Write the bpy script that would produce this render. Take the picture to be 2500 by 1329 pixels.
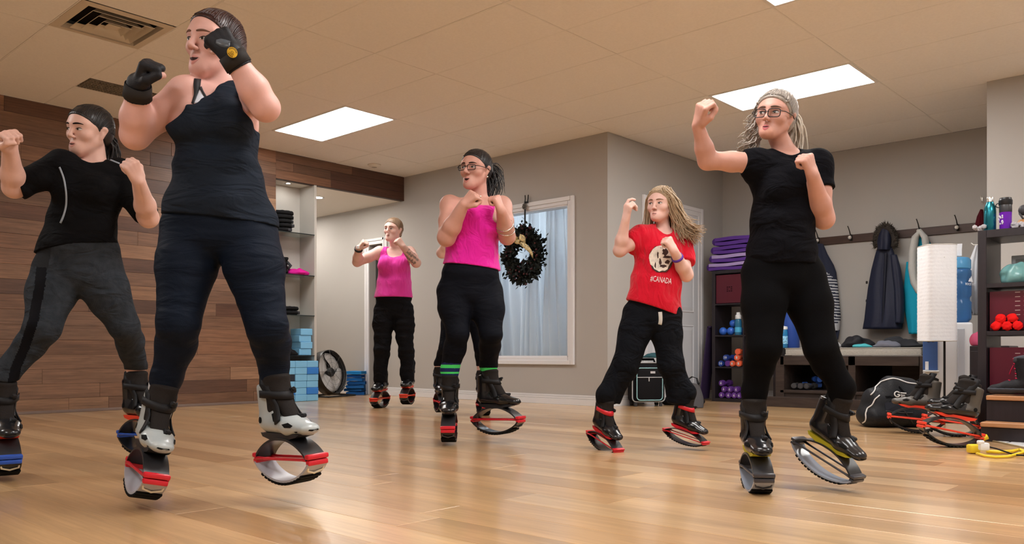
import bpy, bmesh, math, random
import numpy as np
from mathutils import Vector, Matrix

for _o in list(bpy.data.objects):
    bpy.data.objects.remove(_o)
SC = bpy.context.scene
COL = SC.collection
# ---------------------------------------------------------------- camera, world, exposure
# room frame: x runs along the window wall, y along the timber wall, z up, the corner of the two is the origin
CAM_H, ROOM_H, FPX, CX, CY = 0.525, 2.755, 2020.0, 1250.0, 866.0
YAW = math.radians(42.5)
CYW, SYW = math.cos(YAW), math.sin(YAW)
_ay = (ROOM_H - CAM_H) * FPX / (866.0 - 433.0)
_ax = (987.0 - CX) / FPX * _ay
CAMX, CAMY = -(_ax * CYW - _ay * SYW), -(_ax * SYW + _ay * CYW)
cam_data = bpy.data.cameras.new('camera')
cam_data.sensor_fit = 'HORIZONTAL'
cam_data.sensor_width = 36.0
cam_data.lens = FPX / 2500.0 * 36.0
cam_data.shift_y = (CY - 664.5) / 2500.0
cam_data.clip_start = 0.05
cam = bpy.data.objects.new('camera', cam_data)
COL.objects.link(cam)
cam.location = (CAMX, CAMY, CAM_H)
cam.rotation_euler = (math.pi / 2, 0, YAW)
SC.camera = cam
world = bpy.data.worlds.new('world')
SC.world = world
world.use_nodes = True
world.node_tree.nodes['Background'].inputs[0].default_value = (0.5, 0.5, 0.5, 1)
world.node_tree.nodes['Background'].inputs[1].default_value = 0.05
SC.view_settings.view_transform = 'Standard'
SC.view_settings.look = 'None'
SC.view_settings.gamma = 1.0
SC.view_settings.exposure = 0.55
SC.view_settings.use_curve_mapping = False
PANEL_STRENGTH = 16.0
# the fluorescent panels in the ceiling are the only lamps of the hall, some added unseen for fill; they are built with the ceiling
# ---------------------------------------------------------------- placing helpers
def c2r(X, Y):
    """camera-aligned floor coordinates (right, away) -> room x, y"""
    return (CAMX + X * CYW - Y * SYW, CAMY + X * SYW + Y * CYW)
def ray(u):
    X = (u - CX) / FPX
    return (X * CYW - SYW, X * SYW + CYW)
def on_z(u, v, z=0.0):
    t = FPX * (CAM_H - z) / (v - CY); d = ray(u)
    return Vector((CAMX + t * d[0], CAMY + t * d[1], z))
def on_y(u, v, y):
    d = ray(u); t = (y - CAMY) / d[1]
    return Vector((CAMX + t * d[0], y, CAM_H + (CY - v) / FPX * t))
def on_x(u, v, x):
    d = ray(u); t = (x - CAMX) / d[0]
    return Vector((x, CAMY + t * d[1], CAM_H + (CY - v) / FPX * t))
def at(u, v, Y):
    x, y = c2r((u - CX) / FPX * Y, Y)
    return Vector((x, y, CAM_H + (CY - v) / FPX * Y))

# ---------------------------------------------------------------- materials
MATS = {}
def mat(name, col, rough=0.6, metal=0.0, spec=None, bump=0.0, bscale=40.0, var=0.0, vscale=6.0, coat=0.0,
        trans=0.0, alpha=1.0, emit=None, estr=0.0, objcol=False, sheen=0.0, stretch=(1, 1, 1), ior=1.45, sss=0.0, wr=None):
    if name in MATS:
        return MATS[name]
    m = bpy.data.materials.new(name); m.use_nodes = True
    nt = m.node_tree; N = nt.nodes; L = nt.links
    b = N['Principled BSDF']
    if spec is None: spec = .5 if rough < .5 else (.10 if rough > .6 else .25)
    c4 = (col[0], col[1], col[2], 1)
    b.inputs['Base Color'].default_value = c4
    b.inputs['Roughness'].default_value = rough
    b.inputs['Metallic'].default_value = metal
    b.inputs['Specular IOR Level'].default_value = spec
    b.inputs['IOR'].default_value = ior
    if coat: b.inputs['Coat Weight'].default_value = coat; b.inputs['Coat Roughness'].default_value = 0.08
    if trans: b.inputs['Transmission Weight'].default_value = trans
    if alpha < 1: b.inputs['Alpha'].default_value = alpha
    if sheen and max(col) > .05: b.inputs['Sheen Weight'].default_value = sheen
    if sss:
        b.inputs['Subsurface Weight'].default_value = sss
        b.inputs['Subsurface Radius'].default_value = (0.012, 0.005, 0.003)
        b.inputs['Subsurface Scale'].default_value = 1.0
    if emit:
        b.inputs['Emission Color'].default_value = (emit[0], emit[1], emit[2], 1)
        b.inputs['Emission Strength'].default_value = estr
    tc = None
    if bump or var or objcol:
        tc = N.new('ShaderNodeTexCoord'); mp = N.new('ShaderNodeMapping')
        L.new(tc.outputs['Object'], mp.inputs[0]); mp.inputs['Scale'].default_value = stretch
    src = None
    if objcol:
        oi = N.new('ShaderNodeObjectInfo'); src = oi.outputs['Color']
    if var:
        n = N.new('ShaderNodeTexNoise'); n.inputs['Scale'].default_value = vscale; n.inputs['Detail'].default_value = 4
        L.new(mp.outputs[0], n.inputs['Vector'])
        mx = N.new('ShaderNodeMix'); mx.data_type = 'RGBA'; mx.blend_type = 'MULTIPLY'
        r = N.new('ShaderNodeMapRange'); r.inputs[3].default_value = 1 - var; r.inputs[4].default_value = 1 + var
        r.inputs[1].default_value = 0.25; r.inputs[2].default_value = 0.75
        L.new(n.outputs['Fac'], r.inputs[0])
        cb = N.new('ShaderNodeCombineColor')
        for i in range(3): L.new(r.outputs[0], cb.inputs[i])
        mx.inputs[0].default_value = 1.0
        if src: L.new(src, mx.inputs[6])
        else: mx.inputs[6].default_value = c4
        L.new(cb.outputs[0], mx.inputs[7])
        src = mx.outputs[2]
    if src: L.new(src, b.inputs['Base Color'])
    if bump:
        n2 = N.new('ShaderNodeTexNoise'); n2.inputs['Scale'].default_value = bscale; n2.inputs['Detail'].default_value = 3
        L.new(mp.outputs[0], n2.inputs['Vector'])
        bp = N.new('ShaderNodeBump'); bp.inputs['Strength'].default_value = bump; bp.inputs['Distance'].default_value = 0.004
        L.new(n2.outputs['Fac'], bp.inputs['Height']); L.new(bp.outputs[0], b.inputs['Normal'])
        if wr:
            mp2 = N.new('ShaderNodeMapping'); L.new(tc.outputs['Object'], mp2.inputs[0]); mp2.inputs['Scale'].default_value = wr[2]; mp2.inputs['Rotation'].default_value = (.2, .35, .1)
            n3 = N.new('ShaderNodeTexNoise'); n3.inputs['Scale'].default_value = wr[0]; n3.inputs['Detail'].default_value = 2.5; n3.inputs['Distortion'].default_value = 1.2; L.new(mp2.outputs[0], n3.inputs['Vector'])
            b2 = N.new('ShaderNodeBump'); b2.inputs['Strength'].default_value = wr[1]; b2.inputs['Distance'].default_value = .03
            L.new(n3.outputs['Fac'], b2.inputs['Height']); L.new(bp.outputs[0], b2.inputs['Normal']); L.new(b2.outputs[0], b.inputs['Normal'])
    MATS[name] = m
    return m
def thin_glass(name, tint=(1, 1, 1), refl=.08):
    if name in MATS: return MATS[name]
    m = bpy.data.materials.new(name); m.use_nodes = True; nt = m.node_tree; N = nt.nodes; L = nt.links
    N.remove(N['Principled BSDF']); t = N.new('ShaderNodeBsdfTransparent'); t.inputs[0].default_value = (*tint, 1)
    g = N.new('ShaderNodeBsdfGlossy'); g.inputs['Roughness'].default_value = .02; f = N.new('ShaderNodeFresnel'); f.inputs[0].default_value = 1.4
    a = N.new('ShaderNodeMath'); a.operation = 'MULTIPLY_ADD'; a.inputs[1].default_value = 1.0; a.inputs[2].default_value = refl - .04
    mx = N.new('ShaderNodeMixShader'); L.new(f.outputs[0], a.inputs[0]); ge = N.new('ShaderNodeNewGeometry'); k1 = N.new('ShaderNodeMath'); k1.operation = 'SUBTRACT'; k1.inputs[0].default_value = 1.0; L.new(ge.outputs['Backfacing'], k1.inputs[1])
    k2 = N.new('ShaderNodeMath'); k2.operation = 'MULTIPLY'; L.new(a.outputs[0], k2.inputs[0]); L.new(k1.outputs[0], k2.inputs[1]); L.new(k2.outputs[0], mx.inputs[0]); L.new(t.outputs[0], mx.inputs[1]); L.new(g.outputs[0], mx.inputs[2])
    L.new(mx.outputs[0], N['Material Output'].inputs[0]); MATS[name] = m
    return m
def wood_mat(name, col, rough, axis, grain=0.35, coat=0.0, objcol=True, gscale=3.0):
    """streaked timber, grain running along one axis, tone per plank from the object's colour"""
    if name in MATS: return MATS[name]
    m = bpy.data.materials.new(name); m.use_nodes = True
    nt = m.node_tree; N = nt.nodes; L = nt.links; b = N['Principled BSDF']
    tc = N.new('ShaderNodeTexCoord'); mp = N.new('ShaderNodeMapping'); geo = N.new('ShaderNodeNewGeometry')
    sc = [22, 22, 22]; sc[axis] = 1.1
    mp.inputs['Scale'].default_value = sc
    L.new(geo.outputs['Position'], mp.inputs[0])
    n = N.new('ShaderNodeTexNoise'); n.inputs['Scale'].default_value = gscale; n.inputs['Detail'].default_value = 6
    n.inputs['Roughness'].default_value = 0.65; n.inputs['Distortion'].default_value = 0.4
    oi = N.new('ShaderNodeObjectInfo')
    ad = N.new('ShaderNodeVectorMath'); ad.operation = 'ADD'
    sx = N.new('ShaderNodeCombineXYZ')
    ml = N.new('ShaderNodeMath'); ml.operation = 'MULTIPLY'; ml.inputs[1].default_value = 77.0
    L.new(oi.outputs['Random'], ml.inputs[0])
    for i in range(3): L.new(ml.outputs[0], sx.inputs[i])
    L.new(mp.outputs[0], ad.inputs[0]); L.new(sx.outputs[0], ad.inputs[1]); L.new(ad.outputs[0], n.inputs['Vector'])
    r = N.new('ShaderNodeMapRange'); r.inputs[1].default_value = 0.3; r.inputs[2].default_value = 0.7
    r.inputs[3].default_value = 1 - grain; r.inputs[4].default_value = 1 + grain * 0.7
    L.new(n.outputs['Fac'], r.inputs[0])
    # broad cloudy variation
    n2 = N.new('ShaderNodeTexNoise'); n2.inputs['Scale'].default_value = 0.35; n2.inputs['Detail'].default_value = 2
    L.new(ad.outputs[0], n2.inputs['Vector'])
    r2 = N.new('ShaderNodeMapRange'); r2.inputs[1].default_value = 0.3; r2.inputs[2].default_value = 0.7
    r2.inputs[3].default_value = 0.82; r2.inputs[4].default_value = 1.15
    L.new(n2.outputs['Fac'], r2.inputs[0])
    mm = N.new('ShaderNodeMath'); mm.operation = 'MULTIPLY'
    L.new(r.outputs[0], mm.inputs[0]); L.new(r2.outputs[0], mm.inputs[1])
    cb = N.new('ShaderNodeVectorMath'); cb.operation = 'SCALE'
    if objcol:
        L.new(oi.outputs['Color'], cb.inputs[0])
    else:
        isl = N.new('ShaderNodeMapRange'); isl.inputs[3].default_value = 0.75; isl.inputs[4].default_value = 1.2
        L.new(geo.outputs['Random Per Island'], isl.inputs[0])
        m3 = N.new('ShaderNodeMath'); m3.operation = 'MULTIPLY'
        L.new(mm.outputs[0], m3.inputs[0]); L.new(isl.outputs[0], m3.inputs[1]); mm = m3
        cb.inputs[0].default_value = col
    L.new(mm.outputs[0], cb.inputs['Scale']); L.new(cb.outputs[0], b.inputs['Base Color'])
    b.inputs['Roughness'].default_value = rough
    if coat: b.inputs['Coat Weight'].default_value = coat; b.inputs['Coat Roughness'].default_value = 0.17
    bp = N.new('ShaderNodeBump'); bp.inputs['Strength'].default_value = 0.06; bp.inputs['Distance'].default_value = 0.002
    L.new(n.outputs['Fac'], bp.inputs['Height']); L.new(bp.outputs[0], b.inputs['Normal'])
    MATS[name] = m
    return m

# ---------------------------------------------------------------- objects
def link(o, parent=None):
    COL.objects.link(o)
    if parent is not None: o.parent = parent
    return o
def tag(o, label=None, cat=None, group=None, kind=None):
    if label: o['label'] = label
    if cat: o['category'] = cat
    if group: o['group'] = group
    if kind: o['kind'] = kind
    return o
def empty(name, loc=(0, 0, 0), rz=0.0, parent=None, label=None, cat=None, group=None):
    o = bpy.data.objects.new(name, None); o.empty_display_size = 0.05
    link(o, parent); o.location = loc; o.rotation_euler = (0, 0, rz)
    return tag(o, label, cat, group)
def copy_tree(o, parent=None):
    c = o.copy(); COL.objects.link(c); c.parent = parent
    for ch in o.children: copy_tree(ch, c)
    return c

class MB:
    """collects simple shapes and links them as one mesh object"""
    def __init__(s): s.bm = bmesh.new()
    def _xf(s, vs, M):
        if M is not None: bmesh.ops.transform(s.bm, matrix=M, verts=vs)
    def box(s, c, d, bev=0.0, M=None, rz=0.0, seg=1):
        r = bmesh.ops.create_cube(s.bm, size=1.0)['verts']
        bmesh.ops.scale(s.bm, vec=d, verts=r)
        if bev:
            es = list({e for v in r for e in v.link_edges})
            r = list({v for f in bmesh.ops.bevel(s.bm, geom=es, offset=bev, segments=seg, affect='EDGES', profile=0.5)['faces'] for v in f.verts} | {v for v in r if v.is_valid})
        if rz: bmesh.ops.rotate(s.bm, cent=(0, 0, 0), matrix=Matrix.Rotation(rz, 3, 'Z'), verts=r)
        bmesh.ops.translate(s.bm, vec=c, verts=r)
        s._xf(r, M); return s
    def cyl(s, a, b, ra, rb=None, n=16, caps=True, M=None):
        rb = ra if rb is None else rb
        a, b = Vector(a), Vector(b)
        return s.tube([a, b], [ra, rb], n, caps, M)
    def tube(s, pts, rad, n=8, caps=True, M=None, closed=False, flat=None):
        pts = [Vector(p) for p in pts]
        if not hasattr(rad, '__len__'): rad = [rad] * len(pts)
        rings = []; ref = None; vs = []
        for i, p in enumerate(pts):
            if closed: t = pts[(i + 1) % len(pts)] - pts[i - 1]
            else: t = pts[min(i + 1, len(pts) - 1)] - pts[max(i - 1, 0)]
            if t.length < 1e-9: t = Vector((0, 0, 1))
            t.normalize()
            if ref is None:
                ref = Vector((0, 0, 1)) if abs(t.z) < 0.9 else Vector((1, 0, 0))
                if flat is not None: ref = Vector(flat[2])
            x = ref - t * ref.dot(t)
            if x.length < 1e-6: x = t.orthogonal()
            x.normalize(); y = t.cross(x); ref = x
            fx, fy = (1, 1) if flat is None else (flat[0], flat[1])
            ring = [s.bm.verts.new(p + (x * math.cos(2 * math.pi * k / n) * fx + y * math.sin(2 * math.pi * k / n) * fy) * rad[i]) for k in range(n)]
            rings.append(ring); vs += ring
        m = len(rings)
        for i in range(m if closed else m - 1):
            A, B = rings[i], rings[(i + 1) % m]
            for k in range(n):
                s.bm.faces.new((A[k], A[(k + 1) % n], B[(k + 1) % n], B[k]))
        if caps and not closed:
            s.bm.faces.new(rings[0][::-1]); s.bm.faces.new(rings[-1])
        s._xf(vs, M); return s
    def lathe(s, prof, n=20, c=(0, 0, 0), M=None, sx=1.0, sy=1.0):
        vs = []; rings = []
        for r, z in prof:
            ring = [s.bm.verts.new((c[0] + r * sx * math.cos(2 * math.pi * k / n), c[1] + r * sy * math.sin(2 * math.pi * k / n), c[2] + z)) for k in range(n)]
            rings.append(ring); vs += ring
        for A, B in zip(rings, rings[1:]):
            for k in range(n): s.bm.faces.new((A[k], A[(k + 1) % n], B[(k + 1) % n], B[k]))
        if prof[0][0] > 1e-6: s.bm.faces.new(rings[0][::-1])
        if prof[-1][0] > 1e-6: s.bm.faces.new(rings[-1])
        s._xf(vs, M); return s
    def ball(s, c, r, n=12, sc=(1, 1, 1), M=None):
        v = bmesh.ops.create_uvsphere(s.bm, u_segments=n, v_segments=max(6, n * 2 // 3), radius=r)['verts']
        bmesh.ops.scale(s.bm, vec=sc, verts=v); bmesh.ops.translate(s.bm, vec=c, verts=v)
        s._xf(v, M); return s
    def prism(s, poly, a, b, axis=2, M=None):
        """polygon in the two other axes, extruded from a to b along axis"""
        def mk(p, h):
            q = [0, 0, 0]; i = [k for k in range(3) if k != axis]
            q[i[0]], q[i[1]] = p; q[axis] = h
            return s.bm.verts.new(q)
        A = [mk(p, a) for p in poly]; B = [mk(p, b) for p in poly]; n = len(poly)
        s.bm.faces.new(A[::-1]); s.bm.faces.new(B)
        for k in range(n): s.bm.faces.new((A[k], A[(k + 1) % n], B[(k + 1) % n], B[k]))
        s._xf(A + B, M); return s
    def strip(s, rows, close=False):
        """grid of rows of points"""
        R = [[s.bm.verts.new(p) for p in r] for r in rows]
        for A, B in zip(R, R[1:]):
            for k in range(len(A) - 1 + (1 if close else 0)):
                s.bm.faces.new((A[k], A[(k + 1) % len(A)], B[(k + 1) % len(B)], B[k]))
        return s
    def sheet(s, rows, th):
        """grid of rows thickened: a closed solid"""
        R = [[Vector(p) for p in r] for r in rows]
        nr, nc = len(R), len(R[0]); off = []
        for i in range(nr):
            o = []
            for j in range(nc):
                a = R[min(i + 1, nr - 1)][j] - R[max(i - 1, 0)][j]; b = R[i][min(j + 1, nc - 1)] - R[i][max(j - 1, 0)]
                n = a.cross(b)
                o.append(n.normalized() * th if n.length > 1e-12 else Vector((0, 0, th)))
            off.append(o)
        A = [[s.bm.verts.new(R[i][j]) for j in range(nc)] for i in range(nr)]
        B = [[s.bm.verts.new(R[i][j] + off[i][j]) for j in range(nc)] for i in range(nr)]
        f = s.bm.faces.new
        for i in range(nr - 1):
            for j in range(nc - 1):
                f((A[i][j], A[i][j + 1], A[i + 1][j + 1], A[i + 1][j])); f((B[i][j], B[i + 1][j], B[i + 1][j + 1], B[i][j + 1]))
        for i in range(nr - 1):
            f((A[i][0], A[i + 1][0], B[i + 1][0], B[i][0])); f((A[i][-1], B[i][-1], B[i + 1][-1], A[i + 1][-1]))
        for j in range(nc - 1):
            f((A[0][j], B[0][j], B[0][j + 1], A[0][j + 1])); f((A[-1][j], A[-1][j + 1], B[-1][j + 1], B[-1][j]))
        return s
    def build(s, name, m, parent=None, smooth=False, loc=None, normals=True, angle=None):
        bmesh.ops.recalc_face_normals(s.bm, faces=s.bm.faces[:])
        me = bpy.data.meshes.new(name); s.bm.to_mesh(me); s.bm.free()
        if smooth: 
            me.polygons.foreach_set('use_smooth', [True] * len(me.polygons))
            if angle is not None: me.set_sharp_from_angle(angle=math.radians(angle))
        for k in (m if isinstance(m, (list, tuple)) else [m]): me.materials.append(k)
        o = bpy.data.objects.new(name, me); link(o, parent)
        if loc is not None: o.location = loc
        return o
def add_mesh(name, V, F, mats, parent=None, smooth=True, mi=None):
    """mesh from numpy arrays of vertices and quads"""
    me = bpy.data.meshes.new(name)
    V = np.asarray(V, np.float32); F = np.asarray(F, np.int32)
    k = F.shape[1]
    me.vertices.add(len(V)); me.vertices.foreach_set('co', V.ravel())
    me.loops.add(F.size); me.loops.foreach_set('vertex_index', F.ravel())
    me.polygons.add(len(F)); me.polygons.foreach_set('loop_start', np.arange(0, F.size, k, dtype=np.int32))
    for m in (mats if isinstance(mats, (list, tuple)) else [mats]): me.materials.append(m)
    if mi is not None: me.polygons.foreach_set('material_index', np.asarray(mi, np.int32))
    if smooth: me.polygons.foreach_set('use_smooth', np.ones(len(F), bool))
    me.update(calc_edges=True); me.validate()
    o = bpy.data.objects.new(name, me); link(o, parent)
    return o

# ---------------------------------------------------------------- distance fields for soft bodies
def A3(p): return np.asarray(p, np.float64)
def unit(v):
    v = A3(v); return v / max(np.linalg.norm(v), 1e-12)
class Pr:
    """tapered elliptical capsule; op +1 joins, -1 carves; cuts are planes (point, normal), kept on the negative side"""
    __slots__ = ('a', 'b', 'w', 'd', 'X', 'cap', 'k', 'op', 'cuts', 'tag')
    def __init__(s, a, b, w, d=None, X=None, cap=None, k=0.02, op=1, cuts=(), tag=''):
        s.a, s.b = A3(a), A3(b); s.w = w if hasattr(w, '__len__') else (w, w)
        d = s.w if d is None else d
        s.d = d if hasattr(d, '__len__') else (d, d)
        s.X = None if X is None else A3(X); s.cap = cap; s.k = k; s.op = op; s.cuts = list(cuts); s.tag = tag
    def grow(s, t, k=None, cuts=()):
        return Pr(s.a, s.b, (s.w[0] + t, s.w[1] + t), (s.d[0] + t, s.d[1] + t), s.X, None if s.cap is None else s.cap + t, s.k if k is None else k, s.op, s.cuts + list(cuts), s.tag)
    def bound(s, m):
        r0 = max(s.w[0], s.d[0], s.cap or 0) + m; r1 = max(s.w[1], s.d[1], s.cap or 0) + m
        return np.minimum(s.a - r0, s.b - r1), np.maximum(s.a + r0, s.b + r1)
    def dist(s, P):
        ab = s.b - s.a; L = np.linalg.norm(ab)
        az = ab / L if L > 1e-9 else np.array([0, 0, 1.0])
        X = s.X if s.X is not None else np.array([1.0, 0, 0])
        X = X - az * X.dot(az)
        if np.linalg.norm(X) < 1e-3:
            X = np.array([0, 1.0, 0]) - az * az[1]
        X = X / np.linalg.norm(X); Yv = np.cross(az, X)
        q = P - s.a.astype(np.float32)
        zz = q @ az.astype(np.float32); t = np.clip(zz, 0, L); z = zz - t
        x = q @ X.astype(np.float32); y = q @ Yv.astype(np.float32)
        f = t / L if L > 1e-9 else 0.0 * t
        w = s.w[0] + (s.w[1] - s.w[0]) * f; d = s.d[0] + (s.d[1] - s.d[0]) * f
        r = np.minimum(w, d) if s.cap is None else s.cap
        xw, yd, zr = x / w, y / d, z / r
        k0 = np.sqrt(xw * xw + yd * yd + zr * zr)
        k1 = np.sqrt((xw / w) ** 2 + (yd / d) ** 2 + (zr / r) ** 2)
        D = np.where(k1 > 1e-6, k0 * (k0 - 1.0) / np.maximum(k1, 1e-6), -np.minimum(w, d))
        for c, n in s.cuts:
            D = np.maximum(D, (P - A3(c).astype(np.float32)) @ unit(n).astype(np.float32))
        return D
def ball(c, r, k=0.02, **kw): 
    r = r if hasattr(r, '__len__') else (r, r, r)
    return Pr(c, A3(c) + (0, 0, 1e-6), r[0], r[1], cap=r[2], k=k, **kw)
def combine(D, d, k, op):
    if op > 0:
        h = np.maximum(k - np.abs(D - d), 0) / k
        return np.minimum(D, d) - h * h * k * 0.25
    h = np.maximum(k - np.abs(D + d), 0) / k
    return np.maximum(D, -d) + h * h * k * 0.25
def ev(prims, P, clips=()):
    P = np.asarray(P, np.float32); D = np.full(len(P), 1.0, np.float32)
    for p in prims: D = combine(D, p.dist(P), p.k, p.op)
    for c, n in clips: D = np.maximum(D, (P - A3(c).astype(np.float32)) @ unit(n).astype(np.float32))
    return D
def march(prims, P, dirs, steps=48, clips=()):
    """walk points along directions until they meet the surface"""
    P = np.array(P, np.float64); dirs = np.array(dirs, np.float64)
    if dirs.ndim == 1: dirs = np.tile(dirs, (len(P), 1))
    T = np.zeros(len(P)); ok = np.zeros(len(P), bool)
    for _ in range(steps):
        D = ev(prims, P + dirs * T[:, None], clips)
        T += np.where(np.abs(D) < 0.0004, 0, D * 0.8)
        T = np.minimum(T, 1.0)
    D = ev(prims, P + dirs * T[:, None], clips)
    return P + dirs * T[:, None], np.abs(D) < 0.004
def polygonize(prims, h, clips=(), post=None, pad=0.012):
    add = [p for p in prims if p.op > 0]
    lo = np.min([p.bound(0)[0] for p in add], axis=0) - pad; hi = np.max([p.bound(0)[1] for p in add], axis=0) + pad
    n = np.ceil((hi - lo) / h).astype(int) + 1
    ax = [(lo[i] + h * np.arange(n[i])).astype(np.float32) for i in range(3)]
    V = np.full(n, 1.0, np.float32)
    for p in prims:
        b0, b1 = p.bound(p.k + 2.5 * h)
        i0 = np.clip(np.floor((b0 - lo) / h).astype(int), 0, n - 1); i1 = np.clip(np.ceil((b1 - lo) / h).astype(int) + 1, 1, n)
        if np.any(i1 <= i0): continue
        g = np.stack(np.meshgrid(ax[0][i0[0]:i1[0]], ax[1][i0[1]:i1[1]], ax[2][i0[2]:i1[2]], indexing='ij'), -1)
        sl = tuple(slice(i0[j], i1[j]) for j in range(3))
        d = p.dist(g.reshape(-1, 3)).reshape(g.shape[:3])
        V[sl] = combine(V[sl], d, p.k, p.op)
    near = None
    if clips or post is not None:
        I = np.nonzero(V < 0.06); P = np.stack([ax[j][I[j]] for j in range(3)], -1); d = V[I]
        if post is not None: d = d + post(P)
        for c, nn in clips: d = np.maximum(d, (P - A3(c).astype(np.float32)) @ unit(nn).astype(np.float32))
        V[I] = d
    S = V < 0
    cells = S[:-1, :-1, :-1]
    anyi = np.zeros(n - 1, bool); alli = np.ones(n - 1, bool)
    for dx in (0, 1):
        for dy in (0, 1):
            for dz in (0, 1):
                q = S[dx:n[0] - 1 + dx, dy:n[1] - 1 + dy, dz:n[2] - 1 + dz]
                anyi |= q; alli &= q
    act = anyi & ~alli
    C = np.argwhere(act)
    idx = np.full(n - 1, -1, np.int32); idx[act] = np.arange(len(C))
    offs = np.array([[0, 0, 0], [1, 0, 0], [0, 1, 0], [1, 1, 0], [0, 0, 1], [1, 0, 1], [0, 1, 1], [1, 1, 1]])
    val = np.stack([V[C[:, 0] + o[0], C[:, 1] + o[1], C[:, 2] + o[2]] for o in offs], 1)
    acc = np.zeros((len(C), 3)); cnt = np.zeros(len(C))
    for i in range(8):
        for j in range(i + 1, 8):
            if np.abs(offs[i] - offs[j]).sum() != 1: continue
            a, b = val[:, i], val[:, j]; m = (a < 0) != (b < 0)
            t = np.where(m, a / np.where(m, a - b, 1), 0)
            acc += np.where(m[:, None], offs[i] + (offs[j] - offs[i]) * t[:, None], 0); cnt += m
    VX = lo + (C + acc / cnt[:, None]) * h
    F = []
    for axn in range(3):
        o1, o2 = (axn + 1) % 3, (axn + 2) % 3
        a = S[tuple(slice(0, -1) if j == axn else slice(1, -1) for j in range(3))]
        b = S[tuple(slice(1, None) if j == axn else slice(1, -1) for j in range(3))]
        for inside, flip in ((a & ~b, False), (~a & b, True)):
            E = np.argwhere(inside)
            if not len(E): continue
            base = E.copy(); base[:, o1] += 1; base[:, o2] += 1
            q = []
            for s1, s2 in ((-1, -1), (0, -1), (0, 0), (-1, 0)):
                c = base.copy(); c[:, o1] += s1; c[:, o2] += s2
                q.append(idx[c[:, 0], c[:, 1], c[:, 2]])
            q = np.stack(q, 1)
            F.append(q[:, ::-1] if flip else q)
    F = np.concatenate(F)
    F = F[(F >= 0).all(1)]
    return VX, F
def blob(name, prims, h, mats, parent=None, clips=(), post=None, mi=None):
    V, F = polygonize(prims, h, clips, post)
    idx = None
    if mi is not None:
        idx = mi(V[F].mean(1))
    return add_mesh(name, V, F, mats, parent, mi=idx)
def folds(amp, seed, f=(18, 18, 55), n=5, out=0.0):
    """soft cloth creases as a small change of the distance field"""
    rs = np.random.RandomState(seed)
    K = rs.normal(size=(n, 3)) * np.array(f); ph = rs.rand(n) * 6.28; K2 = rs.normal(size=(n, 3)) * 7; p2 = rs.rand(n) * 6.28
    def fn(P):
        d = 0
        for i in range(n):
            d = d + np.sin(P @ K[i] + ph[i] + 1.5 * np.sin(P @ K2[i] + p2[i])) * (0.5 + 0.5 * np.sin(P @ K2[i][::-1] + ph[i]))
        return (d * amp / n - out).astype(np.float32)
    return fn
def loop_band(name, prims, c, axis, wid, th, m, parent=None, off=0.002, n=28, ref=(0, 1, 0), r0=0.2, arc=None, smooth=True):
    """a strap, cuff or bracelet lying around a field"""
    axis = unit(axis); x = unit(np.cross(axis, A3(ref))); y = np.cross(axis, x)
    a0, a1 = (0, 2 * math.pi) if arc is None else arc
    th_ = np.linspace(a0, a1, n, endpoint=arc is not None)
    D = np.cos(th_)[:, None] * x + np.sin(th_)[:, None] * y
    rows = []
    for s in (-0.5, 0.5):
        p, ok = march(prims, A3(c) + axis * wid * s + D * r0, -D)
        rows.append(p + D * off)
    inn0, inn1 = rows; out0, out1 = inn0 + D * th, inn1 + D * th
    V = np.concatenate([inn0, out0, out1, inn1]); F = []
    m_ = n if arc is None else n - 1
    for i in range(m_):
        j = (i + 1) % n
        for r in range(4):
            q = (r + 1) % 4
            F.append((r * n + i, r * n + j, q * n + j, q * n + i))
    if arc is not None:
        F.append((0, n, 2 * n, 3 * n)); F.append((n - 1, 4 * n - 1, 3 * n - 1, 2 * n - 1))
    o = add_mesh(name, V, np.array(F), m, parent, smooth=False)
    return o
def patch(name, prims, pts, tris, dirv, m, parent=None, off=0.0015, back=0.3, clips=()):
    """flat print laid on a field: points are walked along dirv onto the surface"""
    d = unit(dirv); P = A3(pts) - d * back
    q, ok = march(prims, P, d, clips=clips)
    V = q - d * off
    V2 = q + d * 0.004
    return V, ok
# ---------------------------------------------------------------- room shell
XB, YC, XD, YD = 3.135, 2.36, 6.32, 0.853       # corners of the painted walls
NY0, NY1, FZ = -1.82, -1.325, 2.46              # niche beside the timber wall, underside of its fascia
XMAX, YMIN, XALC = 10.2, -9.2, -2.8
M_WALL = mat('wall_paint', (.445, .427, .404), .75, bump=.08, bscale=220)
M_WHITE = mat('trim_white', (.72, .72, .74), .45)
M_TILE = mat('ceiling_tile', (.85, .81, .755), .9, bump=.25, bscale=170, var=.03, vscale=60)
M_TBAR = mat('ceiling_grid', (.80, .76, .70), .6)
M_NICHE = mat('niche_paint', (.52, .50, .46), .7)
M_FLOOR = wood_mat('floor_oak', (.55, .33, .15), .36, 0, grain=.16, coat=.8)
M_FLOORFAR = wood_mat('floor_oak_far', (.56, .345, .165), .36, 0, grain=.16, coat=.8, objcol=False)
M_TIMBER = wood_mat('timber', (.3, .15, .08), .42, 1, grain=.38)
M_DARK = mat('dark_gap', (.012, .010, .009), .9)
def S(o): o['kind'] = 'structure'; return o
def sbox(name, lo, hi, m):
    b = MB(); b.box([(lo[i] + hi[i]) / 2 for i in range(3)], [hi[i] - lo[i] for i in range(3)])
    return S(b.build(name, m))
rnd = random.Random(7)
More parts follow.
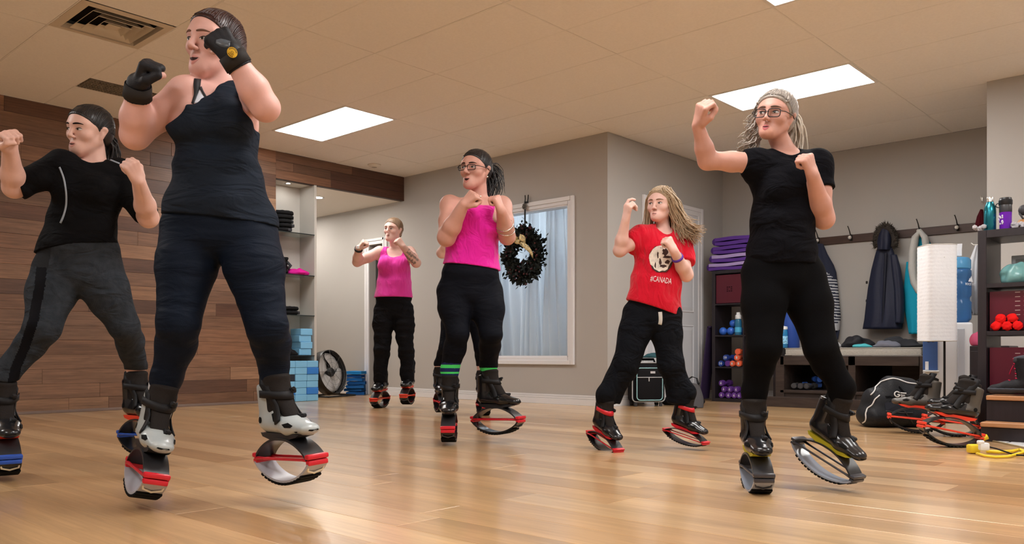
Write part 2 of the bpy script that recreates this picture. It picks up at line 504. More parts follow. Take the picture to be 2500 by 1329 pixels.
# painted walls
WX0, WX1, WZ0, WZ1 = 1.50, 2.64, .50, 2.09       # window opening
DX0, DX1, DZ = -.70, -.41, 1.96                  # narrow doorway in the alcove
b = MB()
def wb(x0, x1, z0, z1): b.box(((x0 + x1) / 2, .06, (z0 + z1) / 2), (x1 - x0, .12, z1 - z0))
wb(XALC, DX0, 0, ROOM_H); wb(DX0, DX1, DZ, ROOM_H); wb(DX1, WX0, 0, ROOM_H)
wb(WX0, WX1, 0, WZ0); wb(WX0, WX1, WZ1, ROOM_H); wb(WX1, XB, 0, ROOM_H)
S(b.build('wall_window', M_WALL))
sbox('wall_door', (XB - .12, .12, 0), (XB, YC, ROOM_H), M_WALL)
sbox('wall_coats', (XB - .12, YC, 0), (XD + .12, YC + .12, ROOM_H), M_WALL)
sbox('wall_return', (XD, YD, 0), (XD + .12, YC, ROOM_H), M_WALL)
sbox('wall_right_front', (XD + .12, YD, 0), (XMAX, YD + .12, ROOM_H), M_WALL)
sbox('wall_right', (XMAX, YMIN, 0), (XMAX + .12, YD + .12, ROOM_H), M_WALL)
sbox('wall_back', (-.12, YMIN - .12, 0), (XMAX + .12, YMIN, ROOM_H), M_WALL)
sbox('wall_alcove', (XALC - .12, NY1, 0), (XALC, .12, FZ), M_WALL)
# niche with glass shelves: its back, its far fin
sbox('wall_niche_back', (-.34, NY0 - .12, 0), (-.30, NY1 + .03, FZ), M_NICHE)
sbox('wall_niche_fin', (-.30, NY1, 0), (-.004, NY1 + .03, FZ), M_NICHE)
sbox('wall_alcove_near', (XALC, NY1 - .05, 0), (-.34, NY1 + .03, FZ), M_WALL)
sbox('ceiling_alcove', (XALC - .12, NY0 - .12, FZ), (-.026, .12, FZ + .06), mat('alcove_ceiling', (.72, .67, .60), .8))
# timber wall: planks one by one
tw = S(MB().box((-.05, (YMIN + NY0) / 2, ROOM_H / 2), (.05, NY0 - YMIN, ROOM_H)).build('wall_timber', M_DARK))
S(MB().box((-.05, NY0 / 2, (FZ + ROOM_H) / 2 + .004), (.05, -NY0, ROOM_H - FZ - .008)).build('trim_fascia', M_DARK))
fascia = bpy.data.objects['trim_fascia']
PLK = {}
def plank_mesh(key, L, h, t, axis, m):
    k = (key, round(L, 2), round(h, 3))
    if k not in PLK:
        bb = MB(); d = (t, L, h) if axis == 1 else (L, h, t)
        bb.box((0, 0, 0), d, .0009)
        o = bb.build(key, m); PLK[k] = o.data; bpy.data.objects.remove(o)
    return PLK[k]
def tone(base, lo, hi, warm=.05):
    f = rnd.uniform(lo, hi); w = rnd.uniform(-warm, warm)
    return (base[0] * f * (1 + w), base[1] * f, base[2] * f * (1 - w), 1)
rows = 21; rh = ROOM_H / rows
for r in range(rows):
    y = NY0; first = True
    while y > -5.6:
        L = round(rnd.choice((.35, .6, .9, 1.2, 1.5, 1.8)), 2)
        if first: L *= rnd.choice((.3, .6, 1)); L = round(L, 2); first = False
        y0 = max(y - L, -5.9); L = round(y - y0, 2)
        o = bpy.data.objects.new('plank', plank_mesh('plank', L - .002, rh - .0015, .02, 1, M_TIMBER)); link(o, tw)
        o.location = (-.012 + rnd.uniform(0, .003), (y + y0) / 2, (r + .5) * rh)
        k = rnd.random()
        o.color = tone((.205, .105, .060) if k < .55 else ((.30, .165, .095) if k < .82 else (.115, .055, .034)), .8, 1.15)
        y = y0
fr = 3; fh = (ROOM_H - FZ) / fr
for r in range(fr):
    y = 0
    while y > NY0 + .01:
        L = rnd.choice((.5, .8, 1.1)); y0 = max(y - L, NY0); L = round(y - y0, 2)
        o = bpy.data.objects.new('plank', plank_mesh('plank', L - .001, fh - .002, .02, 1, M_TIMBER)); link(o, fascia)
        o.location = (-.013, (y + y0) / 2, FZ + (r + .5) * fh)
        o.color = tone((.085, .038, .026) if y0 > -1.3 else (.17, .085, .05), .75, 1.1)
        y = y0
sbox('trim_fascia_soffit', (-.07, NY0, FZ - .004), (-.003, 0, FZ - .0005), mat('soffit_wood', (.05, .025, .018), .5))
S(MB().box((-.0, (YMIN + NY0) / 2, .0125), (.018, NY0 - YMIN, .025), .003).build('baseboard_timber', mat('base_dark', (.20, .15, .13), .5)))
# ---- floor: strips along x, nearest ones each an object
fl = S(MB().box(((XALC + XMAX) / 2, (YMIN + YC) / 2, -.06), (XMAX - XALC + .3, YC - YMIN + .3, .08)).build('floor', M_DARK))
PW = .185; allp = []
fr_ = random.Random(11)
y = YMIN
def inview(x0, x1, y):
    for t in (0, .25, .5, .75, 1):
        x = x0 + (x1 - x0) * t
        q = (x - CAMX, y - CAMY); X = q[0] * CYW + q[1] * SYW; Y = -q[0] * SYW + q[1] * CYW
        if Y > .3 and abs(X / Y) < .66 and CAM_H / Y * FPX < 520: return Y
    return None
while y < YC:
    x = XALC - fr_.random() * 1.5
    while x < XMAX:
        L = fr_.choice((.8, 1.1, 1.4, 1.7, 2.0)); x1 = x + L
        allp.append((inview(x, x1, y + PW / 2), x, x1, y)); x = x1
    y += PW
vis = sorted([p for p in allp if p[0] is not None]); near = set(id(p) for p in vis[:298])
far = MB(); 
for p in allp:
    v, x0, x1, y = p
    x0c, x1c = max(x0, XALC), min(x1, XMAX)
    if x1c - x0c < .02: continue
    L = round(x1c - x0c, 2)
    if id(p) in near:
        o = bpy.data.objects.new('floor_board', plank_mesh('floor_board', L - .001, PW - .0008, .02, 0, M_FLOOR)); link(o, fl)
        o.location = ((x0c + x1c) / 2, y + PW / 2, -.010 + fr_.uniform(-.0003, .0003))
        k = fr_.random(); f = fr_.uniform(.92, 1.08)
        c = (.56, .345, .165) if k < .6 else ((.63, .41, .21) if k < .88 else (.47, .27, .115))
        o.color = (c[0] * f, c[1] * f, c[2] * f, 1)
    else:
        far.box(((x0c + x1c) / 2, y + PW / 2, -.010), (L - .001, PW - .0008, .02))
o = far.build('floor_boards', M_FLOORFAR, fl); o['kind'] = 'stuff'
# ---- ceiling: grid, tiles one by one, fittings in their openings
xs = [-.01, .70, 1.925, XB, 4.45, 5.67, 6.89, 8.11, 9.33, XMAX]
ys = [YC]
for q in (1.54, .90, .265, -.36, -1.03, -1.70): ys.append(q)
while ys[-1] - .61 > YMIN: ys.append(ys[-1] - .61)
ys.append(YMIN); ys = ys[::-1]
b = MB(); b.box(((xs[0] + XMAX) / 2, (YMIN + YC) / 2, ROOM_H + .13), (XMAX - xs[0] + .2, YC - YMIN + .2, .06)); ce = S(b.build('ceiling', M_TILE))
FIT = {}
def fit(x, y, kind): FIT[(max(i for i in range(len(xs)) if xs[i] <= x), max(j for j in range(len(ys)) if ys[j] <= y))] = kind
fit(1.3, -2.0, 'light'); fit(5.0, -.1, 'light')
fit(6.2, -2.0, 'light'); fit(9.0, -.1, 'light'); fit(9.0, -2.6, 'light')
fit(6.2, -4.4, 'light'); fit(9.0, -5.2, 'light'); fit(2.5, -6.9, 'light'); fit(6.2, -7.5, 'light')
fit(2.2, -4.5, 'vent'); fit(1.0, -3.8, 'grille')
tiles = {}
def solid_wall(x, y): return (x < XB and y > .0) or (x > XD + .12 and y > YD + .12)
tk = 0; tb = MB()
for i in range(len(xs) - 1):
    for j in range(len(ys) - 1):
        x0, x1, y0, y1 = xs[i], xs[i + 1], ys[j], ys[j + 1]
        if x1 - x0 < .05 or y1 - y0 < .05: continue
        if solid_wall((x0 + x1) / 2, min(y1 - .02, (y0 + y1) / 2 + .2)) and y0 > 0: continue
        if (i, j) in FIT and FIT[(i, j)] == 'light': continue
        if (i, j) in FIT: x0 = x0 + (.61 if FIT[(i, j)] == 'vent' else .305)
        dx, dy = x1 - x0 - .007, y1 - y0 - .007
        k = (round(dx, 2), round(dy, 2))
        if k not in tiles:
            bb = MB(); bb.box((0, 0, 0), (dx, dy, .02), .003); o = bb.build('ceiling_tile', M_TILE); tiles[k] = o.data; bpy.data.objects.remove(o)
        o = bpy.data.objects.new('ceiling_tile', tiles[k]); link(o, ce)
        o.location = ((x0 + x1) / 2, (y0 + y1) / 2, ROOM_H + .010 + rnd.uniform(0, .0025))
        o.rotation_euler = (rnd.uniform(-.0012, .0012), rnd.uniform(-.0008, .0008), 0)
for i in range(1, len(xs) - 1):
    y1 = YC if XB < xs[i] < XD else (0 if xs[i] <= XB else YD)
    tb.box((xs[i], (YMIN + y1) / 2, ROOM_H + .0105), (.0085, y1 - YMIN, .02))
for j in range(1, len(ys) - 1):
    x0 = XB if ys[j] > 0 else 0; x1 = XD if ys[j] > YD else XMAX
    tb.box(((x0 + x1) / 2, ys[j], ROOM_H + .0110), (x1 - x0, .0085, .02))
tb.build('grid_bars', M_TBAR, ce)
M_EMIT = mat('panel_light', (.9, .9, .9), .5, emit=(1.0, .985, .965), estr=PANEL_STRENGTH)
M_FRAME = mat('panel_frame', (.75, .73, .70), .5)
plabels = {(1.3, -2.0): 'lit fluorescent ceiling panel above the shelf niche', (5.0, -.1): 'lit fluorescent ceiling panel behind the head of the girl in glasses',
           (6.2, -2.0): 'lit fluorescent ceiling panel cut by the top edge of the view'}
FILL_PANELS = ['added ceiling fill panel above the front of the right-hand wall', 'added ceiling fill panel near the right wall, one row nearer', 'added ceiling fill panel over the middle of the floor, before the girl in black', 'added ceiling fill panel near the right wall beside the viewer', 'added ceiling fill panel in front of the timber wall, out of view', 'added ceiling fill panel in the rear row behind the viewer']  # unseen panels added to fill the hall with light
for (i, j), kd in FIT.items():
    x0, x1, y0, y1 = xs[i], xs[i + 1], ys[j], ys[j + 1]
    cx_, cy_ = (x0 + x1) / 2, (y0 + y1) / 2
    if kd == 'light':
        lb = next((v for k, v in plabels.items() if x0 <= k[0] < x1 and y0 <= k[1] < y1), None)
        r = empty('ceiling_light', (cx_, cy_, ROOM_H))
        tag(r, lb or FILL_PANELS.pop(0), 'light', 'ceiling panels')
        dx, dy = x1 - x0 - .01, y1 - y0 - .01
        m = MB()
        for s in (-1, 1):
            m.box((0, s * (dy / 2 - .012), .006), (dx, .024, .02), .002); m.box((s * (dx / 2 - .012), 0, .006), (.024, dy - .048, .02), .002)
        m.build('light_frame', M_FRAME, r)
        MB().box((0, 0, .008), (dx - .05, dy - .05, .006)).build('diffuser', M_EMIT, r)
    elif kd == 'vent':
        r = empty('ceiling_vent', (x0 + .305, cy_, ROOM_H)); tag(r, 'square metal air diffuser with stepped louvres in the ceiling', 'vent')
        mv = mat('vent_metal', (.62, .54, .43), .5)
        def ring(m, o, i_, z0, z1):
            P = [[(sx * q, sy * q, z) for sx, sy in ((1, 1), (-1, 1), (-1, -1), (1, -1))] for q, z in ((o, z0), (i_, z1))]
            R = [[m.bm.verts.new(p) for p in row] for row in P]
            for k in range(4): m.bm.faces.new((R[0][k], R[0][(k + 1) % 4], R[1][(k + 1) % 4], R[1][k]))
        m = MB(); ring(m, .30, .245, .0, -.006); ring(m, .245, .24, -.006, .03); m.build('vent_frame', mv, r)
        for q, z in ((.20, .0), (.145, -.004), (.09, -.008)):
            m = MB(); ring(m, q, q - .030, z - .012, z + .022); ring(m, q + .002, q, z - .009, z - .012); m.build('louvre', mv, r)
        MB().box((0, 0, -.006), (.085, .085, .006), .002).build('louvre', mv, r)
        MB().box((0, 0, .07), (.56, .56, .004)).build('duct', M_DARK, r)
    else:
        r = empty('ceiling_grille', (x0, cy_, ROOM_H)); tag(r, 'grey egg-crate return air grille in the ceiling above the timber wall', 'grille')
        x1 = x0 + .30; mg = mat('grille_metal', (.26, .22, .17), .6); m = MB()
        for k in range(7): m.box((.025 + k * (x1 - x0 - .05) / 6, 0, .004), (.010, .58, .012))
        for k in range(25): m.box(((x1 - x0) / 2, -.28 + k * .0233, .004), (x1 - x0 - .03, .006, .012))
        m.build('lattice', mg, r)
        MB().box(((x1 - x0) / 2, 0, .03), (x1 - x0 - .02, .6, .004)).build('backing', mat('grille_back', (.10, .085, .065), .8), r)
# ---- window, doorway, door, baseboards
def casing(b, x0, x1, z0, z1, w, y, d, stepped=True):
    for (a0, a1, c0, c1) in ((x0 - w, x0, z0 - w, z1 + w), (x1, x1 + w, z0 - w, z1 + w), (x0, x1, z1, z1 + w), (x0, x1, z0 - w, z0)):
        b.box(((a0 + a1) / 2, y - d / 2, (c0 + c1) / 2), (a1 - a0, d, c1 - c0), .004)
    if stepped:
        w2 = w * .55; e = .004
        for (a0, a1, c0, c1) in ((x0 - w, x0 - w + w2 - e, z0 - w, z1 + w), (x1 + w - w2 + e, x1 + w, z0 - w, z1 + w), (x0 - w + w2, x1 + w - w2, z1 + w - w2, z1 + w), (x0 - w + w2, x1 + w - w2, z0 - w, z0 - w + w2)):
            b.box(((a0 + a1) / 2, y - d - .005, (c0 + c1) / 2), (a1 - a0, .012, c1 - c0), .003)
b = MB(); casing(b, WX0, WX1, WZ0, WZ1, .082, 0, .02)
for a0, a1, c0, c1 in ((WX0, WX0 + .012, WZ0, WZ1), (WX1 - .012, WX1, WZ0, WZ1), (WX0, WX1, WZ1 - .012, WZ1), (WX0, WX1, WZ0, WZ0 + .012)):
    b.box(((a0 + a1) / 2, .055, (c0 + c1) / 2), (a1 - a0, .13, c1 - c0))
win = S(b.build('window_1', M_WHITE))
MB().box(((WX0 + WX1) / 2, .05, (WZ0 + WZ1) / 2), (WX1 - WX0 - .02, .006, WZ1 - WZ0 - .02)).build('pane', thin_glass('window_glass', (.93, .96, .97), .07), win)
# small office behind the window
sbox('wall_office_back', (.6, 1.9, 0), (XB - .12, 1.98, 2.6), mat('office_paint', (.22, .25, .30), .8))
sbox('wall_office_side', (.6, .12, 0), (.68, 1.9, 2.6), MATS['office_paint'])
sbox('wall_office_near', (XB - .16, .12, 0), (XB - .12, 1.9, 2.6), MATS['office_paint'])
sbox('ceiling_office', (.6, .12, 2.6), (XB - .12, 1.98, 2.66), MATS['office_paint'])
ol = empty('office_lamp', (1.7, 1.2, 2.585)); tag(ol, 'cool lit panel in the room behind the window', 'light')
MB().box((0, 0, 0), (.6, .3, .02), .004).build('diffuser', mat('office_light', (.9, .9, .9), .5, emit=(.86, .94, 1.0), estr=60.0), ol)
MB().box((0, 0, .008), (.66, .36, .012)).build('light_frame', M_FRAME, ol)
def casing_x(b, y0, y1, z1, w, x, d):
    b.box((x + d / 2, y0 - w / 2, (z1 + w) / 2), (d, w, z1 + w), .004); b.box((x + d / 2, y1 + w / 2, (z1 + w) / 2), (d, w, z1 + w), .004)
    b.box((x + d / 2, (y0 + y1) / 2, z1 + w / 2), (d, y1 - y0, w), .004)
    for yy in (y0 - w * .75, y1 + w * .75): b.box((x + d + .004, yy, (z1 + w) / 2), (.01, w * .45, z1 + w), .003)
    b.box((x + d + .004, (y0 + y1) / 2, z1 + w * .75), (.01, y1 - y0 + w * .95, w * .45), .003)
b = MB(); casing_x(b, .70, 1.76, 2.12, .095, XB, .02); S(b.build('trim_door', M_WHITE))
dr = S(MB().box((XB + .004, 1.23, 1.06), (.012, 1.06, 2.12)).build('door_1', mat('door_white', (.62, .64, .68), .5)))
for (y0, y1) in ((.80, 1.19), (1.27, 1.66)):
    for (z0, z1) in ((.14, .86), (1.0, 1.60), (1.68, 2.02)):
        b = MB()
        R = [[b.bm.verts.new((XB + xx, yy, zz)) for yy, zz in ((y0 + e, z0 + e), (y1 - e, z0 + e), (y1 - e, z1 - e), (y0 + e, z1 - e))] for e, xx in ((0, .011), (.012, .019), (.022, .012), (.06, .019))]
        for A_, B_ in zip(R, R[1:]):
            for k in range(4): b.bm.faces.new((A_[k], A_[(k + 1) % 4], B_[(k + 1) % 4], B_[k]))
        b.bm.faces.new(R[-1]); b.build('door_panel', MATS['door_white'], dr)
b = MB(); b.cyl((XB + .01, .79, 1.02), (XB + .05, .79, 1.02), .012); b.ball((XB + .07, .79, 1.02), .028); b.build('door_knob', mat('brass_dull', (.5, .42, .3), .3, metal=1), dr, smooth=True)
b = MB()
for x in (DX0 - .04, DX1 + .04): b.box((x, -.01, (DZ + .08) / 2), (.08, .02, DZ + .08), .003); b.box((x - .02, -.024, (DZ + .08) / 2), (.03, .012, DZ + .08), .002)
b.box(((DX0 + DX1) / 2, -.01, DZ + .04), (DX1 - DX0, .02, .08), .003); b.box(((DX0 + DX1) / 2, -.024, DZ + .06), (DX1 - DX0 + .1, .012, .03), .002)
b.box((DX1 + .085, -.015, .055), (.02, .03, .11), .002)
S(b.build('trim_doorway', M_WHITE))
sbox('doorway_shade', (DX0, .10, 0), (DX1, .13, DZ), mat('doorway_shade_paint', (.03, .028, .028), .6))  # dark sheet stands in for the unlit inside of the doorway
def baseboard(name, p, q, n):
    p, q, n = Vector(p), Vector(q), Vector(n); b = MB()
    for z0, z1, t in ((0, .062, .016), (.064, .084, .013), (.086, .104, .008)):
        c = (p + q) / 2 + n * t / 2 + Vector((0, 0, (z0 + z1) / 2)); d = q - p
        b.box(c, (abs(d.x) + abs(n.x) * t, abs(d.y) + abs(n.y) * t, z1 - z0), .002)
    return S(b.build(name, M_WHITE))
baseboard('baseboard_window_wall', (DX1 + .1, 0, 0), (XB + .012, 0, 0), (0, -1, 0))
baseboard('baseboard_alcove', (XALC, 0, 0), (DX0 - .085, 0, 0), (0, -1, 0))
baseboard('baseboard_door_wall_near', (XB, -.0, 0), (XB, .60, 0), (1, 0, 0))
baseboard('baseboard_door_wall_far', (XB, 1.86, 0), (XB, YC, 0), (1, 0, 0))
baseboard('baseboard_coats', (XB, YC, 0), (XD, YC, 0), (0, -1, 0))
baseboard('baseboard_right', (XD + .12, YD, 0), (XMAX, YD, 0), (0, -1, 0))
# smoke alarm and the downlights of the alcove
r = empty('smoke_alarm', (.27, -.684, ROOM_H)); tag(r, 'round white smoke alarm on the ceiling near the dark fascia', 'alarm')
MB().lathe([(0, -.03), (.05, -.03), (.062, -.018), (.075, -.012), (.078, -.0)], 28).build('cover', mat('alarm_white', (.75, .70, .62), .5), r, smooth=True)
MB().lathe([(.028, -.0335), (.03, -.0335), (.03, -.029), (.0, -.029)], 20).build('grille_ring', mat('alarm_grey', (.45, .42, .38), .6), r)
for k, (x, y) in enumerate(((-.62, -.85), (-1.9, -.65))):
    r = empty('downlight', (x, y, FZ)); tag(r, ('small round recessed downlight in the alcove beside the niche', 'small round recessed downlight deep in the alcove ceiling')[k], 'light', 'alcove downlights')
    MB().lathe([(.045, -.002), (.075, -.006), (.08, 0)], 24).build('trim_ring', M_WHITE, r, smooth=True)
    MB().lathe([(0, -.003), (.046, -.003), (.046, 0)], 24).build('bulb', mat('downlight_glow', (.9, .9, .9), .5, emit=(1, .93, .85), estr=600.0), r)
r = empty('downlight', (-.15, (NY0 + NY1) / 2, FZ)); tag(r, 'small recessed lamp at the top of the shelf niche', 'light')
MB().lathe([(.02, -.002), (.035, -.005), (.038, 0)], 18).build('trim_ring', M_WHITE, r, smooth=True)
MB().lathe([(0, -.003), (.022, -.003), (.022, 0)], 18).build('bulb', mat('niche_glow', (.9, .9, .9), .5, emit=(1, .93, .85), estr=70.0), r)
# ---------------------------------------------------------------- niche, fan, mats (left of the hall)
def thing(name, loc, rz, label, cat, group=None): return empty(name, loc, rz, None, label, cat, group)
def solo(o, label, cat, group=None): return tag(o, label, cat, group)
M_GLASS = mat('shelf_glass', (.55, .62, .60), .05, trans=.75, ior=1.3); M_GEDGE = mat('shelf_edge', (.015, .02, .02), .3)
M_PAD = mat('pad_black', (.012, .012, .013), .75, bump=.5, bscale=200); M_PAD2 = mat('pad_grey', (.05, .05, .055), .7)
SHZ = [on_x(771, v, .0).z for v in (574, 674, 771, 868)]
for k, z in enumerate(SHZ):
    r = thing('glass_shelf', (-.15, (NY0 + NY1) / 2 + .005, z), 0, ('glass shelf in the niche holding the tall stack of black wrist weights', 'glass shelf in the niche holding the pink cloth', 'glass shelf in the niche holding two short stacks of black weights', 'lowest glass shelf in the niche holding blue foam blocks')[k], 'shelf', 'glass shelves in the niche')
    MB().box((0, 0, -.005), (.30, NY1 - NY0 - .012, .009)).build('pane', M_GLASS, r)
    MB().box((.152, 0, -.005), (.004, NY1 - NY0 - .012, .010)).build('front_edge', M_GEDGE, r)
def wrist_weight_mesh():
    b = MB(); P = [Vector((.105 * math.cos(a), .075 * math.sin(a), .024)) for a in np.linspace(0, 2 * math.pi, 26, endpoint=False)]
    b.tube(P, [.022 + .002 * math.sin(k * 2.4) for k in range(26)], 10, closed=True)
    return b
ww0 = None
def wrist_weight(x, y, z, rz, label):
    global ww0
    if ww0 is None:
        r = empty('wrist_weight'); wrist_weight_mesh().build('pad', M_PAD, r, smooth=True)
        MB().box((.10, .045, .024), (.05, .012, .036), .004, rz=.4).build('strap', M_PAD2, r); MB().box((.122, .02, .024), (.012, .03, .03), .003).build('buckle', M_PAD2, r)
        ww0 = r
    else: r = copy_tree(ww0)
    r.location = (x, y, z); r.rotation_euler.z = rz
    tag(r, label, 'weight', 'black wrist weights in the niche'); return r
NYC = (NY0 + NY1) / 2
for k in range(5): wrist_weight(-.13 + .006 * (k % 2), NY0 + .15 + .008 * math.sin(k * 2), SHZ[0] + .001 + .049 * k, .3 * k, 'black padded wrist weight in the stack on the top glass shelf, %s' % ('lowest', 'second up', 'third up', 'fourth up', 'uppermost')[k])
for k in range(2): wrist_weight(-.12, NY0 + .22, SHZ[2] + .001 + .049 * k, .5 + k, ('black padded wrist weight lying under another on the third glass shelf', 'black padded wrist weight lying on another on the third glass shelf')[k])
for k in range(2): wrist_weight(-.20, NY0 + .10, SHZ[2] + .1 + .049 * k, 1.5 + k, ('black padded wrist weight low in the rear stack on the third glass shelf', 'black padded wrist weight topping the rear stack on the third glass shelf')[k])
rs = random.Random(3)
def heap(name, c, rx, ry, h, m, seed, n=9, rz=0.0, res=.008, fold=.012, parent=None):
    """soft crumpled cloth"""
    q = random.Random(seed); pr = []
    for i in range(n):
        a = q.uniform(0, 6.28); d = q.uniform(.1, .75); x, y = rx * d * math.cos(a), ry * d * math.sin(a); hh = h * (1 - d * .55) * q.uniform(.55, 1)
        ca, sa = math.cos(rz), math.sin(rz)
        dx, dy = q.uniform(-.4, .4) * rx, q.uniform(-.4, .4) * ry
        p0 = (c[0] + x * ca - y * sa, c[1] + x * sa + y * ca, c[2] + hh * .5); p1 = (p0[0] + dx * ca - dy * sa, p0[1] + dx * sa + dy * ca, c[2] + hh * q.uniform(.3, .6))
        pr.append(Pr(p0, p1, (min(rx, ry) * .45, min(rx, ry) * .4), (hh * .5, hh * .35), X=(-(p1[1] - p0[1]), p1[0] - p0[0] + .001, 0), cap=min(rx, ry) * .3, k=.03))
    pr.append(Pr((c[0] - rx * .5 * math.cos(rz), c[1] - rx * .5 * math.sin(rz), c[2] + h * .12), (c[0] + rx * .5 * math.cos(rz), c[1] + rx * .5 * math.sin(rz), c[2] + h * .12), ry * .8, h * .16, X=(-math.sin(rz), math.cos(rz), 0), cap=rx * .45, k=.03))
    o = blob(name, pr, res, m, parent, clips=[((0, 0, c[2] + .001), (0, 0, -1))], post=folds(fold, seed, (30, 30, 40)))
    return o
solo(heap('cloth', (-.13, NY0 + .33, SHZ[1]), .12, .10, .12, mat('cloth_hot_pink', (.70, .02, .30), .8), 5, res=.006), 'crumpled hot pink cloth on a glass shelf in the niche', 'cloth')
r = thing('cable_coil', (-.14, NY0 + .13, SHZ[1] + .002), 0, 'heap of black coiled tubing on the niche shelf beside the pink cloth', 'tubing')
b = MB(); P = []
for k in range(90):
    a = k * .42; P.append((.085 * math.cos(a) + .015 * math.sin(a * 3.1), .07 * math.sin(a) + .01 * math.cos(a * 2.3), .018 + k * .0020 + .01 * math.sin(k * 1.7)))
b.tube(P, .016, 7); b.build('coil', M_PAD, r, smooth=True)
b = MB(); b.tube([(.02, .09, .06), (.05, .11, .10), (.0, .10, .14), (-.04, .06, .17)], .018, 8); b.build('grip', M_PAD2, r, smooth=True)
M_BLUE1 = mat('foam_light_blue', (.22, .52, .80), .75, bump=.2, bscale=300); M_BLUE2 = mat('foam_mid_blue', (.05, .22, .66), .75, bump=.2, bscale=300); M_BLUE3 = mat('foam_dark', (.03, .035, .05), .8)
bb = MB(); bb.box((0, 0, .0375), (.228, .150, .0745), .006, seg=2); _o = bb.build('foam_block', M_BLUE1); BLK = _o.data; bpy.data.objects.remove(_o)
def block(x, y, z, m, label, rz=0.0):
    o = bpy.data.objects.new('foam_block', BLK); link(o); o.location = (x, y, z); o.rotation_euler.z = rz
    o.material_slots[0].link = 'OBJECT'; o.material_slots[0].material = m
    tag(o, label, 'block', 'blue foam yoga blocks'); return o
yR = on_x(778, 900, .06).y
names = ('right', 'middle', 'left', 'far left')
ordn = ('bottom', 'second', 'third', 'fourth', 'fifth', 'top')
for c in range(4):
    for k in range(6):
        m = M_BLUE1; cn = 'pale blue'
        if (c, k) in ((0, 4), (0, 1), (2, 1)): m = M_BLUE2; cn = 'strong blue'
        if (c, k) == (2, 3): m = M_BLUE3; cn = 'dark grey'
        block(.06 - .114 + rs.uniform(-.006, .006), yR - .077 - c * .1535 + rs.uniform(-.002, .002), .001 + k * .0755, m, '%s foam block, %s row of the %s column below the niche' % (cn, ordn[k], names[c]), rs.uniform(-.015, .015))
for k in range(4):
    block(-.13 + .01 * (k % 2), NY1 - .10 + .006 * (k % 2), SHZ[3] + .001 + k * .0755, M_BLUE1, 'pale blue foam block on a glass shelf, %s of its stack' % ('bottom', 'second', 'third', 'top')[k], 0.05 * (k % 2) - .1)
solo(heap('glove_pair', (-.10, NY0 + .20, SHZ[3]), .15, .10, .13, M_PAD, 15, res=.007), 'pair of black padded gloves on the lowest glass shelf', 'gloves')
# drum fan on a bent tube stand
fp = on_z(803, 969)
r = thing('drum_fan', (fp.x, fp.y, 0), YAW + math.radians(66), 'black drum fan with grey blades on the floor of the alcove', 'fan')
FZc, FR = .30, .275; MX = Matrix.Translation((0, 0, FZc)) @ Matrix.Rotation(math.radians(78), 4, 'X')
mb_, mg_ = mat('fan_black', (.012, .012, .013), .35), mat('fan_blade', (.50, .50, .50), .4)
MB().lathe([(FR - .008, -.055), (FR, -.065), (FR + .006, -.055), (FR + .004, .055), (FR, .065), (FR - .008, .055), (FR - .008, -.055)], 36, M=MX).build('drum', mb_, r, smooth=True, angle=40)
b = MB(); b.lathe([(0, .055), (.05, .05), (.06, .035), (.06, -.045), (0, -.05)], 20, M=MX); b.build('motor', mb_, r, smooth=True, angle=40)
for k in range(4):
    a0 = k * 1.571; rows = []
    for t in np.linspace(0, 1, 6):
        rr = .055 + t * .195; w = 1.1 + .75 * math.sin(t * 2.2)
        rows.append([(rr * math.cos(a0 + w * s), rr * math.sin(a0 + w * s), .03 * (s - .5) * (1.6 - t)) for s in np.linspace(0, 1, 5)])
    b = MB(); b.sheet(rows, .003); bmesh.ops.transform(b.bm, matrix=MX, verts=b.bm.verts); b.build('blade', mg_, r, smooth=True)
b = MB()
for sd in (-.066, .066):
    for q in np.linspace(.06, FR, 5): b.tube([MX @ Vector((q * math.cos(a), q * math.sin(a), sd + (.01 if sd > 0 else -.01) * (1 - q / FR))) for a in np.linspace(0, 2 * math.pi, 30, endpoint=False)], .0013, 4, closed=True)
    for a in np.linspace(0, 2 * math.pi, 8, endpoint=False): b.tube([MX @ Vector((.03 * math.cos(a), .03 * math.sin(a), sd)), MX @ Vector((FR * math.cos(a), FR * math.sin(a), sd))], .002, 4)
o = b.build('cage', mat('fan_wire', (.10, .10, .10), .4, metal=.7), r); o['kind'] = 'stuff'
b = MB(); b.tube([(FR + .015, 0, FZc), (FR + .03, .02, .15), (FR + .02, .06, .016), (FR, .22, .013), (-FR, .22, .013), (-FR - .02, .06, .016), (-FR - .03, .02, .15), (-FR - .015, 0, FZc)], .012, 8); b.build('stand', mb_, r, smooth=True)
b = MB(); b.tube([(FR + .02, .06, .016), (FR + .0, -.20, .013), (-FR, -.20, .013), (-FR - .02, .06, .016)], .011, 8); b.build('stand', mb_, r, smooth=True)
